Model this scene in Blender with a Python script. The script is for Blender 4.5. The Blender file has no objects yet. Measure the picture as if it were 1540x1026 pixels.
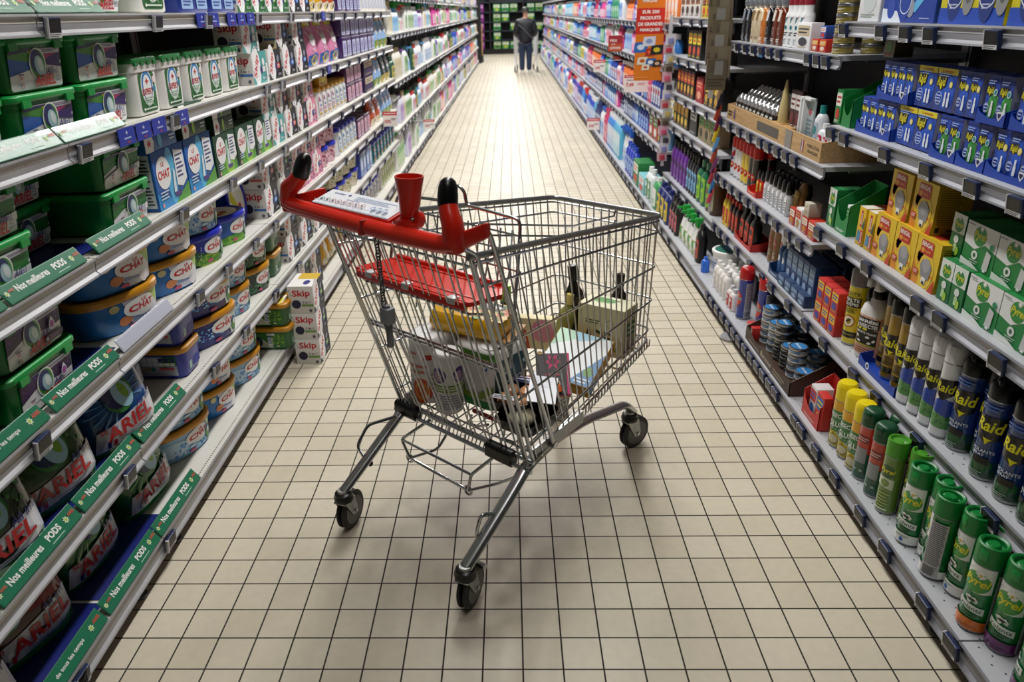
# Supermarket detergent aisle with an abandoned trolley. Metres; the camera stands over the origin, +y runs down the aisle.
CAM_H = 1.50969979
ROT_R = (.9993731877779763, .02412805560797554, -.025904989539933244)
ROT_U = (.014587499629998162, .38607285717224843, .9223529442731788)
ROT_F = (-.03225579645630246, .9221526912000177, -.38547889398452734)
TILE_X, TILE_Y = .0144141, .0567261
EXPOSURE = 0.0
LAMP_W = 57.0
BANNER = (.955, 1.165, 5.95, .985, 1.62)
KRAFT = (1.07, 4.09, 1.10)
CLOTHS = (1.118, 4.15, .47)
BLIST = (1.13, 5.52, .45)
PROMOS = [(1, 1.89, 1), (1, 1.58, 1), (2, 1.875, 1), (2, 1.57, 1), (3, 1.905, 1), (3, 1.55, 1), (3, 1.24, 0), (4, 1.59, 1), (4, 1.27, 0), (5, 1.9, 1), (5, 1.59, 1), (5, 1.28, 1), (5, .97, 0), (6, 1.88, 1), (6, 1.575, 1), (6, 1.265, 0), (6, .95, 1)]
MATS_ = [(3, 1.6, 1.86), (4, 1.64, 1.8), (5, 1.35, 1.7), (6, 1.2, 1.47), (6, 1.48, 1.84)]
FLAGS = [(1, 2.66), (1, 2.77), (1, 2.95), (1, 3.06), (1, 3.17), (1, 4.44), (2, 2.0), (2, 2.1), (2, 2.2), (2, 2.37), (2, 4.45)]
POSTERS = [(-.985, 6.25, .645, .12, .12, 'white and red price card under the third detergent shelf beyond the trolley', 'half'),
           (-.87, 8.2, .34, .12, .1, 'white and red price card low on the softener shelving', 'half'),
           (1.07, 7.9, 1.1, .14, .15, 'dark red and orange price square beside a white cone', 'week'),
           (1.09, 6.6, .835, .22, .14, 'white price card with a red seven under the banner', 'seven'),
           (.93, 8.0, .9, .12, .12, 'pink and white price card on the third cleaner shelf', 'half'),
           (.95, 8.6, .23, .14, .13, 'red and white price card low on the cleaner shelving', 'half')]
import bpy, bmesh, math, random
from math import sin, cos, pi, radians, sqrt, atan2
from mathutils import Vector, Matrix
SC = bpy.context.scene
COL = SC.collection
RND = random.Random(7)

# ---------------------------------------------------------------- materials
def lin(c):
    return tuple((v/12.92 if v <= .04045 else ((v+.055)/1.055)**2.4) for v in c)
def hexc(h):
    if len(h) == 3: h = ''.join(c*2 for c in h)
    return lin(tuple(int(h[i:i+2], 16)/255 for i in (0, 2, 4)))
MATS = {}
def mat(h, rough=.4, metal=0.0, spec=.5, trans=0.0, coat=0.0, emit=0.0, name=None):
    k = (h, rough, metal, spec, trans, coat, emit)
    if k in MATS:
        return MATS[k]
    m = bpy.data.materials.new(name or 'surface_' + h)
    m.use_nodes = True
    b = m.node_tree.nodes['Principled BSDF']
    c = hexc(h)
    b.inputs['Base Color'].default_value = (*c, 1)
    b.inputs['Roughness'].default_value = rough
    b.inputs['Metallic'].default_value = metal
    b.inputs['Specular IOR Level'].default_value = spec
    b.inputs['Transmission Weight'].default_value = trans
    b.inputs['Coat Weight'].default_value = coat
    if emit:
        b.inputs['Emission Color'].default_value = (*c, 1)
        b.inputs['Emission Strength'].default_value = emit
    MATS[k] = m
    return m
def P(h): return mat(h, .33)            # moulded plastic
def K(h): return mat(h, .5)             # printed card
def G(h): return mat(h, .18, coat=.3)   # glossy film or lacquered tin
def noisy(name, h1, h2, scale=8, rough=.5, metal=0.0, stretch=(1, 1, 1), bump=0.0, detail=4, r2=None):
    m = bpy.data.materials.new(name)
    m.use_nodes = True
    nt = m.node_tree
    b = nt.nodes['Principled BSDF']
    b.inputs['Metallic'].default_value = metal
    b.inputs['Roughness'].default_value = rough
    tc = nt.nodes.new('ShaderNodeTexCoord')
    mp = nt.nodes.new('ShaderNodeMapping')
    mp.inputs['Scale'].default_value = stretch
    nz = nt.nodes.new('ShaderNodeTexNoise')
    nz.inputs['Scale'].default_value = scale
    nz.inputs['Detail'].default_value = detail
    rp = nt.nodes.new('ShaderNodeValToRGB')
    rp.color_ramp.elements[0].position = .3
    rp.color_ramp.elements[1].position = .7
    rp.color_ramp.elements[0].color = (*hexc(h1), 1)
    rp.color_ramp.elements[1].color = (*hexc(h2), 1)
    nt.links.new(tc.outputs['Object'], mp.inputs['Vector'])
    nt.links.new(mp.outputs['Vector'], nz.inputs['Vector'])
    nt.links.new(nz.outputs['Fac'], rp.inputs['Fac'])
    nt.links.new(rp.outputs['Color'], b.inputs['Base Color'])
    if bump:
        bp = nt.nodes.new('ShaderNodeBump')
        bp.inputs['Strength'].default_value = bump
        bp.inputs['Distance'].default_value = .004
        nt.links.new(nz.outputs['Fac'], bp.inputs['Height'])
        nt.links.new(bp.outputs['Normal'], b.inputs['Normal'])
    return m

CHROME = mat('babdc0', .22, 1.0, name='zinc_plated_wire')
TUBE = mat('c2c4c6', .27, 1.0, name='polished_steel_tube')
STEEL = noisy('galvanised_steel', '8d8f90', 'a9abac', 30, .38, .85, (1, 12, 1))
SHELFM = mat('d9d7cf', .45, name='enamelled_shelf')
SHELFG = mat('b9bbc0', .4, name='grey_enamelled_shelf')
ALU = noisy('brushed_price_rail', '98979b', 'b2b2b6', 40, .45, .15, (1, .15, 1))
ALUG = noisy('grey_price_rail', '8a8b92', '9a9ba3', 30, .5, .1, (1, .15, 1))
DARK = mat('17181b', .6, name='dark_back_panel')
BLACK = mat('0b0b0d', .3, name='black_plastic')
RUBBER = mat('222326', .6, name='rubber')
REDP = mat('cf2310', .3, coat=.2, name='red_cart_plastic')
WHITE = 'f2f1ee'

# ---------------------------------------------------------------- mesh builder
class MB:
    def __init__(s):
        s.bm = bmesh.new(); s.mats = []
    def mi(s, m):
        if m not in s.mats: s.mats.append(m)
        return s.mats.index(m)
    def face(s, vs, m):
        try:
            f = s.bm.faces.new(vs); f.material_index = s.mi(m); f.smooth = True
            return f
        except ValueError:
            return None
    def grid(s, rings, m, cap0=True, cap1=True, closed=True, mcap=None):
        vr = [[s.bm.verts.new(p) for p in r] for r in rings]
        n = len(vr[0])
        for a, b in zip(vr, vr[1:]):
            for i in range(n if closed else n-1):
                j = (i+1) % n
                s.face((a[i], a[j], b[j], b[i]), m)
        if cap0: s.face(vr[0][::-1], mcap or m)
        if cap1: s.face(vr[-1], mcap or m)
        return vr
    def box(s, x0, y0, z0, x1, y1, z1, m, M=None):
        c = [(x0, y0), (x1, y0), (x1, y1), (x0, y1)]
        r = [[Vector((x, y, z)) for x, y in c] for z in (z0, z1)]
        if M: r = [[M @ p for p in q] for q in r]
        vr = s.grid(r, m)
        return vr
    def rbox(s, x0, y0, z0, x1, y1, z1, m, r=.004, k=2, M=None):
        cx, cy, w, d = (x0+x1)/2, (y0+y1)/2, x1-x0, y1-y0
        r = min(r, w/2.01, d/2.01, (z1-z0)/2.01)
        zs = [(z0, -r), (z0+.3*r, -.3*r), (z0+r, 0), (z1-r, 0), (z1-.3*r, -.3*r), (z1, -r)]
        rings = [rrect(cx, cy, z, w+2*o, d+2*o, max(r+o, .0005)+.0005, k) for z, o in zs]
        if M: rings = [[M @ p for p in q] for q in rings]
        s.grid(rings, m)
    def loft(s, secs, m, k=3, cap0=True, cap1=True, M=None, mcap=None):
        rings = []
        for q in secs:
            z, w, d = q[:3]; r = q[3] if len(q) > 3 else min(w, d)*.2
            cx, cy = (q[4], q[5]) if len(q) > 5 else (0, 0)
            rings.append(rrect(cx, cy, z, w, d, min(r, w/2.001, d/2.001), k))
        if M: rings = [[M @ p for p in q] for q in rings]
        s.grid(rings, m, cap0, cap1, mcap=mcap)
    def sell(s, secs, m, n=32, p=2.0, cap0=True, cap1=True, M=None):
        rings = []
        for q in secs:
            z, a, b = q[:3]; cx, cy = (q[3], q[4]) if len(q) > 4 else (0, 0)
            rings.append([Vector((cx+a*sg(sin(t))*abs(sin(t))**(2/p), cy-b*sg(cos(t))*abs(cos(t))**(2/p), z)) for t in [2*pi*i/n for i in range(n)]])
        if M: rings = [[M @ p_ for p_ in q] for q in rings]
        s.grid(rings, m, cap0, cap1)
    def lathe(s, prof, m, n=24, cap0=True, cap1=True, M=None, cx=0, cy=0):
        s.sell([(z, r, r, cx, cy) for r, z in prof], m, n, 2, cap0, cap1, M)
    def tube(s, pts, r, m, n=8, closed=False, flat=None):
        pts = [Vector(p) for p in pts]
        N = len(pts); rings = []; up = None
        for i, p in enumerate(pts):
            if closed: t = pts[(i+1) % N]-pts[i-1]
            else: t = pts[min(i+1, N-1)]-pts[max(i-1, 0)]
            t.normalize()
            if up is None:
                a = Vector((0, 0, 1)) if abs(t.z) < .9 else Vector((0, 1, 0))
                up = (a-t*a.dot(t)).normalized()
            else:
                up = (up-t*up.dot(t)).normalized()
            sd = t.cross(up)
            rr = r[i] if isinstance(r, (list, tuple)) else r
            fl = flat or 1
            rings.append([p+up*rr*cos(2*pi*j/n)+sd*rr*fl*sin(2*pi*j/n) for j in range(n)])
        if closed:
            rings.append(rings[0])
            s.grid(rings, m, False, False)
        else: s.grid(rings, m)
    def prism(s, poly, h0, h1, m, M):
        a = [M @ Vector((x, y, h0)) for x, y in poly]; b = [M @ Vector((x, y, h1)) for x, y in poly]
        s.grid([a, b], m)
    def mesh(s, name, sharp=40, doubles=True):
        if doubles: bmesh.ops.remove_doubles(s.bm, verts=s.bm.verts, dist=1e-5)
        bmesh.ops.recalc_face_normals(s.bm, faces=s.bm.faces)
        me = bpy.data.meshes.new(name)
        s.bm.to_mesh(me); s.bm.free()
        for m in s.mats: me.materials.append(m)
        me.set_sharp_from_angle(angle=radians(sharp))
        return me
def sg(x): return 1 if x >= 0 else -1
def rrect(cx, cy, z, w, d, r, k=3):
    pts = []
    for (sx, sy, a0) in ((1, -1, -pi/2), (1, 1, 0), (-1, 1, pi/2), (-1, -1, pi)):
        ox, oy = cx+sx*(w/2-r), cy+sy*(d/2-r)
        for i in range(k+1):
            a = a0+pi/2*i/k
            pts.append(Vector((ox+r*cos(a), oy+r*sin(a), z)))
    return pts
def arc_pts(pts, rad=.02, k=4):
    """polyline with rounded corners"""
    pts = [Vector(p) for p in pts]; out = [pts[0]]
    for a, b, c in zip(pts, pts[1:], pts[2:]):
        d1 = (a-b); d2 = (c-b); l = min(rad, d1.length*.45, d2.length*.45)
        p, q = b+d1.normalized()*l, b+d2.normalized()*l
        for i in range(k+1):
            t = i/k
            out.append(p*(1-t)**2+b*2*t*(1-t)+q*t*t)
    out.append(pts[-1])
    return out

# ---------------------------------------------------------------- printed artwork
TXT = {}
def text_geo(s, bold):
    k = (s, bold)
    if k in TXT: return TXT[k]
    cu = bpy.data.curves.new('lettering', 'FONT')
    cu.body = s; cu.size = 1; cu.offset = bold*.45; cu.resolution_u = 2
    cu.fill_mode = 'FRONT'
    ob = bpy.data.objects.new('lettering', cu); COL.objects.link(ob)
    me = bpy.data.meshes.new_from_object(ob)
    vs = [(v.co.x, v.co.y) for v in me.vertices]
    fs = [tuple(p.vertices) for p in me.polygons]
    bpy.data.objects.remove(ob); bpy.data.curves.remove(cu); bpy.data.meshes.remove(me)
    if vs:
        x0, x1 = min(v[0] for v in vs), max(v[0] for v in vs)
        y0, y1 = min(v[1] for v in vs), max(v[1] for v in vs)
    else: x0 = x1 = y0 = y1 = 0
    TXT[k] = (vs, fs, x0, x1, y0, y1)
    return TXT[k]
class Art:
    def __init__(s, fn, step=0.0, eps=.00025, base=.0004):
        s.bm = bmesh.new(); s.mats = []; s.fn = fn; s.step = step; s.z = base; s.eps = eps
    def mi(s, m):
        if isinstance(m, str): m = K(m)
        if m not in s.mats: s.mats.append(m)
        return s.mats.index(m)
    def poly(s, pts, m):
        f = s.bm.faces.new([s.bm.verts.new((x, y, s.z)) for x, y in pts]); f.material_index = s.mi(m); s.z += s.eps
        return s
    def rect(s, x0, y0, x1, y1, m): return s.poly([(x0, y0), (x1, y0), (x1, y1), (x0, y1)], m)
    def rr(s, x0, y0, x1, y1, r, m):
        return s.poly([(p.x, p.y) for p in rrect((x0+x1)/2, (y0+y1)/2, 0, x1-x0, y1-y0, min(r, abs(x1-x0)/2.01, abs(y1-y0)/2.01), 3)], m)
    def ell(s, cx, cy, rx, ry, m, rot=0, n=20, a0=0, a1=2*pi):
        full = abs(a1-a0) > 6.28
        ts = [a0+(a1-a0)*i/(n if full else n-1) for i in range(n)]
        c, d = cos(rot), sin(rot)
        return s.poly([(cx+rx*cos(t)*c-ry*sin(t)*d, cy+rx*cos(t)*d+ry*sin(t)*c) for t in ts], m)
    def ring(s, cx, cy, r0, r1, m, n=20):
        for i in range(n):
            a, b = 2*pi*i/n, 2*pi*(i+1)/n
            f = s.bm.faces.new([s.bm.verts.new((cx+r*cos(t), cy+r*sin(t), s.z)) for r, t in ((r0, a), (r1, a), (r1, b), (r0, b))])
            f.material_index = s.mi(m)
        s.z += s.eps
        return s
    def star(s, cx, cy, r0, r1, n, m, rot=0):
        return s.poly([(cx+(r1 if i % 2 else r0)*cos(rot+pi*i/n), cy+(r1 if i % 2 else r0)*sin(rot+pi*i/n)) for i in range(2*n)], m)
    def txt(s, t, cx, cy, h, m, w=None, sh=0.0, rot=0.0, bold=.02, al='c'):
        vs, fs, x0, x1, y0, y1 = text_geo(t, bold)
        if not vs: return s
        k = h/(y1-y0 if y1 > y0 else 1); kx = k if w is None else w/(x1-x0)
        c, d = cos(rot), sin(rot); out = []
        ax = {'c': (x0+x1)/2, 'l': x0, 'r': x1}[al]
        for x, y in vs:
            X = (x-ax)*kx; Y = (y-(y0+y1)/2)*k; X += Y*sh
            out.append(s.bm.verts.new((cx+X*c-Y*d, cy+X*d+Y*c, s.z)))
        i = s.mi(m)
        for f in fs:
            try:
                q = s.bm.faces.new([out[j] for j in f]); q.material_index = i
            except ValueError: pass
        s.z += s.eps
        return s
    def bars(s, x0, y0, x1, y1, n, m, ragged=.25):
        h = (y1-y0)/n; i = s.mi(m)
        for q in range(n):
            e = x1-(x1-x0)*ragged*((q*37) % 10)/10
            f = s.bm.faces.new([s.bm.verts.new((x, y, s.z)) for x, y in ((x0, y1-(q+.75)*h), (e, y1-(q+.75)*h), (e, y1-(q+.3)*h), (x0, y1-(q+.3)*h))])
            f.material_index = i
        s.z += s.eps
        return s
    def dots(s, x0, y0, x1, y1, n, r, m, seed=1):
        R = random.Random(seed); i = s.mi(m)
        for q in range(n):
            cx, cy, rr_ = R.uniform(x0, x1), R.uniform(y0, y1), r*R.uniform(.4, 1.2)
            f = s.bm.faces.new([s.bm.verts.new((cx+rr_*cos(2*pi*j/6), cy+rr_*sin(2*pi*j/6), s.z)) for j in range(6)])
            f.material_index = i
        s.z += s.eps
        return s
    def mesh(s, name):
        bm = s.bm
        if s.step:
            bmesh.ops.triangulate(bm, faces=[f for f in bm.faces if len(f.verts) > 4])
            xs = [v.co.x for v in bm.verts]
            x = math.ceil(min(xs)/s.step)*s.step
            while x < max(xs):
                bmesh.ops.bisect_plane(bm, geom=bm.verts[:]+bm.edges[:]+bm.faces[:], plane_co=(x, 0, 0), plane_no=(1, 0, 0), dist=1e-6)
                x += s.step
        for v in bm.verts: v.co = s.fn(v.co.x, v.co.y, v.co.z)
        me = bpy.data.meshes.new(name)
        bm.to_mesh(me); bm.free()
        for m in s.mats: me.materials.append(m)
        return me
def flat_front(y, z0=0.0, tilt=0.0):
    """artwork on a flat front facing -y; tilt = how far the face leans forward per unit height"""
    return lambda u, v, h: Vector((u, y-h-tilt*v, z0+v))
def flat_side(x, z0=0.0, tilt=0.0):
    return lambda u, v, h: Vector((x-h-tilt*v, -u, z0+v))
def flat_top(z):
    return lambda u, v, h: Vector((u, v, z+h))
def wrap(a, b=None, p=2.0, z0=0.0, grow=0.0):
    b = b or a
    def fn(u, v, h):
        f = u/((a+b)/2)
        A, B = a+h+grow*v, b+h+grow*v
        return Vector((A*sg(sin(f))*abs(sin(f))**(2/p), -B*sg(cos(f))*abs(cos(f))**(2/p), z0+v))
    return fn

# ---------------------------------------------------------------- things
def link(name, me, parent=None, loc=None, rot=None, scale=None):
    o = bpy.data.objects.new(name, me); COL.objects.link(o)
    if parent: o.parent = parent
    if loc is not None: o.location = loc
    if rot is not None: o.rotation_euler = rot
    if scale is not None: o.scale = scale
    return o
def tag(o, label, cat, group=None, kind=None):
    if label: o['label'] = label
    if cat: o['category'] = cat
    if group: o['group'] = group
    if kind: o['kind'] = kind
    return o
def empty(name, loc, rot=(0, 0, 0), scale=None):
    return link(name, None, None, loc, rot, scale)
def struct(name, me, loc=None):
    o = link(name, me, None, loc); o['kind'] = 'structure'; return o
PROTO = {}
def proto(name, *args):
    k = (name,)+args
    if k not in PROTO: PROTO[k] = globals()['p_'+name](*args)
    return PROTO[k]
def inst(kind, parts, loc, rz=0.0, scale=None, rot=None):
    """one thing: an Empty at its base with a copy of each part and sub-part of its prototype"""
    if len(parts) == 1 and len(parts[0]) < 3:
        o = link(kind, parts[0][1], None, loc, rot or (0, 0, rz), scale)
        return o
    r = empty(kind, loc, rot or (0, 0, rz), scale)
    for p in parts:
        c = link(p[0], p[1], r)
        for q in (p[2] if len(p) > 2 else []): link(q[0], q[1], c)
    return r
ORD = 'first second third fourth fifth sixth seventh eighth ninth tenth eleventh twelfth thirteenth fourteenth fifteenth sixteenth seventeenth eighteenth nineteenth twentieth'.split()
TENS = {2: 'twenty', 3: 'thirty', 4: 'forty', 5: 'fifty', 6: 'sixty', 7: 'seventy', 8: 'eighty', 9: 'ninety'}
def ordw(n):
    if n <= 20: return ORD[n-1]
    t, u = divmod(n, 10)
    if u == 0: return TENS[t][:-1]+'ieth'
    return TENS[t]+'-'+ORD[u-1]
PENDING = {}
def shelved(o, desc, cat, where, y, tier=0, ntier=1, group=None):
    """remember a shelf item; its label is written once all its look-alikes on that shelf are known"""
    o['category'] = cat
    PENDING.setdefault((desc, where), []).append((o, y, tier, ntier, cat))
def finish_labels():
    for (desc, where), L in PENDING.items():
        L.sort(key=lambda q: (q[1], q[2]))
        if len(L) == 1:
            L[0][0]['label'] = f'{desc} on the {where}'
            continue
        ys = []
        for q in L:
            if not ys or q[1]-ys[-1] > .012: ys.append(q[1])
        cnt = {}
        for q in L:
            o, y, t, nt, cat = q
            i = min(range(len(ys)), key=lambda j: abs(ys[j]-y))
            key = (i, t)
            cnt[key] = cnt.get(key, 0)+1
            row = '' if cnt[key] == 1 else ', behind'
            tn = '' if nt < 2 else (', lower' if t == 0 else ', upper') if nt == 2 else ', '+('bottom', 'middle', 'top')[min(t, 2)]
            pos = '' if len(ys) == 1 else f', {ordw(i+1)} from near end'
            o['label'] = f'{desc}{pos}{tn}{row}, {where}'
            o['group'] = f'{desc} items on the {where}'
# ---------------------------------------------------------------- detergent packs
def ariel_art(A, w, h, v):
    """pod tub front label, w x h, centred on x, from y=0"""
    x = w/2; g = {'c': 'f0f0f2', 'g': 'f0f0f2', 'p': 'f0f0f2', 'd': 'f0f0f2'}[v]
    A.rr(-x, 0, x, h, .008, g)
    top = [(-x, h*.42), (-x*.35, h*.62), (x*.35, h*.5), (x, h*.42), (x, h*.96), (-x, h*.96)]
    cx, cy = (-.05*w if v in 'dp' else .02*w), h*.62
    if v == 'c':
        A.poly([(-x, h*.36), (cx-.01, h*.52), (cx, cy), (-x, h*.8)], '1f5fb4')
        A.poly([(-x, h*.8), (cx, cy), (-x*.3, h*.97), (-x, h*.97)], '3c8a2e')
        A.poly([(-x*.3, h*.97), (cx, cy), (0, h*.97)], 'c9c02f')
        A.poly([(0, h*.97), (cx, cy), (x, h*.9), (x, h*.97)], 'a8336f')
        A.poly([(cx, cy), (x, h*.48), (x, h*.9)], '36206b')
    else:
        A.poly(top, {'g': '14762f', 'p': '3a1750', 'd': '102a33'}[v])
        if v == 'g':
            for i in range(12):
                t = .25+i*2*pi/12
                A.poly([(cx+.02*cos(t), cy+.02*sin(t)), (cx+(.035+.012*(i % 3))*cos(t-.05), cy+(.026+.004*(i % 2))*sin(t-.05)), (cx+(.035+.012*(i % 3))*cos(t+.05), cy+(.026+.004*(i % 2))*sin(t+.05))], '4fa552')
        else:
            A.dots(-x*.95, h*.6, x*.95, h*.93, 26, .0035, '6a3f86' if v == 'p' else '2c6f74', 5)
        A.poly([(-x, h*.34), (-x*.3, h*.5), (x*.4, h*.44), (x, h*.5), (x, h*.3), (-x, h*.2)], g)
    A.poly([(-x*.98, h*.88), (0, h*.97), (0, h*.99), (-x*.98, h*.99)], '251a5c')
    A.rr(-.02*w, h*.86, x*.96, h*.99, .003, 'c6c4d2')
    A.bars(.02*w, h*.89, x*.85, h*.97, 2, '55536c')
    # capsule emblem
    A.ell(cx, cy, .031, .034, 'eef6ee', .25).ell(cx, cy, .027, .031, '3e8e36', .25)
    A.ell(cx-.004, cy+.005, .022, .0255, '1d2566', .35).ell(cx+.005, cy-.004, .016, .0225, 'a9d2dc', .45).ell(cx+.008, cy-.002, .009, .016, 'e2f0f2', .45)
    A.txt('All', cx+.042, h*.42, .016, '2a2f78', bold=.03, sh=.15).txt('in1', cx+.062, h*.42, .013, '3a55a8', bold=.02, sh=.15)
    A.txt('ARIEL', cx+.022, h*.2, .024, 'c4141f', w=.078, sh=.22, bold=.06)
    A.bars(cx-.015, h*.05, cx+.055, h*.09, 1, '9a3038', 0)
    A.rect(-x*.72, h*.1, -x*.68, h*.18, '2a3a86').rect(-x*.64, h*.1, -x*.6, h*.18, 'c2303a').bars(-x*.75, h*.04, -x*.56, h*.09, 2, '7d8298')
    A.txt('50', -x*.68, h*.32, .009, 'c2303a', bold=.03).rect(-x*.76, h*.38, -x*.58, h*.41, '2a2f78')
    if v in 'cg':
        A.ring(x*.72, h*.3, .005, .0065, '33407c', 5).bars(x*.62, h*.13, x*.84, h*.2, 2, '444a7a')
        A.rect(x*.86, h*.58, x*.9, h*.66, 'd8d8e6')
    else:
        dc = 'b04bb0' if v == 'p' else '3f9aa4'
        A.poly([(x*.6+.011*sin(t)*min(1, (pi-abs(t))*.6), h*.6-.016*cos(t)) for t in [-pi+2*pi*i/18 for i in range(18)]], 'e6eef2')
        A.ell(x*.6, h*.57, .008, .009, dc)
        A.rr(x*.28, h*.12, x, h*.32, .008, '2d1742' if v == 'p' else '2a2d18').txt('+', x*.37, h*.22, .01, WHITE, bold=.02).bars(x*.48, h*.16, x*.9, h*.29, 2, 'b98ac0' if v == 'p' else 'b06a3a')
def p_pod_tub(v):
    m, lm = P('0d7a35'), P('0f9440')
    b = MB(); b.loft([(.002, .222, .205, .02), (.006, .232, .213, .022), (.05, .24, .22, .022), (.088, .246, .226, .022), (.09, .253, .233, .024), (.1, .255, .235, .024)], m, 4)
    l = MB(); l.loft([(.1, .262, .242, .026), (.103, .266, .246, .026), (.112, .266, .246, .026), (.116, .26, .24, .026), (.117, .25, .23, .024), (.114, .245, .226, .022), (.114, .1, .09, .02)], lm, 4)
    l.box(-.1, -.126, .088, -.07, -.12, .104, lm); l.box(.07, -.126, .088, .1, -.12, .104, lm)
    A = Art(flat_front(-.1068, .006, .125)); ariel_art(A, .195, .084, v)
    return [('tub', b.mesh('tub')), ('lid', l.mesh('lid')), ('label_print', A.mesh('label_print'))]
def p_capsule_tub():
    b = MB(); b.loft([(.002, .146, .112, .02), (.006, .156, .12, .022), (.12, .166, .128, .024), (.122, .172, .134, .024), (.145, .174, .136, .024)], P('e9e8e4'), 4)
    l = MB(); l.loft([(.145, .178, .14, .024), (.148, .18, .142, .024), (.156, .18, .142, .024), (.16, .174, .136, .024)], P('1c7a3a'), 4)
    for i in range(4): l.box(-.07+.04*i, -.0725, .138, -.05+.04*i, -.066, .148, P('1c7a3a'))
    A = Art(flat_front(-.0605, .006, .03))
    A.rr(-.052, .004, .052, .112, .012, '23692f').ell(0, .07, .04, .05, 'f1f4f4', 0, 24).ell(0, .075, .034, .042, '3c86c8', 0, 24).ell(0, .07, .026, .036, 'f1f4f4', 0, 24)
    A.star(0, .088, .012, .005, 4, 'c01f2a').txt('EXPERT', -.002, .06, .017, 'c01f2a', w=.066, bold=.05).bars(-.03, .03, .03, .047, 3, 'b9d2bb').star(.041, .066, .011, .008, 4, '2f8fb0')
    A.rr(.036, .082, .05, .1, .003, 'f3dfe0').bars(-.04, .009, .04, .018, 1, 'd5e3d2', 0).ell(-.042, .013, .004, .004, 'e8efe6').dots(-.03, .02, .03, .032, 14, .003, '9ac49c', 3)
    return [('tub', b.mesh('tub')), ('lid', l.mesh('lid')), ('label_print', A.mesh('label_print'))]
def p_skip_box(v):
    """carton with a white tongue on the front; the narrow near side repeats the name"""
    W, D, H = .185, .115, .1285
    b = MB(); b.rbox(-W/2, -D/2, 0, W/2, D/2, H, K('dcdad6'), .002, 1)
    bg, ac = {'k': ('15161f', '3f86d8'), 'r': ('17161d', 'd85a5a'), 't': ('4fa7a6', 'e8f1f1'), 'p': ('e28aa8', '4a4a9a'), 'g': ('1f6a35', '9fd08a'), 'n': ('16203a', '5f9f4a')}[v]
    A = Art(flat_front(-D/2)); x = W/2
    A.rect(-x, 0, x, H, 'eceaf0')
    A.rect(-.005, 0, x, H, bg).poly([(-x, 0), (-x, H*.22), (-x*.5, H*.1), (0, H*.3), (0, 0)], bg)
    A.ell(-.04, H*.56, .048, H*.6, 'f4f4f6', .06, 26) if v != 'p' else A.ell(-.03, H*.6, .05, H*.5, 'f8eef2', 0, 24)
    A.rect(-x, H, x, H*1.12, 'eceaf0') if False else None
    A.txt('Skip', -.042, H*.55, .042, 'd01f26', w=.1, rot=1.1, bold=.05)
    A.ell(.012, H*.42, .014, .018, '2b2f7a').ell(.045, H*.66, .016, .016, '8f93a8' if v in 'krn' else 'f1f1f4').rr(.026, H*.34, .064, H*.52, .004, ac).bars(.03, H*.38, .06, H*.48, 2, WHITE)
    A.bars(.03, H*.1, .085, H*.18, 2, 'c8c8d4').rect(.07, 0, x, H*.6, ac if v == 't' else bg)
    A.dots(-x, 0, x, H*.2, 8, .006, ac if v in 'tpg' else bg, 4)
    S = Art(flat_side(-x)); d = D/2
    S.txt('Skip', .004, H*.72, .04, 'c5222a', w=.082, bold=.06, rot=.04).dots(-d*.9, H*.6, -d*.7, H*.9, 4, .003, '333333', 2)
    S.ell(-.022, H*.34, .021, .021, '23233f').txt('3 en 1', .024, H*.42, .011, '2f3350', bold=.03).rect(.002, H*.26, d*.96, H*.34, {'r': 'd06b5a', 'n': '6f9a4e'}.get(v, '3f6fae')).star(.04, H*.1, .009, .006, 6, '54566a')
    T = Art(flat_top(H)); T.rect(-x, -d, x, d, 'e9e7e4').rect(.01, -d, x, d*.6, 'cfae2e' if v in 'nr' else '2b2c38').ell(-.035, -.02, .03, .015, '2b2f7a')
    return [('carton', b.mesh('carton')), ('front_print', A.mesh('front_print')), ('side_print', S.mesh('side_print')), ('top_print', T.mesh('top_print'))]
def p_dish_box(v):
    """upright carton of dishwasher tablets"""
    W, D, H = .2, .075, .178 if v == 'b' else .15
    b = MB(); b.rbox(-W/2, -D/2, 0, W/2, D/2, H, K('1b62b4' if v == 'b' else '17402a'), .002, 1)
    A = Art(flat_front(-D/2)); x = W/2
    if v == 'b':
        A.poly([(-x, 0), (x, 0), (x, H*.2), (0, H*.1), (-x, H*.3)], '2a8fd0').ell(.0, H*.5, .03, H*.5, '57b4e2').poly([(0, 0), (x, 0), (x, H*.28), (.03, H*.1)], '5a9d3c')
    else:
        A.ell(.01, H*.1, .08, H*.3, '4f9a2f').ell(.02, H*.2, .04, H*.25, '8fc23a').poly([(-.01, H*.1), (.005, H*.8), (.02, H*.8), (.035, H*.1)], 'a5cfae')
    A.ell(-.045, H*.6, .042, .05, 'f3f3f3').txt('LE', -.045, H*.75, .013, 'cb1d27', bold=.05).txt('CHAT', -.045, H*.58, .026, 'cb1d27', w=.07, bold=.06, sh=.1)
    A.poly([(.025, H*.3), (.06, H*.24), (x*.92, H*.35), (x*.88, H*.86), (.03, H*.92)], 'eef0f4').bars(.035, H*.4, .083, H*.84, 6, '4a4a84', .5)
    A.poly([(-.002, H*.2), (.01, H*.62), (.02, H*.55), (.012, H*.16)], 'e6f0fa').bars(-x*.85, H*.16, -x*.35, H*.32, 3, 'cfe0f2').ell(-x*.8, H*.08, .006, .007, 'e6a0a8').rect(-.0, H*.12, .04, H*.2, '553f86')
    S = Art(flat_side(-x)); S.rect(-D*.4, H*.06, D*.4, H*.96, 'dfe3ea' if v == 'b' else '24503a').bars(-D*.32, H*.1, D*.34, H*.9, 14, '3f4658' if v == 'b' else '9ab8a2')
    return [('carton', b.mesh('carton')), ('front_print', A.mesh('front_print')), ('side_print', S.mesh('side_print'))]
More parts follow.
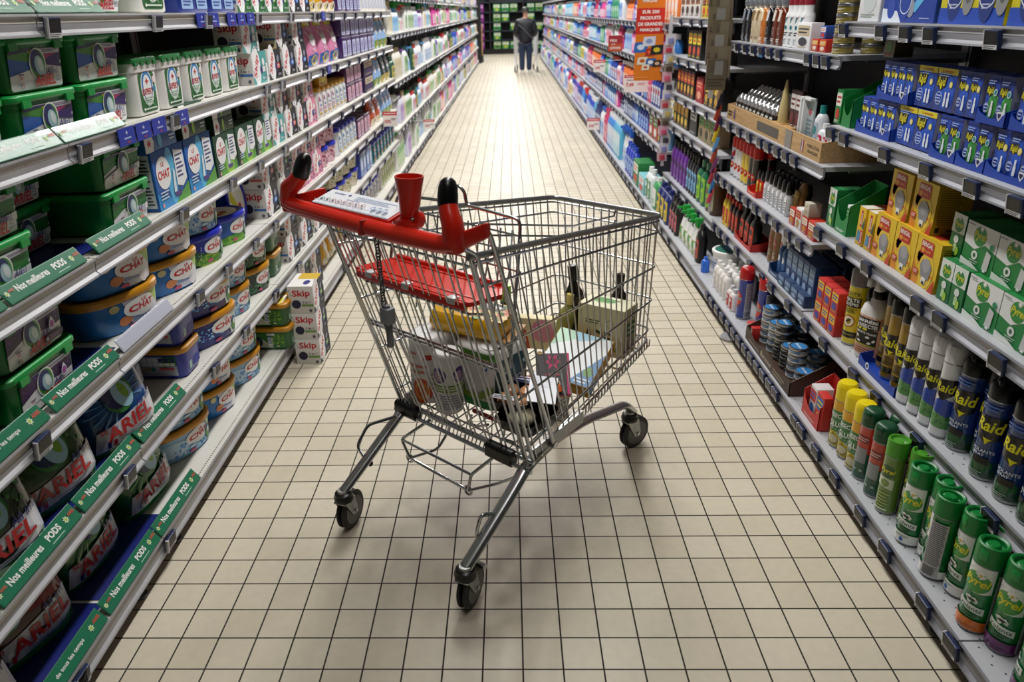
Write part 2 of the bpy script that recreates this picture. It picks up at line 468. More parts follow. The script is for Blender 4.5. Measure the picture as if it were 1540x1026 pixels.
def p_flat_box(v):
    W, D, H = .2, .15, .052
    b = MB(); b.rbox(-W/2, -D/2, 0, W/2, D/2, H, K('1f5fa8' if v == 'b' else '17402a'), .002, 1)
    A = Art(flat_front(-D/2)); x = W/2
    A.poly([(-x, 0), (-x*.55, 0), (-x*.45, H*.5), (-x*.55, H), (-x, H)], 'f2f2f2').star(-x*.75, H*.5, .012, .007, 6, 'cb1d27')
    A.ell(-.01, H*.5, .012, H*.4, '6ac0e8' if v == 'b' else '9fcf4a').bars(x*.5, H*.3, x*.9, H*.7, 2, 'd8e4f0').ell(x*.9, H*.75, .005, .007, 'd33')if False else A.ell(-.01, H*.5, .012, H*.4, '6ac0e8' if v == 'b' else '9fcf4a').bars(x*.5, H*.3, x*.9, H*.7, 2, 'd8e4f0')
    return [('carton', b.mesh('carton')), ('front_print', A.mesh('front_print'))]
def p_round_tub(v):
    a, d, H, p = .122, .1, .117, 2.6
    body = {'a': '1f74bd', 's': '141c7a', 'l': '8dbde0', 'g': '16572e', 'b': '1b5fb8', 'd': '16382e', 'p': 'e8b9cc', 'w': 'e2ddc8'}[v]
    lid = '2330b8' if v in 'gbpw' else 'c98a12'
    b = MB(); b.sell([(.002, a*.86, d*.86), (.008, a*.9, d*.9), (.06, a*.94, d*.94), (H-.022, a*.97, d*.97)], P(body), 36, p)
    l = MB(); l.sell([(H-.024, a, d), (H-.021, a*1.02, d*1.02), (H-.006, a*1.02, d*1.02), (H-.001, a*.98, d*.98), (H-.001, a*.9, d*.9), (H-.004, a*.86, d*.86)], P(lid), 36, p)
    A = Art(wrap(a*.905, d*.905, p, .008, .085), .012); h = H-.034
    if v == 'a':
        A.poly([(.0, 0), (.1, 0), (.1, h), (-.012, h), (-.004, h*.6)], 'd4d8e8').ell(.06, h*.8, .03, h*.3, 'b3cf6a').ell(.05, h*.35, .022, h*.4, 'f1f1f7').ell(-.012, h*.32, .012, .014, 'd98a5a').bars(.0, h*.2, .04, h*.34, 3, '7fa0d0').ell(-.03, h*.85, .011, .011, 'd8d29a')
    elif v == 's':
        A.dots(-.1, h*.25, .02, h*.95, 46, .004, '5aa0ea', 8).dots(-.06, h*.3, .02, h*.75, 30, .0045, '9fd0fa', 9).poly([(.045, 0), (.1, 0), (.1, h), (.02, h)], 'd3e2d8')
    elif v == 'l':
        A.ell(-.05, h*.5, .05, h*.35, 'b9d8ee').dots(-.05, h*.05, .04, h*.6, 34, .006, '4f94d6', 4).poly([(.06, 0), (.1, 0), (.1, h), (.05, h)], 'c6dcae').dots(-.04, h*.1, .03, h*.5, 14, .004, 'e8f2fb', 7)
    elif v == 'g':
        A.poly([(-.1, h*.95), (-.02, h*.62), (.02, h*.3), (.1, h*.5), (.1, h), (-.1, h)], '1c2a9e').ell(0, h*.1, .04, h*.3, '8fae3a').dots(-.08, h*.2, -.02, h*.8, 30, .002, 'dbe8e4', 5).dots(-.06, 0, .06, h*.35, 40, .006, '4d8a2c', 6)
    elif v == 'b':
        A.ell(.0, 0, .07, h*.35, '4f9a3a').dots(-.06, 0, .06, h*.25, 30, .006, '7fb43a', 6).poly([(.03, h*.5), (.1, h*.4), (.1, h), (.02, h)], '9cc6ea')
    elif v == 'd':
        A.dots(-.07, h*.05, .07, h*.6, 36, .005, '3f8a4a', 8).dots(-.07, h*.3, .06, h*.9, 20, .003, 'dfe8e0', 9).poly([(.05, 0), (.1, 0), (.1, h), (.04, h)], 'c9d8b0')
    elif v == 'p':
        A.dots(-.09, 0, .09, h, 60, .005, '9a3a52', 3).dots(-.09, 0, .09, h, 30, .006, 'f5dbe4', 5).poly([(-.1, 0), (-.06, 0), (-.06, h), (-.1, h)], 'c9c6ea')
    elif v == 'w':
        A.dots(-.09, 0, .09, h, 60, .005, '7a8a4a', 3).dots(-.09, 0, .09, h, 30, .006, 'c98a3a', 5)
    if v not in 'pw':
        A.ell(.022, h*.66, .034, .03, 'f3f3f3').txt('LE', .024, h*.86, .009, 'cb1d27', bold=.05, rot=.06).txt('CHAT', .023, h*.66, .02, 'cb1d27', w=.054, bold=.07, sh=.1, rot=.06)
        if v != 'a': A.ell(.062, h*.42, .018, .03, '2a6a8a', .2).ell(.06, h*.36, .012, .02, '5f9a3a', .2).ell(.064, h*.5, .008, .012, 'e8eef4', .2)
        A.ell(.0, h*.08, .006, .006, 'c85a7a')
    out = [('tub', b.mesh('tub')), ('lid', l.mesh('lid')), ('label_print', A.mesh('label_print'))]
    T = Art(flat_top(H-.0038)); T.ell(0, 0, a*.82, d*.8, 'f0eee2', 0, 28).poly([(-a*.8, .01), (.0, -.06), (.03, -.06), (-a*.5, .05)], 'd2cf2e').ell(.02, -.03, .02, .012, 'c22a30').ell(-.02, -.05, .02, .01, 'c22a30')
    out.append(('lid_print', T.mesh('lid_print')))
    return out
def p_side_tub(v):
    """oblong tub stored end on, its long printed back towards the near end"""
    W, D, H = .15, .235, .112
    body = '1d2b98' if v == 'n' else '1f5a2c'
    b = MB(); b.loft([(.002, W*.86, D*.88, .03), (.01, W*.9, D*.92, .03), (H-.022, W*.97, D*.97, .03)], P(body), 4)
    l = MB(); l.loft([(H-.022, W, D, .035), (H-.018, W*1.04, D*1.02, .036), (H-.004, W*1.04, D*1.02, .036), (H, W*.98, D*.98, .034), (H, W*.86, D*.88, .03), (H-.004, W*.82, D*.85, .03)], P('c98a12'), 4)
    S = Art(flat_side(-W/2*.915, .01, .055)); h = H-.036; x = D/2*.78
    if v == 'n':
        S.rr(-x, .003, x*.93, h*.96, .004, 'c9ccd8').rect(x*.45, h*.5, x*.93, h*.96, '3c8a3a').rect(x*.48, h*.52, x*.86, h*.68, 'd9d23a')
        for i in range(6): S.rect(-x*.3+i*.019, h*.72, -x*.3+i*.019+.015, h*.9, '39406f' if i > 2 else 'eceef2').rect(-x*.3+i*.019, h*.53, -x*.3+i*.019+.015, h*.68, 'eceef2')
        S.bars(-x*.95, h*.5, -x*.4, h*.9, 6, '7f86a6').bars(-x*.95, h*.06, x*.8, h*.3, 4, '9298b4').rect(x*.3, h*.34, x*.85, h*.45, 'd05a5a').ell(x*.1, h*.4, .008, .008, '3a8a8a').rect(-x*.3, h*.34, x*.0, h*.42, 'c98a3a')
    else:
        S.rr(-x, .003, x*.98, h*.96, .004, '3f7a34').poly([(-x, .003), (x*.4, .003), (-.01, h*.55), (-x*.9, h*.95), (-x, h*.95)], 'd3d3ba').ell(-x*.45, h*.42, .028, .026, '17324a').ell(-x*.45, h*.36, .02, .014, '2f7a3a').poly([(-x*.6, h*.36), (-x*.45, h*.62), (-x*.3, h*.36)], 'c2383a')
        S.txt('CHAT', -x*.72, h*.84, .014, 'c22a30', bold=.05).rect(x*.12, h*.2, x*.36, h*.72, 'e8ebf0').bars(x*.15, h*.26, x*.34, h*.68, 4, '4a55a0').txt('4 en 1', x*.24, h*.82, .01, '253a8a', bold=.03)
        S.dots(x*.3, h*.3, x*.9, h*.95, 24, .006, '7fae3a', 4).ell(x*.6, h*.14, .007, .003, 'f0d8c0').rect(x*.1, h*.84, x*.5, h*.99, 'cfd8cf')
    A = Art(flat_front(-D/2*.93, .01, .03)); A.rr(-.03, .01, -.014, h*.98, .003, '9fc8b8').rr(.0, .01, .05, h*.9, .003, body)
    T = Art(flat_top(H-.0038)); T.rr(-W*.38, -D*.4, W*.38, D*.4, .02, 'f0e9c8').rect(-W*.3, -D*.36, W*.1, D*.3, 'd9d02e').ell(.02, -.05, .018, .02, 'c22a30')
    return [('tub', b.mesh('tub')), ('lid', l.mesh('lid')), ('side_print', S.mesh('side_print')), ('end_print', A.mesh('end_print')), ('lid_print', T.mesh('lid_print'))]
def bagmap(W, D, H, z0=.0):
    def dep(z): t = min(max(z/H, 0), 1); return D/2*(1-t**2.2)*(.75+.5*min(1, t*5)*.6)+.004
    def wid(z): t = min(max(z/H, 0), 1); return W/2*(1-.22*t*t)
    def fn(u, v, h):
        z = v+z0; w = wid(z); q = min(abs(u)/w, .985)
        return Vector((u, -dep(z)*(1-q**3)**.5-h, z))
    return dep, wid, fn
def bag_mesh(W, D, H, m, mtop=None):
    dep, wid, fn = bagmap(W, D, H); b = MB(); rings = []
    for i in range(13):
        z = H*i/12; w, d = wid(z), dep(z); r = []
        for s_ in (-1, 1):
            for j in range(12):
                u = (-1+2*j/12)*(-s_)*-1
                u = u if s_ < 0 else u
                q = min(abs(u), .999)
                r.append(Vector((w*u, s_*d*max(0, (1-q**3))**.5, z+.003*sin(9*u+i)*(i/12))))
        rings.append(r)
    b.grid(rings, m)
    return b
def p_pouch(v):
    W, D, H = .255, .11, .27
    c = {'b': '1f4f8a', 'k': '16261c', 'g': '1f6a34', 'r': '4a1a1c', 'n': '141c2a', 'y': '2a4a1c'}[v]
    b = bag_mesh(W, D, H, G(c)); dep, wid, fn = bagmap(W, D, H); A = Art(fn, .02, .0004, .0012)
    x = W/2
    A.poly([(-x*.96, 0), (x*.96, 0), (x*.95, .045), (-x*.95, .02)], G('128a3c'))
    if v in 'bg':
        for i in range(16):
            t = -.3+i*pi*1.6/16
            A.poly([(-.02+.03*cos(t), .16+.03*sin(t)), (-.02+.1*cos(t-.035), .16+.085*sin(t-.035)), (-.02+.1*cos(t+.035), .16+.085*sin(t+.035))], G('5f95cc' if v == 'b' else '8fc07a'))
    elif v in 'ky': A.dots(-x*.7, .13, x*.7, .25, 34, .009, G('23502a'), 3).dots(-x*.7, .13, x*.7, .25, 26, .006, G('4a8a3a'), 5)
    elif v == 'r': A.poly([(.0, .13), (x*.86, .12), (x*.78, .255), (-.02, .25)], G('7a2224')).ring(.02, .185, .02, .024, G('e6b0a8')).txt('+', .02, .185, .026, G('f0dcd8'), bold=.04).txt('ULTRA', .078, .205, .016, G('f0ece8'), bold=.04)
    else: A.dots(-x*.7, .13, x*.7, .26, 20, .008, G('22304a'), 3).ell(-.05, .19, .03, .03, G('3a6a7a')).txt('+', -.05, .19, .03, G('9ad0da'), bold=.03)
    if v == 'y': A.poly([(-x*.8, .225), (x*.7, .24), (x*.7, .262), (-x*.8, .25)], G('d8c22a')).txt('PROMO', 0, .244, .013, G('c2301e'), bold=.05)
    A.poly([(-x*.88, .02), (x*.9, .048), (x*.86, .128), (.03, .108), (-x*.8, .085)], G('d4d6e0'))
    cx = -.01 if v != 'r' else -.06
    if v != 'n': A.ell(cx, .168, .05, .056, G('2e7a34'), .3, 22).ell(cx-.006, .175, .045, .048, G('1a2058'), .35, 22).ell(cx+.014, .165, .03, .045, G('9cc6dc'), .3, 20).ell(cx+.02, .172, .012, .026, G('7fae3a'), .3)
    A.txt('All in1', .065, .12, .02, G('27327c'), bold=.04, sh=.15, rot=.1)
    A.txt('ARIEL', .0 if v != 'r' else .02, .078, .042, G('b5141e'), w=.17, sh=.2, bold=.06, rot=.13)
    A.txt('50', -x*.68, .083, .016, G('c2303a'), bold=.05).rect(-x*.68, .03, -x*.6, .05, G('26357c')).rect(-x*.54, .032, -x*.46, .052, G('c2303a')).bars(-.03, .033, .08, .047, 2, G('6a6fa0'))
    return [('pouch', b.mesh('pouch', 60)), ('front_print', A.mesh('front_print'))]
def p_refill(v):
    """small pillow refill bag"""
    W, D, H = .15, .085, .2
    c1, c2, c3 = {'p': ('d98ab0', 'c9c02e', '2f6ab8'), 'y': ('d9a51e', '24408a', 'e8e2d0'), 'o': ('b8542a', 'd8a050', 'f0e8dc'), 'b': ('8fb8e6', 'd98a2c', '5f9a3a'), 'k': ('1f3a34', '3f86a8', 'c8b24a')}[v]
    b = bag_mesh(W, D, H, G(c1)); dep, wid, fn = bagmap(W, D, H); A = Art(fn, .015, .0004, .0012); x = W/2
    A.poly([(-x*.75, H*.84), (x*.75, H*.84), (x*.7, H*.97), (-x*.7, H*.97)], G(c2)).ell(0, H*.56, .035, .025, G('f3eef2'), .3).poly([(-x*.85, .004), (x*.9, .004), (x*.85, H*.24), (.0, H*.3), (-x*.8, H*.24)], G(c3)).ell(-.02, H*.14, .03, .022, G('d8c24a')).ell(-.01, H*.15, .012, .014, G('2a2a2a')).dots(-.05, H*.35, .05, H*.8, 12, .006, G('f0e2ea'), 3)
    return [('pouch', b.mesh('pouch', 60)), ('front_print', A.mesh('front_print'))]
def p_caddy(v):
    """deep purple capsule box with two window labels"""
    W, D, H = .24, .15, .105
    c, l1, l2 = {'p': ('3a1a5e', 'c9cdea', '6a5ab8'), 'k': ('4a2050', 'e8b8cc', 'b06a90'), 'b': ('1f3a9a', '9fc0ea', 'd8e0f4')}[v]
    b = MB(); b.loft([(.001, W*.94, D*.92, .012), (.006, W*.96, D*.95, .012), (H-.012, W*.98, D*.98, .012)], P(c), 2)
    t = MB(); t.loft([(H-.012, W, D, .013), (H-.002, W, D, .013), (H, W*.98, D*.97, .012)], P(c), 2)
    A = Art(flat_front(-D/2*.955, .006, .02)); h = H-.024
    for s_ in (-1, 1): A.rr(s_*.057-.043, .004, s_*.057+.043, h, .004, l1).ell(s_*.057, h*.6, .024, .022, l2).bars(s_*.057-.03, h*.12, s_*.057+.03, h*.32, 2, '4a55a8').txt('S', s_*.057, h*.62, .03, 'f4f2fa', bold=.03)
    return [('box', b.mesh('box')), ('lid', t.mesh('lid')), ('label_print', A.mesh('label_print'))]
def p_carton(c1, c2, c3, W=.1, D=.1, H=.16):
    """generic printed carton"""
    b = MB(); b.rbox(-W/2, -D/2, 0, W/2, D/2, H, K(c1), .0015, 1)
    A = Art(flat_front(-D/2)); x = W/2
    A.rr(-x*.85, H*.52, x*.85, H*.9, .004, c2).bars(-x*.7, H*.58, x*.7, H*.84, 2, c3).ell(0, H*.3, x*.6, H*.16, c3).bars(-x*.7, H*.06, x*.6, H*.13, 2, c2)
    S = Art(flat_side(-x)); S.bars(-D*.38, H*.12, D*.36, H*.6, 5, c2).rect(-D*.4, H*.68, D*.4, H*.9, c3)
    return [('carton', b.mesh('carton')), ('front_print', A.mesh('front_print')), ('side_print', S.mesh('side_print'))]
# ---------------------------------------------------------------- bottles
BOT = {  # profile name: (sections z,w,d,r  for the body, cap sections, label z0,z1)
 'slim': ([(0, .82, .8), (.02, 1, 1), (.62, 1, 1), (.78, .72, .8), (.84, .36, .42)], [(.84, .4, .5), (1, .36, .46)], (.12, .6)),
 'jug': ([(0, .9, .9), (.03, 1, 1), (.55, 1, 1), (.75, .86, .9), (.84, .4, .5), (.86, .36, .45)], [(.86, .46, .55), (.88, .5, .6), (1, .46, .56)], (.1, .55)),
 'flat': ([(0, .94, .86), (.03, 1, 1), (.7, .97, .95), (.84, .7, .6), (.88, .32, .42)], [(.88, .34, .5), (1, .3, .45)], (.1, .68)),
 'spray': ([(0, .95, .9), (.02, 1, 1), (.35, .98, .95), (.55, .6, .65), (.7, .34, .4), (.76, .3, .36)], [(.76, .36, .5), (.8, .4, .7), (.93, .36, .9), (1, .3, .8)], (.06, .42)),
 'round': ([(0, .92, .92), (.02, 1, 1), (.7, 1, 1), (.8, .7, .7), (.84, .4, .4)], [(.84, .5, .5), (1, .46, .46)], (.1, .66)),
}
def p_bottle(kind, c1, c2, c3, W=.09, D=.06, H=.26):
    secs, cap, (l0, l1) = BOT[kind]
    b = MB(); b.loft([(z*H, w*W, d*D, min(w*W, d*D)*.42) for z, w, d in secs], P(c1), 4)
    if kind == 'jug':
        b.tube([(W*.36, 0, H*.5), (W*.62, 0, H*.58), (W*.62, 0, H*.72), (W*.3, 0, H*.78)], .009, P(c1), 6)
    c = MB(); c.loft([(z*H, w*W, d*D, min(w*W, d*D)*.4) for z, w, d in cap], P(c2), 3)
    if kind == 'spray':
        c.rbox(-.006, -D*.95, H*.9, .006, -D*.3, H*.97, P(c2), .003, 1); c.tube([(0, -D*.45, H*.9), (0, -D*.62, H*.84), (0, -D*.55, H*.78)], .004, P('30333a'), 6)
    def fn(u, v, h):
        z = v/H; s0 = secs[0]
        for s1 in secs[1:]:
            if z <= s1[0]: break
            s0 = s1
        t = 0 if s1[0] == s0[0] else min(1, max(0, (z-s0[0])/(s1[0]-s0[0])))
        w, d = W*(s0[1]+(s1[1]-s0[1])*t)/2, D*(s0[2]+(s1[2]-s0[2])*t)/2
        r = min(w, d)*.84; e = w-r; q = max(0, abs(u)-e)
        return Vector((u, -(d-r)-sqrt(max(r*r-min(q, r*.98)**2, 0))-h-.0006, v))
    A = Art(fn, .012, .0003); x = W*.36; y0, y1 = l0*H, l1*H
    A.rr(-x, y0, x, y1, .006, c3).ell(0, y0+(y1-y0)*.7, x*.7, (y1-y0)*.17, c2).bars(-x*.7, y0+(y1-y0)*.1, x*.7, y0+(y1-y0)*.4, 4, c1)
    return [('bottle', b.mesh('bottle')), ('cap', c.mesh('cap')), ('label_print', A.mesh('label_print'))]
# ---------------------------------------------------------------- aerosols
def can_body(b, r, H, m, base=None):
    b.lathe([(r*.9, 0), (r*.97, .002), (r*.97, .005), (r, .009)], mat('9a9c9e', .3, .9), 28, True, False)
    b.lathe([(r, .009), (r, H)], m, 28, False, False)
    b.lathe([(r, H), (r*1.02, H+.002), (r*.96, H+.005), (r*.8, H+.008)], mat('9a9c9e', .3, .9), 28, False, True)
def p_aerosol(v):
    r, H, cap = .0325, .22, None
    conf = {'rb': ('13357c', .0345, .222), 'rw': ('e6e6ea', .03, .225), 'ry': ('a8861c', .031, .222), 'pg': ('0f8038', .0335, .2), 'po': ('0f8038', .0335, .2), 'pp': ('0f8038', .0335, .2), 'lg': ('6f8f3a', .03, .2), 'rg': ('c8361e', .0315, .2), 'yg': ('e8cf10', .0325, .185), 'yz': ('dccb14', .033, .22), 'nv': ('22389a', .034, .2), 'kr': ('d8dce4', .027, .15), 'ky': ('e6c62a', .027, .15), 'kw': ('e8e8ec', .027, .15), 'kk': ('1a1816', .027, .15), 'br': ('8a5a1c', .028, .19), 'bw': ('e4e6ea', .028, .19)}[v]
    c, r, H = conf
    b = MB(); can_body(b, r, H, G(c))
    A = Art(wrap(r), .006, .00022, .0004)
    k = MB(); h2 = H+.004
    def side_text(x0=.045, x1=.085): A.rect(x0, .012, x1, H*.93, 'b9b9bd').bars(x0+.003, .05, x1-.003, H*.92, 22, '55565c', .1).bars(x0+.004, .016, x1-.006, .045, 9, '222')
    if v == 'rb':
        A.rect(-.108, .009, .108, H*.14, G('123d22')).rect(-.108, H*.14, .108, H*.26, G('123a4a')).ell(0, H*.2, .028, .02, G('1d5a2c'))
        A.poly([(-.032, H*.56), (.0, H*.48), (.034, H*.56), (.036, H*.83), (-.036, H*.8)], G('0a0a0c')).txt('Raid', .0, H*.7, .032, 'e6dd10', w=.062, sh=.18, bold=.05).star(.002, H*.52, .012, .005, 3, 'e6dd10', .4)
        A.txt('VOLANTS', -.002, H*.38, .009, 'dfe4ea', bold=.03).txt('SPRAY', -.01, H*.33, .008, 'dfe4ea', bold=.03).rect(-.02, H*.22, .018, H*.3, '221c18').bars(-.024, H*.05, .01, H*.12, 3, '9fb4a6'); side_text()
        A.bars(-.03, H*.88, .02, H*.96, 2, G('3f6ab8'))
        k.lathe([(r*1.0, h2), (r*1.0, h2+.03), (r*.92, h2+.036), (r*.8, h2+.04)], BLACK, 24); k.loft([(h2+.036, .044, .05, .012, 0, .004), (h2+.052, .04, .044, .012, 0, .008), (h2+.056, .03, .034, .01, 0, .01)], BLACK, 3); k.rbox(-.008, -.03, h2+.03, .008, -.01, h2+.05, BLACK, .003, 1)
    elif v == 'rw':
        A.rect(-.095, .009, .095, H*.16, G('dfe2e6')).poly([(-.095, H*.16), (.03, H*.14), (.03, H*.32), (-.01, H*.35), (-.095, H*.3)], G('5f9a5a')).poly([(-.03, H*.36), (.03, H*.3), (.03, H*.52), (.0, H*.56), (-.03, H*.46)], G('2448a8')).dots(-.02, H*.18, .026, H*.32, 14, .004, G('3f7a3a'), 2)
        A.poly([(-.026, H*.62), (.0, H*.52), (.028, H*.62), (.03, H*.82), (-.03, H*.78)], G('0a0a0c')).txt('Raid', 0, H*.69, .026, 'd8cf14', w=.05, sh=.18, bold=.05); side_text(-.085, -.033)
        k.lathe([(r*1.0, h2), (r*1.01, h2+.034), (r*.95, h2+.044), (r*.7, h2+.052), (r*.3, h2+.054)], P('ececf0'), 24); k.rbox(-.012, -r*1.0, h2+.02, .012, -r*.6, h2+.05, P('e2e2e8'), .004, 1)
    elif v == 'ry':
        A.poly([(-.028, H*.46), (.0, H*.4), (.03, H*.46), (.034, H*.72), (-.034, H*.69)], G('0a0a0c')).txt('Raid', .0, H*.58, .03, 'e6dd10', w=.058, sh=.18, bold=.05).star(.004, H*.44, .012, .005, 3, 'e6dd10', .3).ell(.0, H*.32, .02, .012, G('5a4410')).bars(-.02, H*.23, .02, H*.28, 2, '3a2c0c').rect(-.028, H*.12, .026, H*.2, G('16140c')); side_text()
        k.lathe([(r*1.0, h2), (r*1.0, h2+.035), (r*.9, h2+.044)], BLACK, 24); k.loft([(h2+.04, .036, .046, .01, 0, .004), (h2+.058, .03, .036, .01, 0, .008)], BLACK, 3); k.rbox(-.007, -.028, h2+.034, .007, -.008, h2+.052, BLACK, .003, 1)
    elif v in ('pg', 'po', 'pp'):
        A.poly([(-.03, H*.68), (.0, H*.6), (.036, H*.63), (.036, H), (-.032, H)], G('e8ebe8')).ell(0, H*.76, .031, .03, G('3f9a3a'), 0, 24).txt('Pyrel', -.001, H*.755, .03, 'e8dc2a', w=.056, sh=.2, bold=.05)
        A.star(.006, H*.88, .012, .005, 8, 'f4f4ee').ell(.006, H*.88, .0035, .0035, 'd8b81c')
        A.dots(-.012, H*.46, .014, H*.53, 14, .005, G('e6ece6'), 3).ell(.0, H*.495, .008, .004, G('16201a')).poly([(-.014, H*.5), (-.002, H*.51), (.012, H*.49), (.0, H*.48)], G('16201a'))
        A.poly([(-.028, H*.36), (.03, H*.3), (.03, H*.4), (-.028, H*.45)], G('e8ebe8')).txt('Volants', 0, H*.375, .012, '23603a', bold=.03, rot=-.1).bars(-.018, H*.22, .02, H*.3, 2, G('0b5a28'))
        lo = {'pg': 'e6e9e6', 'po': 'e0781c', 'pp': '6a1f66'}[v]
        A.rect(-.105, .009, .105, H*.13, G(lo)).poly([(-.105, H*.13), (.105, H*.13), (.105, H*.16), (0, H*.21), (-.105, H*.16)], G(lo))
        if v == 'pg': A.ell(0, H*.1, .005, .007, '2a6ab8').bars(-.018, H*.14, .018, H*.18, 2, G('8fa894'))
        else: A.ell(-.01, H*.08, .004, .004, '888').bars(-.02, H*.06, .02, H*.12, 2, G('b8601c' if v == 'po' else '551a54'))
        side_text(.04, .08)
        A.txt('pyrel', -.018, H*.95, .006, '666', bold=.02)
        g = P('0c7a34')
        k.lathe([(r*1.0, H-.002), (r*1.01, H+.05), (r*.97, H+.058), (r*.86, H+.06), (r*.72, H+.057), (r*.66, H+.044), (r*.3, H+.04)], g, 28, False, True); k.sell([(H+.03, .018, .018, 0, -.012), (H+.052, .017, .02, 0, -.006), (H+.058, .012, .014, 0, -.004)], g, 18); k.rbox(-.011, -r*1.05, H+.018, .011, -r*.5, H+.05, P('0f9442'), .005, 2)
    elif v == 'lg':
        A.ell(0, H*.76, .024, .022, G('2c5a24')).txt('Pyrel', 0, H*.76, .022, 'e8dc2a', w=.044, sh=.2, bold=.05).poly([(-.024, H*.5), (.024, H*.46), (.024, H*.64), (-.024, H*.66)], G('d8dec8')).ell(0, H*.56, .013, .013, G('7f9a4a')).bars(-.02, H*.12, .02, H*.4, 5, G('a8b86a')).rect(-.02, H*.08, .02, H*.11, G('dfe6d0')); side_text()
        g = P('4f9a2c')
        k.lathe([(r*1.0, H-.002), (r*1.02, H+.05), (r*.96, H+.058), (r*.82, H+.058), (r*.7, H+.05), (r*.3, H+.042)], g, 26, False, True); k.sell([(H+.03, .016, .016, 0, -.012), (H+.055, .014, .016, 0, -.005)], g, 18)
    elif v == 'rg':
        A.rect(-.1, .009, .1, H*.42, G('1f5540')).poly([(-.1, H*.42), (.1, H*.42), (.1, H*.47), (0, H*.54), (-.1, H*.47)], G('1f5540')).rect(-.018, H*.34, .018, H*.62, G('8d9296')).rr(-.02, H*.72, .02, H*.84, .004, G('7a2230')).bars(-.016, H*.74, .016, H*.82, 2, G('e0b0a0')).ell(-.01, H*.2, .005, .005, G('8fb0a0')).ell(.01, H*.2, .005, .005, G('8fb0a0')); side_text()
        g = P('124a2a'); k.lathe([(r*1.0, H-.002), (r*1.02, H+.042), (r*.96, H+.054), (r*.7, H+.062), (r*.3, H+.064)], g, 26); k.rbox(-.01, -r*1.08, H+.03, .01, -r*.5, H+.056, g, .005, 2)
    elif v == 'yg':
        A.rect(-.102, H*.62, .102, H, G('e0a81c')).rect(-.102, H*.36, .102, H*.8, G('2f7a3a')).txt('INSECTI', 0, H*.7, .017, WHITE, w=.062, bold=.05).txt('GLUE', .0, H*.52, .022, WHITE, w=.05, bold=.06).dots(-.05, .012, .05, H*.45, 40, .006, G('9fb8a8'), 4).dots(-.05, .012, .05, H*.4, 26, .005, G('8a7a1c'), 6).ell(.0, H*.2, .016, .016, G('c9c2a0')); side_text()
        k.lathe([(r*1.0, H-.002), (r*1.02, H+.05), (r*.98, H+.06), (r*.8, H+.069), (r*.4, H+.072)], P('ead312'), 28)
    elif v == 'yz':
        A.rect(-.104, .03, .104, H*.24, G('16140e')).bars(-.025, .04, .025, H*.2, 3, 'cfc65a').ring(0, H*.42, .02, .0225, 'b5281e').ell(0, H*.42, .018, .018, 'eee9d8').ell(.0, H*.42, .009, .011, 'b89a1c').ell(0, H*.43, .012, .004, '2c2a20', .6).txt('VOLATOR', 0, H*.88, .014, '1b1a14', w=.052, sh=.3, bold=.03).poly([(-.032, H*.66), (.032, H*.66), (.032, H*.82), (-.032, H*.82)], G('16140e')).txt('HALTE', 0, H*.78, .013, 'e9e6dc', bold=.04).txt('GUEPES', 0, H*.71, .011, 'e9e6dc', bold=.04).bars(-.024, H*.56, .024, H*.64, 3, '55501a'); side_text()
        k.lathe([(r*1.0, h2), (r*1.0, h2+.05), (r*.8, h2+.058)], mat('c9c4c6', .2, trans=.6), 24); k.lathe([(.012, h2), (.012, h2+.03), (.006, h2+.04)], P('a8304a'), 12)
    elif v == 'nv':
        A.ell(0, H*.52, .03, .036, G('c2301e'), 0, 22).rect(-.03, H*.48, .03, H*.56, G('8f8a8a')).txt('KIWI', 0, H*.6, .01, 'f0e0d0', bold=.05).bars(-.02, H*.3, .02, H*.36, 2, G('b5402c')).bars(-.02, H*.84, .0, H*.88, 1, G('aab4e0')).rect(-.1, .009, .1, H*.06, G('16245e')); side_text()
        k.lathe([(r*1.0, H-.002), (r*1.02, H+.035), (r*.95, H+.05), (r*.7, H+.06), (r*.3, H+.063)], P('b8161a'), 26); k.sell([(H+.048, .012, .012, 0, -.012), (H+.064, .01, .01, 0, -.01)], P('eee6e4'), 14)
    elif v[0] == 'k':
        A.ell(0, H*.4, .023, .02, G('b51c16'), 0, 18).txt('KIWI', 0, H*.42, .011, 'e6c8a0', bold=.05)
        if v == 'kr': A.poly([(-.025, H*.6), (.025, H*.95), (.025, H*.75), (-.0, H*.55)], G('c2202a')).poly([(-.025, H*.95), (.02, H*.6), (.0, H*.55), (-.025, H*.8)], G('26357c'))
        k.lathe([(r*1.0, H-.002), (r*1.02, H+.045), (r*.95, H+.055), (r*.5, H+.06)], P('cf2a16'), 22)
    else:
        A.ell(.0, H*.56, .018, .03, G('b5301c'), 0, 18).bars(-.016, H*.2, .016, H*.36, 4, G('e0d8c8' if v == 'br' else '888')).txt('KIWI', 0, H*.57, .01, 'f0e0d0', bold=.05); side_text(-.08, -.03) if v == 'br' else None
        k.lathe([(r*1.0, H-.002), (r*1.02, H+.04), (r*.9, H+.052), (r*.5, H+.056)], P('a81f1a'), 22)
    return [('can', b.mesh('can')), ('cap', k.mesh('cap')), ('label_print', A.mesh('label_print'))]
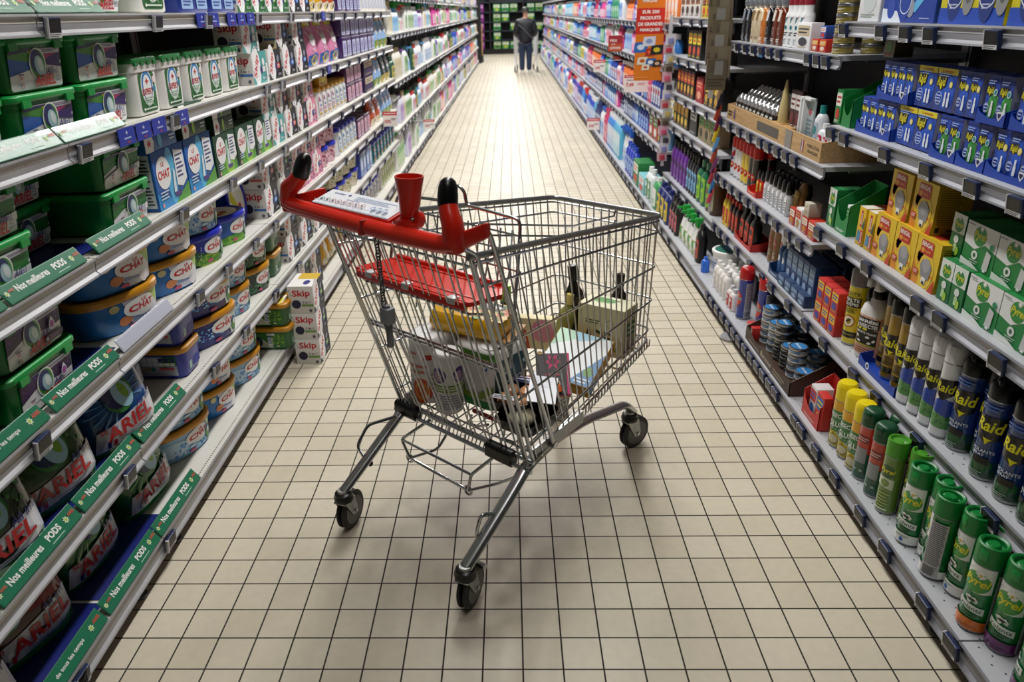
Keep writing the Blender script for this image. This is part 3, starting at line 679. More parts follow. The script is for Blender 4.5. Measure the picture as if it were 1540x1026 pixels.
def p_trigger():
    b = MB(); b.loft([(0, .078, .066, .03), (.006, .088, .074, .034), (.165, .09, .076, .034), (.19, .076, .068, .03), (.208, .046, .046, .02), (.216, .036, .036, .017)], P('ecebea'), 5)
    k = MB(); k.lathe([(.02, .216), (.021, .24), (.018, .244)], BLACK, 18)
    h = MB(); h.loft([(.244, .03, .05, .01, 0, .004), (.262, .034, .09, .012, 0, .004), (.285, .036, .1, .014, 0, .006), (.3, .032, .09, .014, 0, .01), (.308, .02, .06, .01, 0, .014)], P('e9e8e6'), 4); h.rbox(-.009, -.062, .266, .009, -.04, .292, P('d8d7d6'), .004, 2)
    g = MB(); g.tube([(0, -.036, .268), (0, -.05, .25), (0, -.052, .232), (0, -.046, .215)], [.006, .0065, .005, .004], BLACK, 8)
    A = Art(wrap(.0455, .0385, 2.4, .0, 0), .008)
    A.rect(-.12, .018, .12, .158, K('d9a48a')).rr(-.034, .052, .036, .112, .004, '191a16').poly([(-.038, .102), (.038, .116), (.038, .152), (-.038, .15)], '191a16')
    A.txt('BARRIÈRE', .0, .141, .014, WHITE, w=.064, bold=.05, rot=.06).txt('à INSECTES', .0, .123, .013, WHITE, w=.064, bold=.05, rot=.06).txt('RAMPANTS VOLANTS', 0, .098, .008, 'e8e6df', w=.064, bold=.04)
    for i in range(3): A.rect(-.034+i*.014, .107, -.025+i*.014, .115, 'ddd21c')
    for x, y in ((-.02, .082), (.008, .085), (.026, .076), (-.012, .066), (.014, .066)): A.ell(x, y, .006, .004, 'e2e0d8', x*30)
    A.bars(-.03, .053, .034, .06, 1, 'b8c21e', 0).txt("Ajourd'hui", 0, .034, .01, '6a3020', bold=.02) if False else A.bars(-.03, .053, .034, .06, 1, 'b8c21e', 0).bars(-.034, .024, .034, .046, 3, '7a4030')
    return [('bottle', b.mesh('bottle')), ('collar', k.mesh('collar')), ('spray_head', h.mesh('spray_head')), ('trigger', g.mesh('trigger')), ('label_print', A.mesh('label_print'))]
# ---------------------------------------------------------------- insecticide cartons
def raid_logo(A, cx, cy, w):
    h = w*.62
    A.poly([(cx-w*.62, cy-h*.35), (cx, cy-h*.8), (cx+w*.62, cy-h*.35), (cx+w*.66, cy+h*.8), (cx-w*.66, cy+h*.7)], '0b0b10').txt('Raid', cx, cy+h*.12, h*.95, 'e6dd10', w=w*1.0, sh=.18, bold=.05).star(cx+w*.02, cy-h*.5, h*.28, h*.12, 3, 'e6dd10', .4)
def p_refill_carton(v):
    """small blue plug-in refill carton: n night liquid, g green, t double"""
    W, D, H = (.105 if v == 't' else .056), .075, .112
    b = MB(); b.rbox(-W/2, -D/2, 0, W/2, D/2, H, K('1440a6'), .001, 1)
    A = Art(flat_front(-D/2)); x = W/2
    if v == 'g': A.ell(x*.35, H*.33, x*.75, H*.3, '2c8a3a').dots(-x*.2, H*.1, x*.9, H*.55, 8, .006, '4fa84a', 2)
    else: A.ell(x*.2, H*.45, x*.7, H*.4, '1d56c6')
    A.rect(-x, H*.93, x, H, '0f2f86')
    if v == 't': A.rect(-x, H*.86, x, H*1.0, 'e2d21a').txt('2 recharges', 0, H*.93, .008, 'c2401a', w=.06, bold=.04)
    raid_logo(A, -x*.35 if v != 't' else -x*.45, H*.66, .026 if v != 't' else .04)
    A.ell(x*.55, H*.64, .0085, .0085, 'e8d83a' if v != 'g' else 'cfe8e0').ell(x*.55, H*.64, .006, .006, 'f0e8a0' if v != 'g' else '2f8a9a').bars(-x*.8, H*.8, x*.4, H*.9, 2, '9fb8ea')
    for dx in ((x*.35,) if v != 't' else (x*.2, x*.55)): A.rr(dx-.005, H*.12, dx+.006, H*.34, .003, 'dfe8f2').rect(dx-.003, H*.34, dx+.004, H*.46, 'f0f2f6')
    A.ring(-x*.4, H*.3, .0105 if v != 't' else .016, .0118 if v != 't' else .0175, 'd0dcf2', 18).bars(-x*.7, H*.2, -x*.1, H*.4, 3, 'aebfe6')
    S = Art(flat_side(x, 0)); S2 = Art(lambda u, v_, h: Vector((x+h, u, v_)))
    S2.rect(-D/2, 0, D/2, H, 'b9b9c4').bars(-D*.4, H*.06, D*.4, H*.5, 12, '6a6a76')
    for q in (H*.66, H*.84):
        S2.poly([(0, q-.014), (.014, q), (0, q+.014), (-.014, q)], 'c2202a').poly([(0, q-.011), (.011, q), (0, q+.011), (-.011, q)], 'efefef').ell(0, q, .005, .005, '111')
    return [('carton', b.mesh('carton')), ('front_print', A.mesh('front_print')), ('side_print', S2.mesh('side_print'))]
def p_display_tray(c, W, D=.09, H=.05, logo='shield'):
    b = MB(); m = K(c); t = .002
    b.box(-W/2, -D/2, 0, W/2, D/2, .002, m); b.box(-W/2, D/2-t, .002, W/2, D/2, H*1.2, m)
    n = 9
    for s_ in (-1, 1):
        b.prism([(-D/2, .002), (D/2, .002), (D/2, H*1.2), (-D/2, H*.72)], s_*W/2-(t if s_ > 0 else 0), s_*W/2+(0 if s_ > 0 else t), m, Matrix(((0, 0, 1, 0), (1, 0, 0, 0), (0, 1, 0, 0), (0, 0, 0, 1))))
    prof = [(-W/2, .002), (W/2, .002)]+[(W/2-W*i/n, H*(.72-.42*sin(pi*i/n)**.6)) for i in range(n+1)]
    b.prism(prof, -D/2, -D/2+t, m, Matrix(((1, 0, 0, 0), (0, 0, 1, 0), (0, 1, 0, 0), (0, 0, 0, 1))))
    out = [('tray', b.mesh('tray'))]
    if logo:
        A = Art(flat_front(-D/2))
        if logo == 'shield': A.poly([(W*.3-.009, .022), (W*.3, .012), (W*.3+.009, .022), (W*.3+.01, .034), (W*.3-.01, .034)], 'e8e8ee').poly([(W*.3-.006, .024), (W*.3, .017), (W*.3+.006, .024), (W*.3+.007, .03), (W*.3-.007, .03)], '16245a')
        elif logo == 'round': A.ell(-W*.25, H*.36, .012, .012, 'e8ecf4').ell(-W*.25, H*.36, .006, .007, '16245a')
        else: A.bars(-W*.35, .006, W*.3, .016, 2, logo)
        out.append(('front_print', A.mesh('front_print')))
    return out
def p_plug_box(v):
    """b yellow plug diffuser box, p green and white diffuser box, s narrow variants"""
    if v == 'b':
        W, D, H = .105, .1, .142
        b = MB(); b.rbox(-W/2, -D/2, 0, W/2, D/2, H, K('dfb61a'), .0015, 1); A = Art(flat_front(-D/2)); x = W/2
        A.rect(-x, 0, x, H, 'e4c01c').dots(-x*.6, H*.2, x*.6, H*.7, 16, .02, 'e39a1c', 3).poly([(-x, 0), (-x*.4, 0), (-x, H*.5)], 'df8a1c').ell(x*.1, H*.36, .034, .052, 'e9c63a')
        A.rr(-x*.62, H*.66, x*.42, H*.95, .006, 'bf2418').txt('BENGAL', -x*.1, H*.87, .014, 'f0e6dc', w=.048, bold=.06, rot=-.02).ell(-x*.4, H*.74, .007, .007, 'e8a01c').txt('Liquide', .0, H*.74, .008, 'f0c23a', bold=.03)
        A.poly([(-.012, H*.22), (.024, H*.2), (.03, H*.48), (.012, H*.6), (-.012, H*.56), (-.02, H*.44)], '8b8c92').ell(.006, H*.47, .016, .02, 'a2a3a8').rect(-.004, H*.1, .014, H*.22, 'e9e9e4').rect(.0, H*.08, .01, H*.14, '33302a').rr(-x*.9, H*.2, -x*.45, H*.32, .003, 'c43a22').bars(-x*.84, H*.22, -x*.5, H*.3, 2, 'f0d8c8').poly([(x*.55, H*.0), (x, H*.0), (x, H*.3)], 'c43a1c').txt('41', x*.68, H*.3, .01, 'c2301c', bold=.05)
        S = Art(lambda u, v_, h: Vector((x+h, u, v_))); S.rect(-D/2, 0, D/2, H, 'b9981e').bars(-D*.42, H*.2, D*.3, H*.92, 16, '7d6612').rect(-D*.42, H*.05, -D*.3, H*.16, '2c2a18').bars(-D*.1, H*.06, D*.3, H*.13, 1, '55480e', 0)
        T = Art(flat_top(H)); T.rect(-x, -D/2, x, D/2, 'd2aa1c').rect(-x*.8, -D*.3, x*.2, D*.3, 'b8381c')
    elif v == 'p':
        W, D, H = .125, .1, .116
        b = MB(); b.rbox(-W/2, -D/2, 0, W/2, D/2, H, K('14763a'), .0015, 1); A = Art(flat_front(-D/2)); x = W/2
        A.rect(-x, 0, x, H, '14803c').poly([(-x, H*.5), (-x*.3, H*.42), (x*.3, H*.6), (x, H*.5), (x, H), (-x, H)], 'e8ebe8').ell(-x*.1, H*.74, .025, .026, '2c8a3a', 0, 22).txt('Pyrel', -x*.1, H*.73, .026, 'd8d42a', w=.044, sh=.2, bold=.05).star(-x*.06, H*.92, .009, .004, 8, 'f4f4ec')
        A.ell(-x*.2, H*.3, .012, .012, 'dfe6df').ell(-x*.2, H*.3, .005, .006, '2a5a3a').bars(-x*.45, H*.1, x*.1, H*.2, 2, 'a8ccb2').poly([(x*.4, H*.08), (x*.75, H*.08), (x*.8, H*.46), (x*.5, H*.52)], 'c9ccca').rect(x*.5, H*.04, x*.66, H*.1, 'e9ebe9').poly([(-x, 0), (x*.3, 0), (-x*.2, H*.1), (-x, H*.16)], 'dfe6df').ell(x*.75, H*.62, .008, .008, '1c8a5a').bars(-x*.9, H*.92, -x*.5, H*.97, 1, '7a7f7a', 0)
        S = Art(lambda u, v_, h: Vector((x+h, u, v_))); S.rect(-D/2, 0, D/2, H, '0f6a30').bars(-D*.4, H*.1, D*.4, H*.9, 10, '2f8a4c')
        T = Art(flat_top(H)); T.rect(-x, -D/2, x, D/2, '11803a').bars(-x*.8, -D*.3, x*.6, D*.3, 6, '4aa868')
    elif v == 'q':
        W, D, H = .06, .1, .116
        b = MB(); b.rbox(-W/2, -D/2, 0, W/2, D/2, H, K('14763a'), .0015, 1); A = Art(flat_front(-D/2)); x = W/2
        A.rect(-x, H*.55, x, H, 'dfe8df').ell(0, H*.74, .02, .02, '2c8a3a').txt('Pyrel', 0, H*.74, .02, 'd8d42a', w=.034, sh=.2, bold=.05).ell(0, H*.4, .011, .011, 'dfe6df').rr(-.006, H*.1, .008, H*.3, .003, 'b8d8a0').ell(x*.4, H*.14, .008, .012, '9fc83a').star(0, H*.9, .007, .003, 8, 'f4f4ec')
        S = Art(lambda u, v_, h: Vector((x+h, u, v_))); S.bars(-D*.4, H*.1, D*.4, H*.9, 10, '2f8a4c'); T = Art(flat_top(H)); T.bars(-x*.8, -D*.3, x*.6, D*.3, 4, '4aa868')
    else:
        W, D, H = .05, .085, .13
        b = MB(); b.rbox(-W/2, -D/2, 0, W/2, D/2, H, K('dfb61a'), .0015, 1); A = Art(flat_front(-D/2)); x = W/2
        A.rr(-x*.3, H*.5, x*.3, H*.92, .003, 'bf2418').txt('BENGAL', 0, H*.71, .011, 'f0e6dc', w=.04, bold=.05, rot=pi/2).poly([(-x*.7, H*.12), (x*.2, H*.1), (x*.3, H*.36), (-x*.5, H*.4)], '4a8ab0').rect(x*.3, H*.06, x*.96, H*.42, 'c4301c').txt('BENGAL', x*.63, H*.24, .009, 'f0e6dc', w=.04, bold=.05, rot=pi/2).poly([(x*.4, H*.5), (x, H*.45), (x, H*.8)], '3f5a55')
        S = Art(lambda u, v_, h: Vector((x+h, u, v_))); S.bars(-D*.4, H*.1, D*.4, H*.9, 10, '8a6a14'); T = Art(flat_top(H)); T.rect(-x, -D/2, x, D/2, 'e6e0d0').poly([(-x, 0), (x, D*.2), (x, D/2), (-x, D/2)], 'b8381c')
    return [('carton', b.mesh('carton')), ('front_print', A.mesh('front_print')), ('side_print', S.mesh('side_print')), ('top_print', T.mesh('top_print'))]
def p_wide_box(v):
    """big top shelf packs: y yellow and blue, w blue with a blue diffuser"""
    W, D, H = .3, .12, .2
    c = '1440a6' if v == 'w' else 'dcd01c'
    b = MB(); b.rbox(-W/2, -D/2, 0, W/2, D/2, H, K(c), .0015, 1); A = Art(flat_front(-D/2)); x = W/2
    if v == 'w':
        A.poly([(-x, 0), (-x*.2, 0), (-x*.4, H*.16), (-x, H*.2)], 'dfe6f2').ell(-x*.65, H*.2, .024, .03, '2248a8').poly([(x*.1, H*.18), (x*.3, H*.14), (x*.85, H*.5), (x*.75, H*.62)], '5ab4e6').ell(x*.12, H*.2, .02, .026, '8f98a8').ell(-x*.1, H*.28, .032, .048, '1a3f9e').ring(-x*.1, H*.28, .03, .033, 'dfe6f2').txt('GEL', -x*.38, H*.42, .026, 'e8ecf4', bold=.05).bars(x*.5, .01, x*.85, .016, 1, '9fb0d8')
        raid_logo(A, -x*.65, H*.5, .06)
    else:
        A.rect(-x, 0, x, H*.2, '1a48b0')
        for cx in (-x*.55, x*.45): A.ell(cx, H*.38, .036, .07, '10307c', 0, 24).ring(cx, H*.38, .035, .038, 'e8ecf4', 24).txt('Night&Day', cx, H*.33, .01, 'e8ecf4', w=.056, bold=.04).bars(cx-.018, H*.18, cx+.018, H*.26, 2, 'b0bce0'); A.ell(cx+.065, H*.36, .026, .05, '8b8c8e').ell(cx+.065, H*.34, .012, .018, '5c5d60')
    return [('carton', b.mesh('carton')), ('front_print', A.mesh('front_print'))]
def p_tin(v):
    r, H = .0365, .034
    b = MB(); b.lathe([(r*.94, 0), (r, .002), (r, .006), (r*.97, .007), (r*.97, .022), (r*1.01, .023), (r*1.02, .025), (r*1.02, .03)], mat({'w': 'c9c6bd', 'k': '131211', 'g': 'b2a46a'}[v], .35, .1 if v != 'g' else .7), 28)
    l = MB(); l.lathe([(r*1.03, .023), (r*1.04, .025), (r*1.04, .031), (r*1.0, .0335), (r*.9, .0335), (r*.88, .032), (r*.2, .032)], mat('a8a9ab', .25, .9), 28, False)
    T = Art(flat_top(.032)); T.ell(0, 0, r*.86, r*.86, '2f7ab8' if v != 'g' else 'cfae2a', 0, 26).txt('Baranne', 0, 0, .012, 'e4ecf2', w=.05, sh=.2, bold=.03)
    A = Art(wrap(r*.98), .006); A.rect(-.05, .009, .05, .02, {'w': '5f86b0', 'k': '2c2c30', 'g': '8a7a2c'}[v]).bars(-.03, .011, .03, .018, 2, 'dcdcd8')
    return [('tin', b.mesh('tin')), ('lid', l.mesh('lid')), ('lid_print', T.mesh('lid_print')), ('label_print', A.mesh('label_print'))]
def p_polish_jar(c='1a1614'):
    b = MB(); b.loft([(0, .05, .036, .014), (.004, .056, .04, .016), (.06, .056, .04, .016), (.066, .05, .036, .014)], P(c), 4)
    l = MB(); l.loft([(.064, .052, .04, .016), (.068, .056, .043, .017), (.088, .05, .038, .015), (.1, .03, .022, .01), (.108, .014, .012, .005)], mat('c4c5c8', .25, .8), 4)
    A = Art(flat_front(-.0203)); A.rr(-.02, .012, .02, .052, .006, 'd8d5cc').bars(-.014, .02, .014, .045, 3, '3a3430')
    return [('jar', b.mesh('jar')), ('cap', l.mesh('cap')), ('label_print', A.mesh('label_print'))]
def p_squeeze(c, l):
    """tall flat shoe dye bottle with a clear domed cap"""
    b = MB(); b.loft([(0, .058, .036, .016), (.004, .064, .04, .018), (.13, .066, .04, .018), (.15, .05, .034, .016), (.156, .03, .03, .014)], G(c), 4); b.lathe([(.016, .156), (.016, .168)], P('e6e3de'), 16)
    k = MB(); k.loft([(.168, .05, .036, .016), (.185, .048, .034, .016), (.2, .03, .022, .01)], mat('8d929a', .15, trans=.5), 4)
    A = Art(flat_front(-.0202)); A.poly([(-.026, .1), (.0, .1), (.026, .145), (-.006, .145)], l).ell(.0, .06, .014, .02, c).ring(0, .06, .013, .0145, l).bars(-.02, .015, .02, .03, 2, l)
    return [('bottle', b.mesh('bottle')), ('cap', k.mesh('cap')), ('label_print', A.mesh('label_print'))]
def p_shoe_spray():
    b = MB(); b.lathe([(.024, 0), (.027, .003), (.027, .12), (.025, .13), (.019, .14), (.019, .165)], P('e9ebec'), 24)
    k = MB(); k.lathe([(.02, .165), (.02, .2), (.017, .205)], P('8a2030'), 20)
    A = Art(wrap(.027), .005); A.poly([(-.02, .095), (.0, .095), (.016, .118), (-.02, .118)], '2a8a98').ell(.006, .078, .009, .009, '4a9aa6').ell(.006, .078, .004, .004, '16242a').bars(-.02, .045, .02, .062, 2, '2a3440').bars(-.018, .012, .016, .036, 3, 'a8b0b8').poly([(-.022, .088), (.02, .12), (.02, .122), (-.022, .09)], 'b83a48')
    return [('bottle', b.mesh('bottle')), ('cap', k.mesh('cap')), ('label_print', A.mesh('label_print'))]
def p_applicator(c, l):
    b = MB(); b.loft([(0, .03, .03, .012), (.004, .034, .034, .014), (.08, .034, .034, .014), (.09, .028, .028, .012)], P(c), 4)
    k = MB(); k.loft([(.09, .034, .034, .014), (.094, .036, .036, .015), (.13, .032, .032, .014), (.142, .022, .022, .01)], G('0c0c0e'), 4)
    A = Art(flat_front(-.0172)); A.rr(-.012, .012, .012, .078, .004, l).bars(-.009, .02, .009, .06, 4, '30302e')
    return [('bottle', b.mesh('bottle')), ('cap', k.mesh('cap')), ('label_print', A.mesh('label_print'))]
def p_canister(c, lid, a1, a2):
    W, D, H = .105, .09, .17
    b = MB(); b.loft([(.001, W*.86, D*.86, .03), (.008, W*.92, D*.92, .034), (H-.024, W*.96, D*.96, .036)], P(c), 5)
    l = MB(); l.loft([(H-.026, W*1.02, D*1.02, .038), (H-.022, W*1.04, D*1.04, .038), (H-.006, W*1.04, D*1.04, .038), (H, W*.96, D*.96, .034)], P(lid), 5)
    A = Art(flat_front(-D*.485)); A.rr(-.034, .015, .034, H-.036, .01, c).star(-.012, H*.62, .02, .011, 6, a1).txt('So', .008, H*.6, .02, a2, bold=.05).txt('Clean' if a2 == '3a5ab0' else 'Pure', .004, H*.44, .016, a2, bold=.04).rect(-.028, .02, .026, .034, 'c9a02a').bars(-.026, .04, .026, .06, 2, a1)
    return [('tub', b.mesh('tub')), ('lid', l.mesh('lid')), ('label_print', A.mesh('label_print'))]
def p_far_bottle(kind, c1, c2, c3, W, D, H):
    """bottle too small in view to need separate parts: one mesh with its cap and label"""
    secs, cap, (l0, l1) = BOT[kind]
    b = MB(); b.loft([(z*H, w*W, d*D, min(w*W, d*D)*.42) for z, w, d in secs], P(c1), 3); b.loft([(z*H, w*W, d*D, min(w*W, d*D)*.4) for z, w, d in cap], P(c2), 2)
    if kind == 'jug': b.tube([(W*.36, 0, H*.5), (W*.62, 0, H*.58), (W*.62, 0, H*.72), (W*.3, 0, H*.78)], .011, P(c1), 5)
    b.box(-W*.36, -D*.515, l0*H, W*.36, -D*.4, l1*H, P(c3)); b.box(-W*.2, -D*.52, (l0+.35*(l1-l0))*H, W*.22, -D*.4, (l0+.75*(l1-l0))*H, P(c2))
    return [('bottle', b.mesh('bottle'))]
def p_crate():
    L, D, H = 1.27, .22, .075; m = noisy('pale_pine', 'b08a5c', 'c9a676', 6, .6, 0, (1, 14, 14)); b = MB()
    b.box(-L/2, -D/2, 0, L/2, D/2, .008, m); b.box(-L/2, -D/2, .008, L/2, -D/2+.01, H, m)
    for s_ in (-1, 1):
        b.prism([(-D/2+.01, .008), (D/2+.12, .008), (D/2+.12, .1), (D/2-.06, .1), (-D/2+.01, H)], s_*(L/2)-(.01 if s_ > 0 else 0), s_*L/2+(0 if s_ > 0 else .01), m, Matrix(((0, 0, 1, 0), (1, 0, 0, 0), (0, 1, 0, 0), (0, 0, 0, 1))))
    b.box(-L/2, D/2, .008, L/2, D/2+.008, .06, m)
    A = Art(flat_front(-D/2)); A.txt('FABRICATION', L*.44, .046, .014, '2a1c10', w=.12, bold=.03).txt('FRANÇAISE', L*.44, .024, .014, '2a1c10', w=.1, bold=.03).rect(L*.345, .015, L*.352, .06, '26357c').rect(L*.352, .015, L*.358, .06, 'e6e4e0').rect(L*.358, .015, L*.365, .06, 'b5242c').rr(-L*.1, .016, L*.13, .056, .003, '54504a').rect(L*.2, .0, L*.26, .074, '8a8680').bars(-L*.48, .02, -L*.42, .05, 2, '2a1c10').rect(-L*.4, .015, -L*.385, .06, '55407a')
    return [('crate', b.mesh('crate')), ('stamped_print', A.mesh('stamped_print'))]
def p_tube():
    b = MB(); b.sell([(0, .02, .02), (.02, .024, .024), (.12, .02, .02), (.2, .012, .01), (.24, .004, .003)], P('cdbb86'), 20); c = MB(); c.sell([(.0, .021, .021), (.018, .022, .022), (.02, .02, .02)], P('b8a46a'), 20); return [('tube', b.mesh('tube')), ('cap', c.mesh('cap'))]
def p_lace_rack():
    b = MB(); m = P('dfe2e4')
    for x in (-.05, -.018): b.rbox(x-.006, -.03, 0, x+.006, .0, .2, m, .002, 1)
    b.rbox(-.05, -.03, .19, .05, .0, .2, m, .002, 1); b.rbox(-.018, -.01, 0, .05, .0, .2, mat('a8b4b8', .2), .002, 1)
    A = Art(flat_front(-.0101)); A.bars(-.01, .03, .04, .12, 6, '6a8a94').poly([(.015, .13), (.03, .145), (.015, .16), (0, .145)], 'c8404a')
    return [('rack', b.mesh('rack')), ('front_print', A.mesh('front_print'))]
def p_brush():
    w_ = noisy('oiled_beech', '7a5a2c', '9a7640', 30, .5, 0, (8, 8, 1)); b = MB(); M_ = Matrix.Rotation(-.12, 4, 'X')
    b.sell([(0, .012, .01), (.02, .026, .014), (.08, .03, .015), (.14, .026, .014), (.165, .01, .008)], w_, 20, 2.4, M=M_)
    k = MB(); k.sell([(.02, .018, .012, 0, -.016), (.08, .022, .014, 0, -.018), (.13, .018, .012, 0, -.016)], noisy('bristle', '5a4622', '8a6c34', 90, .9), 18, 2.4, M=M_); A = Art(lambda u, v, h: M_ @ Vector((u, -.034-h, v)))
    for i in range(6): A.rect(-.014, .04+.013*i, .014, .046+.013*i, '3a2c14')
    return [('handle', b.mesh('handle')), ('bristles', k.mesh('bristles')), ('bristle_gap_print', A.mesh('bristle_gap_print'))]
def p_bucket():
    b = MB(); b.lathe([(.07, 0), (.075, .004), (.086, .15)], P('e9eaec'), 28); l = MB(); l.lathe([(.088, .142), (.091, .146), (.091, .162), (.086, .165), (.08, .163)], P('eef0f0'), 28); T = Art(flat_top(.1635)); T.ell(0, 0, .076, .076, '1f6a5a', 0, 24).ell(-.02, .0, .04, .03, '3a8ab0').star(.02, .02, .025, .015, 6, '8fc83a')
    A = Art(wrap(.0755, .0755, 2, 0, .073), .008); A.rr(-.04, .03, .04, .12, .005, 'b8c4d8').bars(-.03, .05, .03, .1, 3, '2a4a8a'); return [('bucket', b.mesh('bucket')), ('lid', l.mesh('lid')), ('lid_print', T.mesh('lid_print')), ('label_print', A.mesh('label_print'))]
def p_polish_tray():
    L, D, H = .56, .32, .05; m = K('3b2616'); b = MB(); b.box(-L/2, -D/2, 0, L/2, D/2, .002, m)
    n = 24; b.prism([(-L/2, .002), (L/2, .002)]+[(L/2-L*i/n, H*(1+.25*cos(4*pi*i/n))) for i in range(n+1)], -D/2, -D/2+.003, m, Matrix(((1, 0, 0, 0), (0, 0, 1, 0), (0, 1, 0, 0), (0, 0, 0, 1))))
    for s_ in (-1, 1): b.prism([(-D/2, .002), (D/2, .002), (D/2, .235), (D*.3, .23), (.0, .15), (-D/2, H*1.2)], s_*L/2-(.003 if s_ > 0 else 0), s_*L/2+(0 if s_ > 0 else .003), m, Matrix(((0, 0, 1, 0), (1, 0, 0, 0), (0, 1, 0, 0), (0, 0, 0, 1))))
    b.box(-L/2, D/2-.003, .002, L/2, D/2, .235, m)
    A = Art(flat_front(-D/2)); A.txt('Baranne', .0, .026, .024, 'c8bca8', w=.13, sh=.25, bold=.01).bars(L*.16, .008, L*.4, .036, 2, '9a8c76').bars(-L*.4, .012, -L*.16, .024, 1, '9a8c76', 0)
    return [('tray', b.mesh('tray')), ('front_print', A.mesh('front_print'))]
# ---------------------------------------------------------------- camera
CAMP = dict(f=1111.13603, R=ROT_R, U=ROT_U, F=ROT_F)
def make_camera():
    cd = bpy.data.cameras.new('camera'); co = bpy.data.objects.new('camera', cd); COL.objects.link(co)
    R, U, F = Vector(CAMP['R']), Vector(CAMP['U']), Vector(CAMP['F'])
    m = Matrix(((R.x, U.x, -F.x, 0), (R.y, U.y, -F.y, 0), (R.z, U.z, -F.z, CAM_H), (0, 0, 0, 1)))
    co.matrix_world = m
    cd.sensor_width = 36; cd.lens = CAMP['f']/1540*36
    cd.shift_x = .0355856/1.540; cd.shift_y = -.0325426/1.540
    cd.clip_start = .05; cd.clip_end = 80
    cd.dof.use_dof = True; cd.dof.focus_distance = 2.35; cd.dof.aperture_fstop = 4.0
    SC.camera = co
make_camera()
SC.view_settings.view_transform = 'Standard'
SC.view_settings.look = 'None'
SC.view_settings.gamma = 1
SC.view_settings.exposure = EXPOSURE

# ---------------------------------------------------------------- room shell
def floor_mat():
    m = bpy.data.materials.new('floor_tiles'); m.use_nodes = True
    nt = m.node_tree; b = nt.nodes['Principled BSDF']; N = nt.nodes.new; L = nt.links.new
    g = N('ShaderNodeNewGeometry'); mp = N('ShaderNodeMapping')
    mp.inputs['Location'].default_value = (-TILE_X, -TILE_Y, 0)
    br = N('ShaderNodeTexBrick'); br.offset = 0; br.squash = 1
    br.inputs['Scale'].default_value = 1; br.inputs['Brick Width'].default_value = .1; br.inputs['Row Height'].default_value = .1
    br.inputs['Mortar Size'].default_value = .0023; br.inputs['Mortar Smooth'].default_value = .15; br.inputs['Bias'].default_value = 0
    br.inputs['Color1'].default_value = (*hexc('d9cfbb'), 1); br.inputs['Color2'].default_value = (*hexc('cfc4ae'), 1); br.inputs['Mortar'].default_value = (*hexc('2b2620'), 1)
    nz = N('ShaderNodeTexNoise'); nz.inputs['Scale'].default_value = 1.3; nz.inputs['Detail'].default_value = 5
    n2 = N('ShaderNodeTexNoise'); n2.inputs['Scale'].default_value = 38; n2.inputs['Detail'].default_value = 3
    r1 = N('ShaderNodeMapRange'); r1.inputs[1].default_value = .3; r1.inputs[2].default_value = .7; r1.inputs[3].default_value = .9; r1.inputs[4].default_value = 1.03
    r2 = N('ShaderNodeMapRange'); r2.inputs[1].default_value = .25; r2.inputs[2].default_value = .75; r2.inputs[3].default_value = .95; r2.inputs[4].default_value = 1.03
    mu = N('ShaderNodeMath'); mu.operation = 'MULTIPLY'
    mx = N('ShaderNodeVectorMath'); mx.operation = 'SCALE'
    L(g.outputs['Position'], mp.inputs['Vector']); L(mp.outputs['Vector'], br.inputs['Vector'])
    L(g.outputs['Position'], nz.inputs['Vector']); L(g.outputs['Position'], n2.inputs['Vector'])
    L(nz.outputs['Fac'], r1.inputs[0]); L(n2.outputs['Fac'], r2.inputs[0]); L(r1.outputs[0], mu.inputs[0]); L(r2.outputs[0], mu.inputs[1])
    L(br.outputs['Color'], mx.inputs[0]); L(mu.outputs[0], mx.inputs['Scale']); L(mx.outputs[0], b.inputs['Base Color'])
    rr = N('ShaderNodeMapRange'); rr.inputs[3].default_value = .46; rr.inputs[4].default_value = .85
    L(br.outputs['Fac'], rr.inputs[0]); L(rr.outputs[0], b.inputs['Roughness'])
    bp = N('ShaderNodeBump'); bp.invert = True; bp.inputs['Strength'].default_value = .5; bp.inputs['Distance'].default_value = .002
    L(br.outputs['Fac'], bp.inputs['Height']); L(bp.outputs['Normal'], b.inputs['Normal'])
    return m
X0, X1, Y0, Y1, ZC = -7.0, 7.0, -4.0, 33.0, 3.7
def slab(name, a, b_, m):
    q = MB(); q.box(*a, *b_, m); return struct(name, q.mesh(name))
slab('floor', (X0, Y0, -.1), (X1, Y1, 0), floor_mat())
slab('ceiling', (X0, Y0, ZC), (X1, Y1, ZC+.1), K('8a8a88'))
slab('wall_back', (X0, Y1, 0), (X1, Y1+.1, ZC), K('4a4a4c'))
slab('wall_front', (X0, Y0-.1, 0), (X1, Y0, ZC), K('6a6a6a'))
slab('wall_left', (X0-.1, Y0, 0), (X0, Y1, ZC), K('6a6a6a'))
slab('wall_right', (X1, Y0, 0), (X1+.1, Y1, ZC), K('6a6a6a'))
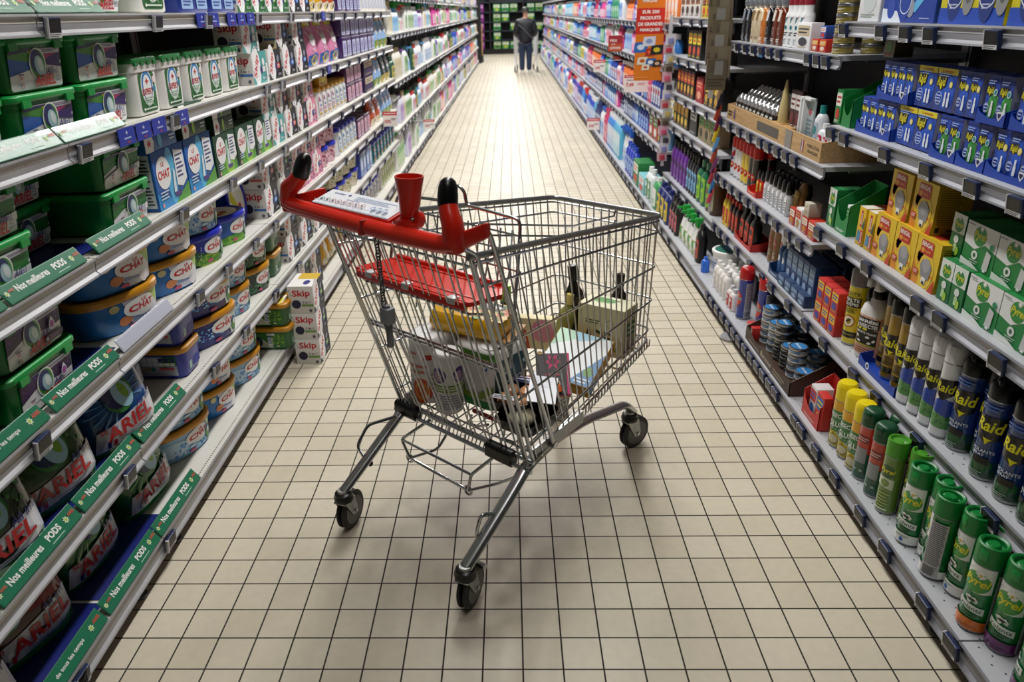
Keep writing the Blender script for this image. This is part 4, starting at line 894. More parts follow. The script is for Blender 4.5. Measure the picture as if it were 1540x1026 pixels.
# ---------------------------------------------------------------- lamps over the aisle
w = bpy.data.worlds.new('world'); SC.world = w; w.use_nodes = True
w.node_tree.nodes['Background'].inputs[0].default_value = (.75, .8, .9, 1)
w.node_tree.nodes['Background'].inputs[1].default_value = .16
def p_lamp():
    h = MB(); h.rbox(-.09, -.72, .02, .09, .72, .09, P('d8d8d8'), .01, 2)
    return [('housing', h.mesh('housing'))]
LAMPS = []
i = 0
y = .6
while y < 31.5:
    o = inst('ceiling_lamp', proto('lamp'), (0, y, ZC-.14))
    rod = MB(); rod.tube([(0, -.4, .09), (0, -.4, .14)], .006, STEEL, 6); rod.tube([(0, .4, .09), (0, .4, .14)], .006, STEEL, 6)
    r = empty('ceiling_lamp', (0, y, ZC-.14)); o.parent = r; o.location = (0, 0, 0); o.name = 'housing'
    link('hanger', rod.mesh('hanger'), r)
    tag(r, f'long strip lamp hung over the aisle, {ordw(i+1)} from the near end', 'lamp', 'strip lamps over the aisle')
    ld = bpy.data.lights.new('strip_light', 'AREA'); ld.shape = 'RECTANGLE'; ld.size = .16; ld.size_y = 1.4
    ld.energy = LAMP_W*(1.0 if y > 4 else .85 if y > 1.5 else .3); ld.color = (1, .98, .95)
    lo = bpy.data.objects.new('strip_light', ld); COL.objects.link(lo); lo.location = (0, 0, .015); lo.parent = r
    y += 1.9; i += 1

# ---------------------------------------------------------------- shelving
def p_shelving(side, L, levels, near, unit_top, base):
    """one bay of gondola shelving; local +x points from the back panel to the aisle, y along the aisle"""
    RAIL = ALU if side == 'L' else ALUG; BRD = SHELFM if side == 'L' else SHELFG
    out = []; D = .46
    bp = MB(); bp.box(-D-.03, .004, .02, -D, L-.004, unit_top, DARK); out.append(('back_panel', bp.mesh('back_panel')))
    for yy in (.0, L-.03):
        u = MB(); u.box(-D, yy, .0, -D+.03, yy+.03, unit_top, STEEL)
        if yy == 0 and near: u.box(-D+.029, .01, .1, -D+.0305, .02, unit_top-.05, BLACK)
        out.append(('upright', u.mesh('upright')))
    for k, z in enumerate(levels):
        xb = base if k == len(levels)-1 else 0.0
        s = MB()
        if k == len(levels)-1:
            s.box(-D, .003, z-.012, xb-.004, L-.003, z, BRD); s.box(-D, .003, 0, xb-.07, L-.003, z-.012, K('2a2a2c'))
            for yy in (.12, L-.12): s.lathe([(.022, 0), (.022, .008), (.01, .012), (.01, .05)], P('55565a'), 12, cx=xb-.035, cy=yy)
            nm = 'base_deck'
        else:
            s.box(-D, .003, z-.018, xb-.004, L-.003, z, BRD)
            for yy in (.006, L-.009): s.prism([(-D, z-.034), (-.1, z-.026), (-.1, z-.018), (-D, z-.018)], yy, yy+.003, STEEL, Matrix(((1, 0, 0, 0), (0, 0, 1, 0), (0, 1, 0, 0), (0, 0, 0, 1))))
            nm = 'shelf_board'
        sub = []
        r = MB(); h = .046 if k < len(levels)-1 else .055
        prof = [(-.004, -.002), (.001, .001), (.002, -.004), (-.004, -.009), (-.006, -h+.012), (.002, -h+.005), (.003, -h), (-.008, -h-.001), (-.012, -h+.01), (-.012, -.004)]
        r.prism([(x+xb, zz+z) for x, zz in prof], .002, L-.002, RAIL, Matrix(((1, 0, 0, 0), (0, 0, 1, 0), (0, 1, 0, 0), (0, 0, 0, 1))))
        sub.append(('price_rail', r.mesh('price_rail', 25)))
        if near:
            A = Art(flat_top(z), eps=0, base=.0005); n = int(L/.0125)
            for q in range(n):
                yy = .02+q*.0125
                if side == 'L': A.rect(xb-.022, yy, xb-.017, yy+.004, '1c1c1c')
                else:
                    if q % 2 == 0: A.ell(xb-.034-(q % 4)*.008, yy, .0025, .0025, '1c1c1e', 0, 6)
            sub.append(('hole_pattern', A.mesh('hole_pattern')))
        out.append((nm, s.mesh(nm), sub))
    return out
LV = dict(L=(1.84, 1.528, 1.246, .967, .69, .414, .106), LF=(2.06, 1.66, 1.335, .92, .497, .1),
          N=(1.8, 1.444, 1.099, .739, .373, .1), S=(1.72, 1.333, .946, .648, .377, .1), T=(1.7, 1.435, 1.19, .945, .735, .355, .1), F=(1.72, 1.39, 1.1, .757, .5, .1))  # first level of each: bare upper shelf, added to shade those below
XL, XR = -1.034, 1.15
def lx(y): return XL+max(0, math.floor((y-7.05)/1.33+1e-6)*1.33)*.0075
def bay(side, y0, L, key, near, label):
    parts = proto('shelving', side, round(L, 3), LV[key], near, 2.15, 0.0 if side == 'L' else .1)
    if side == 'L': o = inst('shelf_unit', parts, (lx(y0), y0, 0))
    else: o = inst('shelf_unit', parts, (XR, y0+L, 0), pi)
    tag(o, label, 'shelving', 'bays of shelving along the aisle')
for i in range(-1, 4):
    bay('L', 1.73+1.33*i, 1.33, 'L', i < 2, f'{ordw(i+2)} grey metal bay of the six-level detergent shelving, counted from the near end')
for i in range(13):
    bay('L', 7.05+1.33*i, 1.33, 'LF', False, f'{ordw(i+1)} bay of the five-level softener shelving, counted from the near end')
bay('R', -.05, 1.4, 'N', True, 'grey insecticide bay holding the nearest green and purple spray cans'.replace('nearest ', ''))
bay('R', 1.35, 1.4, 'N', True, 'grey metal bay holding the insecticide sprays and plug-in boxes')
bay('R', 2.75, 1.4, 'S', True, 'grey metal bay holding the shoe polish and the wooden crate')
bay('R', 4.15, 1.45, 'T', False, 'grey metal bay behind the hanging brown cards, holding purple bottles')
for i in range(15):
    bay('R', 5.6+1.4*i, 1.4, 'F', False, f'{ordw(i+1)} bay of the household cleaner shelving beyond the orange banner')

# ---------------------------------------------------------------- electronic price tags
def p_price_tag(blue=False):
    b = MB(); b.rbox(-.028, -.004, 0, .028, .008, .044, P('15244c'), .002, 1)
    b.box(-.028, -.006, 0, -.0255, .004, .044, P('d8d8da'))
    s = Art(flat_front(-.0042)); s.rect(-.025, .012, .022, .041, mat('161716', .3, spec=.25)).bars(-.02, .02, .012, .036, 2, mat('222420', .3, spec=.25))
    t = Art(flat_front(-.0042)); t.rect(-.0255, .001, .0255, .011, '3f8fd0' if blue else 'dcdde2').bars(-.023, .002, .02, .01, 2, '1b1b1e' if not blue else '1b3a5e')
    return [('holder', b.mesh('holder')), ('screen', s.mesh('screen')), ('paper_strip', t.mesh('paper_strip'))]
def p_small_tag():
    b = MB(); b.box(-.025, -.004, 0, .025, .006, .042, P('1a2340'))
    A = Art(flat_front(-.0042)); A.rect(-.022, .001, .022, .012, 'd8d9de').rect(-.022, .013, .02, .04, '3a3c40')
    return [('holder', b.mesh('holder')), ('screen', A.mesh('screen'))]
def tags(side, z, ys, where, x=0.0, blue=(), small=False):
    for k, yy in enumerate(ys):
        pr = proto('small_tag') if small else proto('price_tag', k in blue)
        X = (lx(yy)+.006+x) if side == 'L' else (XR-.006+x)
        o = inst('price_tag', pr, (X, yy, z-.05), pi/2 if side == 'L' else -pi/2, rot=(radians(8), 0, pi/2 if side == 'L' else -pi/2))
        shelved(o, 'blue-holder electronic price tag' if k not in blue else 'price tag with a blue paper strip', 'price tag', where, yy)
# ---------------------------------------------------------------- the abandoned trolley
CO = Vector((-.31661711, 1.74779648, 0)); CA = atan2(-.65155958, .75859747)
CM = Matrix.Translation(CO) @ Matrix.Rotation(CA, 4, 'Z')
def cart_frame(kind='main'):
    root = empty('shopping_cart', CO, (0, 0, CA))
    L3 = lambda a, b, t: Vector(a).lerp(Vector(b), t)
    def rim(s, sd): return Vector((sd*(.28-.06*s), .03+.955*s, 1.0-.118*s))
    def bot(s, sd): return Vector((sd*(.272-.072*s), .24+.745*s, .335+.105*s))
    R1, R2, R3 = .0024, .0035, .006
    # basket side and front wires
    m = MB()
    for sd in (-1, 1):
        for i in range(1, 25):
            s = i/25; m.tube([rim(s, sd), bot(s, sd)], R1, CHROME, 6)
    for i in range(14):
        t = -1+2*(i+.5)/14
        a, b = L3(rim(1, -1), rim(1, 1), (t+1)/2), L3(bot(1, -1), bot(1, 1), (t+1)/2)
        m.tube([a, b, b+Vector((0, -.012, -.018)), L3(bot(0, -1), bot(0, 1), (t+1)/2)+Vector((0, .0, .0))], R1, CHROME, 6)
    for t in (.12, .39, .66, .91, 1.0):
        p = [L3(rim(0, -1), bot(0, -1), t), L3(rim(1, -1), bot(1, -1), t), L3(rim(1, 1), bot(1, 1), t), L3(rim(0, 1), bot(0, 1), t)]
        m.tube(arc_pts(p, .03, 4), R2, CHROME, 8)
    for s in (.08, .3, .52, .74, .93):
        m.tube([bot(s, -1)+Vector((0, 0, -.002)), bot(s, -1)+Vector((.0, 0, -.018)), bot(s, 1)+Vector((0, 0, -.018)), bot(s, 1)+Vector((0, 0, -.002))], R2, CHROME, 6)
    for sd in (-1, 1):
        for i in range(26):
            s = .3+.7*i/26
            c = bot(s, sd)
            m.tube([c, c+Vector((sd*.002, .004, -.024)), c+Vector((sd*.001, .016, -.024)), c+Vector((0, .02, 0))], R1, CHROME, 5)
    link('basket_mesh', m.mesh('basket_mesh'), root)
    m = MB(); m.tube(arc_pts([rim(-.02, -1), rim(1, -1), rim(1, 1), rim(-.02, 1)], .035, 5), .0085, STEEL, 10, flat=.7)
    m.tube(arc_pts([rim(0, -1)-Vector((0, 0, .016)), rim(1, -1)-Vector((0, 0, .016)), rim(1, 1)-Vector((0, 0, .016)), rim(0, 1)-Vector((0, 0, .016))], .035, 5), R2, CHROME, 8)
    link('basket_rim', m.mesh('basket_rim'), root)
    # hinged rear gate
    g = MB()
    top = lambda x: Vector((x, .035, .985)); low = lambda x: Vector((x*.96, .236, .352))
    for i in range(9):
        x = -.25+.5*i/8
        for dx in (-.011, .011):
            if abs(x+dx) < .262: g.tube([top(x+dx), low(x+dx*.8)], .0028, CHROME, 6)
    for x in (-.272, .272): g.tube(arc_pts([Vector((x, -.02, 1.05)), Vector((x, .03, 1.0)), low(x)+Vector((0, 0, -.01))], .02), .0052, CHROME, 8)
    for z, r in ((.965, .0035), (.655, .0042), (.668, .0042), (.35, .004)):
        yy = .035+(.985-z)/.633*.201
        g.tube([(-.268, yy+.006, z), (.268, yy+.006, z)], r, CHROME, 8)
    for sd in (-1, 1): g.tube([top(sd*.268)+Vector((0, .0, -.31)), Vector((sd*.262, .26, .70)), Vector((sd*.25, .5, .72))], R2, CHROME, 6) if False else None
    link('gate_mesh', g.mesh('gate_mesh'), root)
    # outer side frames, bent from the handle to the chassis
    for sd in (-1, 1):
        f = MB(); f.tube(arc_pts([(sd*.3, -.035, 1.052), (sd*.29, .07, 1.058), (sd*.284, .16, .82), (sd*.276, .34, .352)], .03, 5), .0062, CHROME, 10)
        f.tube(arc_pts([(sd*.285, -.01, 1.03), (sd*.282, .04, 1.0), (sd*.277, .23, .39), (sd*.276, .245, .35)], .02), .0055, CHROME, 8)
        f.lathe([(.011, 0), (.011, .016)], CHROME, 12, M=Matrix.Translation((sd*.268, .34, .352)) @ Matrix.Rotation(sd*pi/2, 4, 'Y'))
        link('side_frame', f.mesh('side_frame'), root)
    # child seat: folding wire frame and the red flap
    c = MB()
    zt = lambda y: .0
    A_, B_ = (.235, .215, .845), (.2, .29, 1.03)
    c.tube(arc_pts([(-.235, .215, .84), (-.225, .25, 1.03), (-.02, .25, 1.04), (.0, .25, 1.075), (.022, .25, 1.09), (.045, .25, 1.075), (.05, .25, 1.04), (.235, .25, 1.03), (.24, .23, .9), (.235, .2, .64)], .022, 4), .0045, CHROME, 8)
    for z in (.995, .95, .9): c.tube([(-.228, .245, z), (.238, .245, z-.006)], .0028, CHROME, 6)
    for i in range(12):
        x = -.21+.42*i/11; c.tube([(x, .247, 1.0), (x, .235, .9), (x*.97, .21, .8 if i % 2 else .72)], R1, CHROME, 6)
    for z0 in (.985, .955):
        c.tube([(.1, .25, z0+.012), (.215, .5, z0-.03), (.205, .72, z0-.05), (.2, .735, z0-.038)], .0028, CHROME, 6)
    link('child_seat_mesh', c.mesh('child_seat_mesh'), root)
    q = MB()
    q.prism([(-.24, .09), (-.2, .21), (.2, .215), (.24, .17), (.205, .085)], 0, .012, REDP, Matrix(((1, 0, 0, 0), (0, 1, .0, 0), (0, .06, 1, .835), (0, 0, 0, 1))))
    q.rbox(-.2, .205, .846, .2, .219, .868, REDP, .003, 1); q.rbox(-.225, .078, .828, .195, .094, .85, REDP, .004, 2)
    for a in (.108, .19): q.rbox(-.2, a, .848+.06*a, .2, a+.003, .8495+.06*a, P('a81c0e'), .0005, 1)
    for x in (-.17, -.02, .15): q.rbox(x-.014, .074, .838, x+.014, .1, .856, P('c9cacc'), .003, 1)
    link('seat_flap', q.mesh('seat_flap'), root)
    s = MB(); s.tube([(-.25, .1, .828), (-.2, .094, .818), (.2, .094, .818), (.25, .1, .828)], .0038, CHROME, 8); s.tube([(-.18, .16, .822), (.17, .165, .822)], .0045, BLACK, 8)
    link('seat_support', s.mesh('seat_support'), root)
    # handle
    h = MB(); pts = [(-.335, -.04, 1.05), (-.29, -.045, 1.045), (-.1, -.048, 1.042), (.1, -.048, 1.04), (.25, -.045, 1.042), (.3, -.04, 1.048)]
    h.tube(pts, [.021, .021, .0215, .0215, .021, .021], REDP, 16, flat=1.05)
    h.rbox(.008, -.072, 1.026, .016, -.03, 1.062, P('9a1a0e'), .001, 1); h.rbox(-.005, -.072, 1.022, .008, -.04, 1.046, REDP, .004, 2)
    hb = link('handle', h.mesh('handle'), root)
    for sd, xb, xt in ((-1, -.33, -.268), (1, .288, .252)):
        n = MB()
        n.tube([(xb, -.036, 1.03), (xb*1.0, -.038, 1.06), (xb*.985, -.036, 1.09), ((xb+xt)/2, -.03, 1.108), (xt+(xb-xt)*.22, -.024, 1.128)], [.022, .025, .024, .0225, .0215], REDP, 18, flat=1.0)
        ax = Vector((sd*.99, .3, .28))
        n.loft([(0, .05, .045, .015), (.04, .036, .04, .01), (.078, .02, .036, .006), (.084, .012, .03, .004)], REDP, 3, M=Matrix.Translation((xb-sd*.004, -.03, 1.045)) @ Matrix(((0, 0, sd*.5 if sd > 0 else .75, 0), (1, 0, .72, 0), (0, 1, .28, 0), (0, 0, 0, 1))))
        ho = link('horn', n.mesh('horn'), root)
        e = MB(); p0 = Vector((xt+(xb-xt)*.22, -.024, 1.128)); p1 = Vector((xt, -.012, 1.179)); d = (p1-p0)
        e.tube([p0-d*.12, p0, p0+d*.3, p0+d*.7, p0+d*.92, p0+d*1.04, p0+d*1.08], [.0215, .0225, .0228, .021, .017, .01, .003], BLACK, 18)
        link('grip', e.mesh('grip'), ho)
    # info card on its tilted holder
    Tc = Matrix(((1, 0, 0, -.075), (0, .966, -.258, -.044), (0, .258, .966, 1.066), (0, 0, 0, 1)))
    k = MB(); k.rbox(-.155, -.002, -.012, .155, .082, 0, REDP, .006, 2, Tc); k.prism([(-.155, -.01), (.155, -.01), (.215, -.03), (-.2, -.03)], -.002, .01, REDP, Tc @ Matrix(((1, 0, 0, 0), (0, 0, 1, 0), (0, 1, 0, 0), (0, 0, 0, 1))))
    kc = link('card_holder', k.mesh('card_holder'), root)
    A = Art(lambda u, v, z: Tc @ Vector((u, v, z+.0006))); A.rr(-.148, .003, .148, .078, .004, mat('eef0f4', .25)).rect(-.146, .004, .146, .006, '8f9ab4')
    A.txt('Carrefour', -.1, .064, .008, '3a5a9a', bold=.03).poly([(-.066, .064), (-.06, .069), (-.054, .064), (-.06, .059)], '26397a').bars(-.03, .048, .12, .068, 3, 'b9c6dc').bars(-.05, .042, .0, .046, 1, '8fa0c0')
    for i in range(8):
        cx = -.132+.0235*i; cc = '3a8a5a' if i < 2 else 'b0404c'
        A.ring(cx, .026, .0078, .0092, cc, 14).ell(cx, .026, .003, .0045, '55555f', i*.6)
    for i in range(3): A.ell(.075+i*.022, .026, .008, .0085, '9fb0cc').ell(.075+i*.022, .024, .005, .004, 'dfe6f0')
    A.bars(-.14, .008, .14, .013, 1, 'aab4c8', 0)
    link('info_card', A.mesh('info_card'), kc)
    # red cup holder with its hinge
    u = MB(); u.sell([(1.066, .006, .008, .108, -.008), (1.069, .016, .016, .108, -.006), (1.078, .023, .02, .109, -.004), (1.1, .027, .023, .11, .0), (1.13, .03, .026, .112, 0), (1.164, .037, .031, .114, 0), (1.167, .037, .031, .114, 0), (1.167, .034, .028, .114, 0), (1.13, .026, .022, .112, 0), (1.1, .02, .017, .111, 0)], REDP, 28)
    u.loft([(0, .04, .045, .012), (.022, .034, .04, .012)], REDP, 3, M=Matrix.Translation((.112, -.02, 1.048))); u.lathe([(.02, -.011), (.021, -.008), (.021, .008), (.02, .011)], REDP, 20, M=Matrix.Translation((.124, .004, 1.066)) @ Matrix.Rotation(pi/2-.25, 4, 'X')); u.rbox(.085, -.03, 1.04, .14, .0, 1.062, REDP, .008, 2)
    uo = link('cup_holder', u.mesh('cup_holder'), root)
    b = MB(); b.lathe([(.007, 0), (.007, .004), (.004, .007)], CHROME, 12, M=Matrix.Translation((.126, -.008, 1.068)) @ Matrix.Rotation(pi/2-.25, 4, 'X')); link('bolt', b.mesh('bolt'), uo)
    # coin chain and lock
    for i in range(11):
        z = 1.012-.0158*i; l = MB()
        n = 14; pts = []
        for j in range(n):
            t = 2*pi*j/n; a, bb = .006*cos(t), .0105*sin(t)+(.002 if sin(t) > 0 else -.002)
            pts.append((.052-.001*i+(a if i % 2 else 0), -.06+.004*i/3+(0 if i % 2 else a), z+bb))
        l.tube(pts, .0023, mat('77777a', .3, .9), 6, True)
        link('chain_link', l.mesh('chain_link'), root)
    l = MB(); l.rbox(.034, -.058, .8, .066, -.03, .842, mat('8d9096', .5, .2), .004, 2); l.rbox(.043, -.05, .735, .058, -.036, .8, mat('76797f', .45, .4), .002, 1); l.lathe([(.009, .835), (.007, .848)], mat('8d9096', .5, .2), 12, cx=.05, cy=-.044)
    link('coin_lock', l.mesh('coin_lock'), root)
    # chassis
    for sd in (-1, 1):
        t = MB(); pts = arc_pts([(sd*.165, .96, .148), (sd*.168, .9, .205), (sd*.2, .61, .284), (sd*.235, .4, .33), (sd*.257, .24, .325), (sd*.26, .17, .275), (sd*.262, -.026, .142)], .06, 5)
        t.tube(pts, .0135, TUBE, 12, flat=1.45)
        to = link('chassis_tube', t.mesh('chassis_tube'), root)
        pl = MB(); pl.prism([(.22, .325), (.5, .35), (.5, .39), (.26, .37)], sd*.262-.004, sd*.262+.004, STEEL, Matrix(((0, 0, 1, 0), (1, 0, 0, 0), (0, 1, 0, 0), (0, 0, 0, 1)))); pl.tube([(sd*.262, .24, .34), (sd*.25, .45, .352)], .007, STEEL, 8)
        link('side_plate', pl.mesh('side_plate'), root)
        hk = MB(); hk.tube(arc_pts([(sd*.25, .2, .315), (sd*.3, .12, .3), (sd*.3, .07, .245), (sd*.275, .08, .2)] if sd < 0 else [(sd*.262, .12, .235), (sd*.245, .06, .258), (sd*.242, .04, .2), (sd*.255, .045, .17)], .018), .0052, CHROME, 8)
        hk.lathe([(.009, 0), (.009, .03)], BLACK if sd < 0 else CHROME, 10, M=Matrix.Translation((sd*.262, .09 if sd < 0 else .02, .185 if sd < 0 else .13)) @ Matrix.Rotation(pi/2*sd, 4, 'Y'))
        link('stacking_hook', hk.mesh('stacking_hook'), root)
    rb = MB(); rb.tube([(-.285, .238, .345), (.285, .238, .345)], .0065, CHROME, 10); rb.tube([(-.285, .226, .32), (.285, .226, .32)], .0065, CHROME, 10)
    for i in range(24): rb.tube([(-.18+.36*i/23, .238, .345), (-.18+.36*i/23, .226, .32)], .002, CHROME, 5)
    ro = link('rear_bar', rb.mesh('rear_bar'), root)
    for x0, x1 in ((-.275, -.185), (.12, .215)):
        sl = MB(); sl.loft([(0, .034, .05, .012), (x1-x0, .034, .05, .012)], BLACK, 3, M=Matrix(((0, 0, 1, x0), (1, 0, 0, .232), (0, 1, 0, .333), (0, 0, 0, 1)))); link('sleeve', sl.mesh('sleeve'), ro)
    # crate rack hanging under the basket
    k = MB()
    k.tube(arc_pts([(-.13, .235, .33), (-.235, .2, .235), (-.2, .2, .178), (.06, .2, .172), (.075, .2, .235), (.155, .235, .325)], .012), .0052, CHROME, 8)
    k.tube([(-.232, .2, .235), (.07, .2, .236)], .0045, CHROME, 8)
    k.tube(arc_pts([(-.15, .24, .34), (-.09, .26, .318), (-.085, .28, .31), (.055, .28, .31), (.1, .26, .32), (.16, .24, .335)], .02), .0052, CHROME, 8)
    k.tube(arc_pts([(-.2, .2, .178), (-.13, .26, .21), (-.12, .3, .26), (-.09, .28, .31)], .02), .0048, CHROME, 8)
    k.tube(arc_pts([(.06, .2, .172), (.12, .26, .19), (.18, .28, .23), (.22, .3, .3), (.19, .26, .335)], .02), .0048, CHROME, 8)
    k.tube(arc_pts([(-.05, .34, .33), (-.06, .34, .295), (-.02, .34, .3), (.03, .33, .33)], .01), .0045, CHROME, 8); k.tube(arc_pts([(.09, .34, .335), (.08, .34, .295), (.13, .34, .3)], .01), .0045, CHROME, 8)
    for x, yy, z in ((-.2, .2, .178), (.06, .2, .172)): k.tube([(x+.014*cos(2*pi*i/10), yy, z+.014*sin(2*pi*i/10)) for i in range(10)], .0042, CHROME, 6, True)
    ko = link('crate_rack', k.mesh('crate_rack'), root)
    for a, b in (((-.083, .28, .31), (.045, .28, .31)), ((-.06, .36, .335), (.08, .36, .335))):
        v = MB(); n = 22; v.tube([Vector(a).lerp(Vector(b), i/n) for i in range(n+1)], [.0078 if i % 3 else .0068 for i in range(n+1)], P('a8201c'), 10); link('red_sleeve', v.mesh('red_sleeve'), ko)
    # casters
    for x, yy, rz, zc in ((-.262, -.026, 3.5, .135), (.262, -.026, 3.45, .135), (.163, .945, 2.9, .14), (-.172, .95, 3.3, .14)):
        c = empty('caster', (x, yy, 0), (0, 0, rz)); c.parent = root
        b = MB(); b.lathe([(.018, zc-.022), (.03, zc-.02), (.031, zc-.008), (.027, zc-.002), (.027, zc+.004), (.02, zc+.008)], BLACK, 24); b.lathe([(.019, zc+.002), (.017, zc+.016)], STEEL, 20); link('collar', b.mesh('collar'), c)
        f = MB()
        for sd in (-1, 1): f.prism([(-.028, zc-.02), (.026, zc-.02), (-.012, .052), (-.03, .05), (-.04, .066)], sd*.02-.0012, sd*.02+.0012, STEEL, Matrix(((0, 0, 1, 0), (1, 0, 0, 0), (0, 1, 0, 0), (0, 0, 0, 1))))
        f.rbox(-.021, -.03, zc-.024, .021, .028, zc-.02, STEEL, .001, 1); f.lathe([(.006, -.026), (.006, .026)], CHROME, 10, M=Matrix.Translation((0, -.026, .062)) @ Matrix.Rotation(pi/2, 4, 'Y')); link('fork', f.mesh('fork'), c)
        wl = MB(); MW = Matrix.Translation((0, -.026, .0625)) @ Matrix.Rotation(pi/2, 4, 'Y')
        for s0 in (-1, 1):
            wl.lathe([(.02, s0*.009-.0065), (.05, s0*.009-.006), (.059, s0*.009-.005), (.0625, s0*.009-.002), (.0625, s0*.009+.002), (.059, s0*.009+.005), (.05, s0*.009+.006), (.02, s0*.009+.0065)], RUBBER, 36, M=MW)
            wl.lathe([(.046, s0*.0162-.0004), (.044, s0*.0162+.0006), (.02, s0*.0162+.0006)], P('4a4b50'), 30, M=MW)
        wl.lathe([(.04, -.006), (.04, .006)], RUBBER, 30, M=MW)
        link('wheel', wl.mesh('wheel'), c)
    return root
cart = cart_frame()
tag(cart, 'abandoned chrome wire shopping trolley with a red handle, full of groceries', 'shopping trolley')

# ---------------------------------------------------------------- groceries in the trolley
def cp(x, y, z): return CM @ Vector((x, y, z))
def cthing(name, label, cat, x, y, z, rz=0, rx=0, ry=0, group=None):
    o = empty(name, cp(x, y, z)); o.rotation_euler = (CM.to_3x3() @ Matrix.Rotation(rz, 3, 'Z') @ Matrix.Rotation(rx, 3, 'X') @ Matrix.Rotation(ry, 3, 'Y')).to_euler()
    return tag(o, label, cat, group)
ROLLTOP = mat('efefef', .7); WRAP = mat('e4e2de', .28, coat=.2)
def roll_pack(root, nx, ny, r, h, film, art, art2=None):
    W, D = nx*2*r, ny*2*r
    b = MB(); b.loft([(0, W*.94, D*.94, r*.8), (.01, W, D, r), (h-.012, W, D, r), (h-.004, W*.95, D*.95, r*.9), (h, W*.88, D*.88, r*.8)], film, 5); link('wrapper', b.mesh('wrapper'), root)
    A = Art(flat_top(h)); 
    for i in range(nx):
        for j in range(ny): A.ell(-W/2+r+2*r*i, -D/2+r+2*r*j, r*.8, r*.8, ROLLTOP, 0, 22).ell(-W/2+r+2*r*i, -D/2+r+2*r*j, r*.32, r*.3, 'd0d2e2').ell(-W/2+r+2*r*i, -D/2+r+2*r*j, r*.24, r*.22, 'f4f4f6')
    link('rolls_top', A.mesh('rolls_top'), root)
    def fn(u, v, hh):
        e = W/2-r; q = max(0, abs(u)-e)
        return Vector((u, -(D/2-r)-sqrt(max(r*r-min(q, r*.985)**2, 0))-hh-.0006, v))
    F_ = Art(fn, .015); art(F_, W, h); link('front_print', F_.mesh('front_print'), root)
    def fs(u, v, hh):
        e = D/2-r; q = max(0, abs(u)-e)
        return Vector(((W/2-r)+sqrt(max(r*r-min(q, r*.985)**2, 0))+hh+.0006, u, v))
    S_ = Art(fs, .015); (art2 or art)(S_, D, h, True); link('side_print', S_.mesh('side_print'), root)
def art_orange(A, W, h, side=False):
    x = W/2*.9; A.rect(-x, h*.02, x, h*.9, WRAP).ell(x*.35, h*.2, W*.26, h*.2, 'd5541c').ell(x*.35, h*.2, W*.19, h*.14, 'e28a2a').ell(x*.35, h*.2, W*.13, h*.09, 'd5541c').bars(-x*.9, h*.06, -x*.1, h*.5, 6, 'b0a8a4').bars(-x*.3, h*.45, x*.8, h*.62, 2, 'd07a6a').bars(-x*.8, h*.66, x*.2, h*.8, 2, 'c9705c').rect(x*.6, h*.68, x*.95, h*.76, 'b5301c')
def art_purple(A, W, h, side=False):
    x = W/2*.95; A.rect(-x, h*.03, x, h*.95, WRAP).ell(0, h*.66, W*.28, h*.13, '4a3a8a').ell(-W*.04, h*.64, W*.17, h*.09, 'b89ab0').rect(-x, h*.38, x, h*.5, '7a9a3a').bars(-x*.9, h*.4, x*.6, h*.48, 2, 'e6ead8').bars(-x*.9, h*.08, x*.9, h*.34, 6, '8f93ac')
def art_green(A, W, h, side=False):
    x = W/2*.97; A.rect(-x, h*.0, x, h*.9, 'dfdcd8').rect(-x, .002, x, h*.14, '1f8a3c').poly([(-x, h*.86), (x, h*.86), (x, h*.95), (-x, h*.95)], '4f8a2c')
    for i in range(14): A.poly([(-x+2*x*i/14, h*.88), (-x+2*x*(i+.9)/14, h*.88), (-x+2*x*(i+.6)/14, h*(.76+.04*(i % 3)))], '5f9a34')
    for cx, cy in ((-.7, .34), (-.45, .28), (-.55, .42), (.5, .26), (.75, .34), (.15, .2)): A.star(cx*x, h*cy, W*.1, W*.05, 5, '7f9a2c', cx)
    A.rr(x*.5, h*.68, x*.72, h*.82, .004, '2f62b0').ell(x*.61, h*.75, .006, .006, 'e8eef6').ell(-x*.1, h*.2, x*.6, h*.05, '8fa83c')
def art_teal(A, W, h, side=False):
    x = W/2*.97; A.rect(-x, .002, x, h*.84, '12404a').dots(-x*.8, h*.1, x*.9, h*.8, 30, .004, '2f6f7a', 6).txt('CONFORT', x*.1, h*.42, .022, 'e0e6e6', w=.1, bold=.03, rot=.08, sh=.15).txt('suprême', x*.15, h*.27, .017, 'd5dede', w=.085, bold=.01, rot=.08, sh=.2).star(x*.55, h*.66, .011, .004, 6, 'b8d4d8').bars(-x*.8, h*.08, -x*.1, h*.14, 1, '5f8a90')
o = cthing('toilet_roll_pack', 'white toilet roll pack with an orange fruit print in the rear corner of the trolley', 'toilet paper', -.203, .372, .362, .0); roll_pack(o, 1, 2, .06, .225, WRAP, art_orange)
o = cthing('kitchen_roll', 'narrow kitchen roll with a purple and green wrapper', 'kitchen roll', -.095, .29, .362, .1); roll_pack(o, 1, 1, .044, .2, WRAP, art_purple)
o = cthing('toilet_roll_pack', 'large toilet roll pack, green grass printed front and dark teal lettered side', 'toilet paper', -.042, .432, .37, .03); roll_pack(o, 2, 2, .0455, .2, mat('dedbd6', .28, coat=.2), art_green, art_teal)
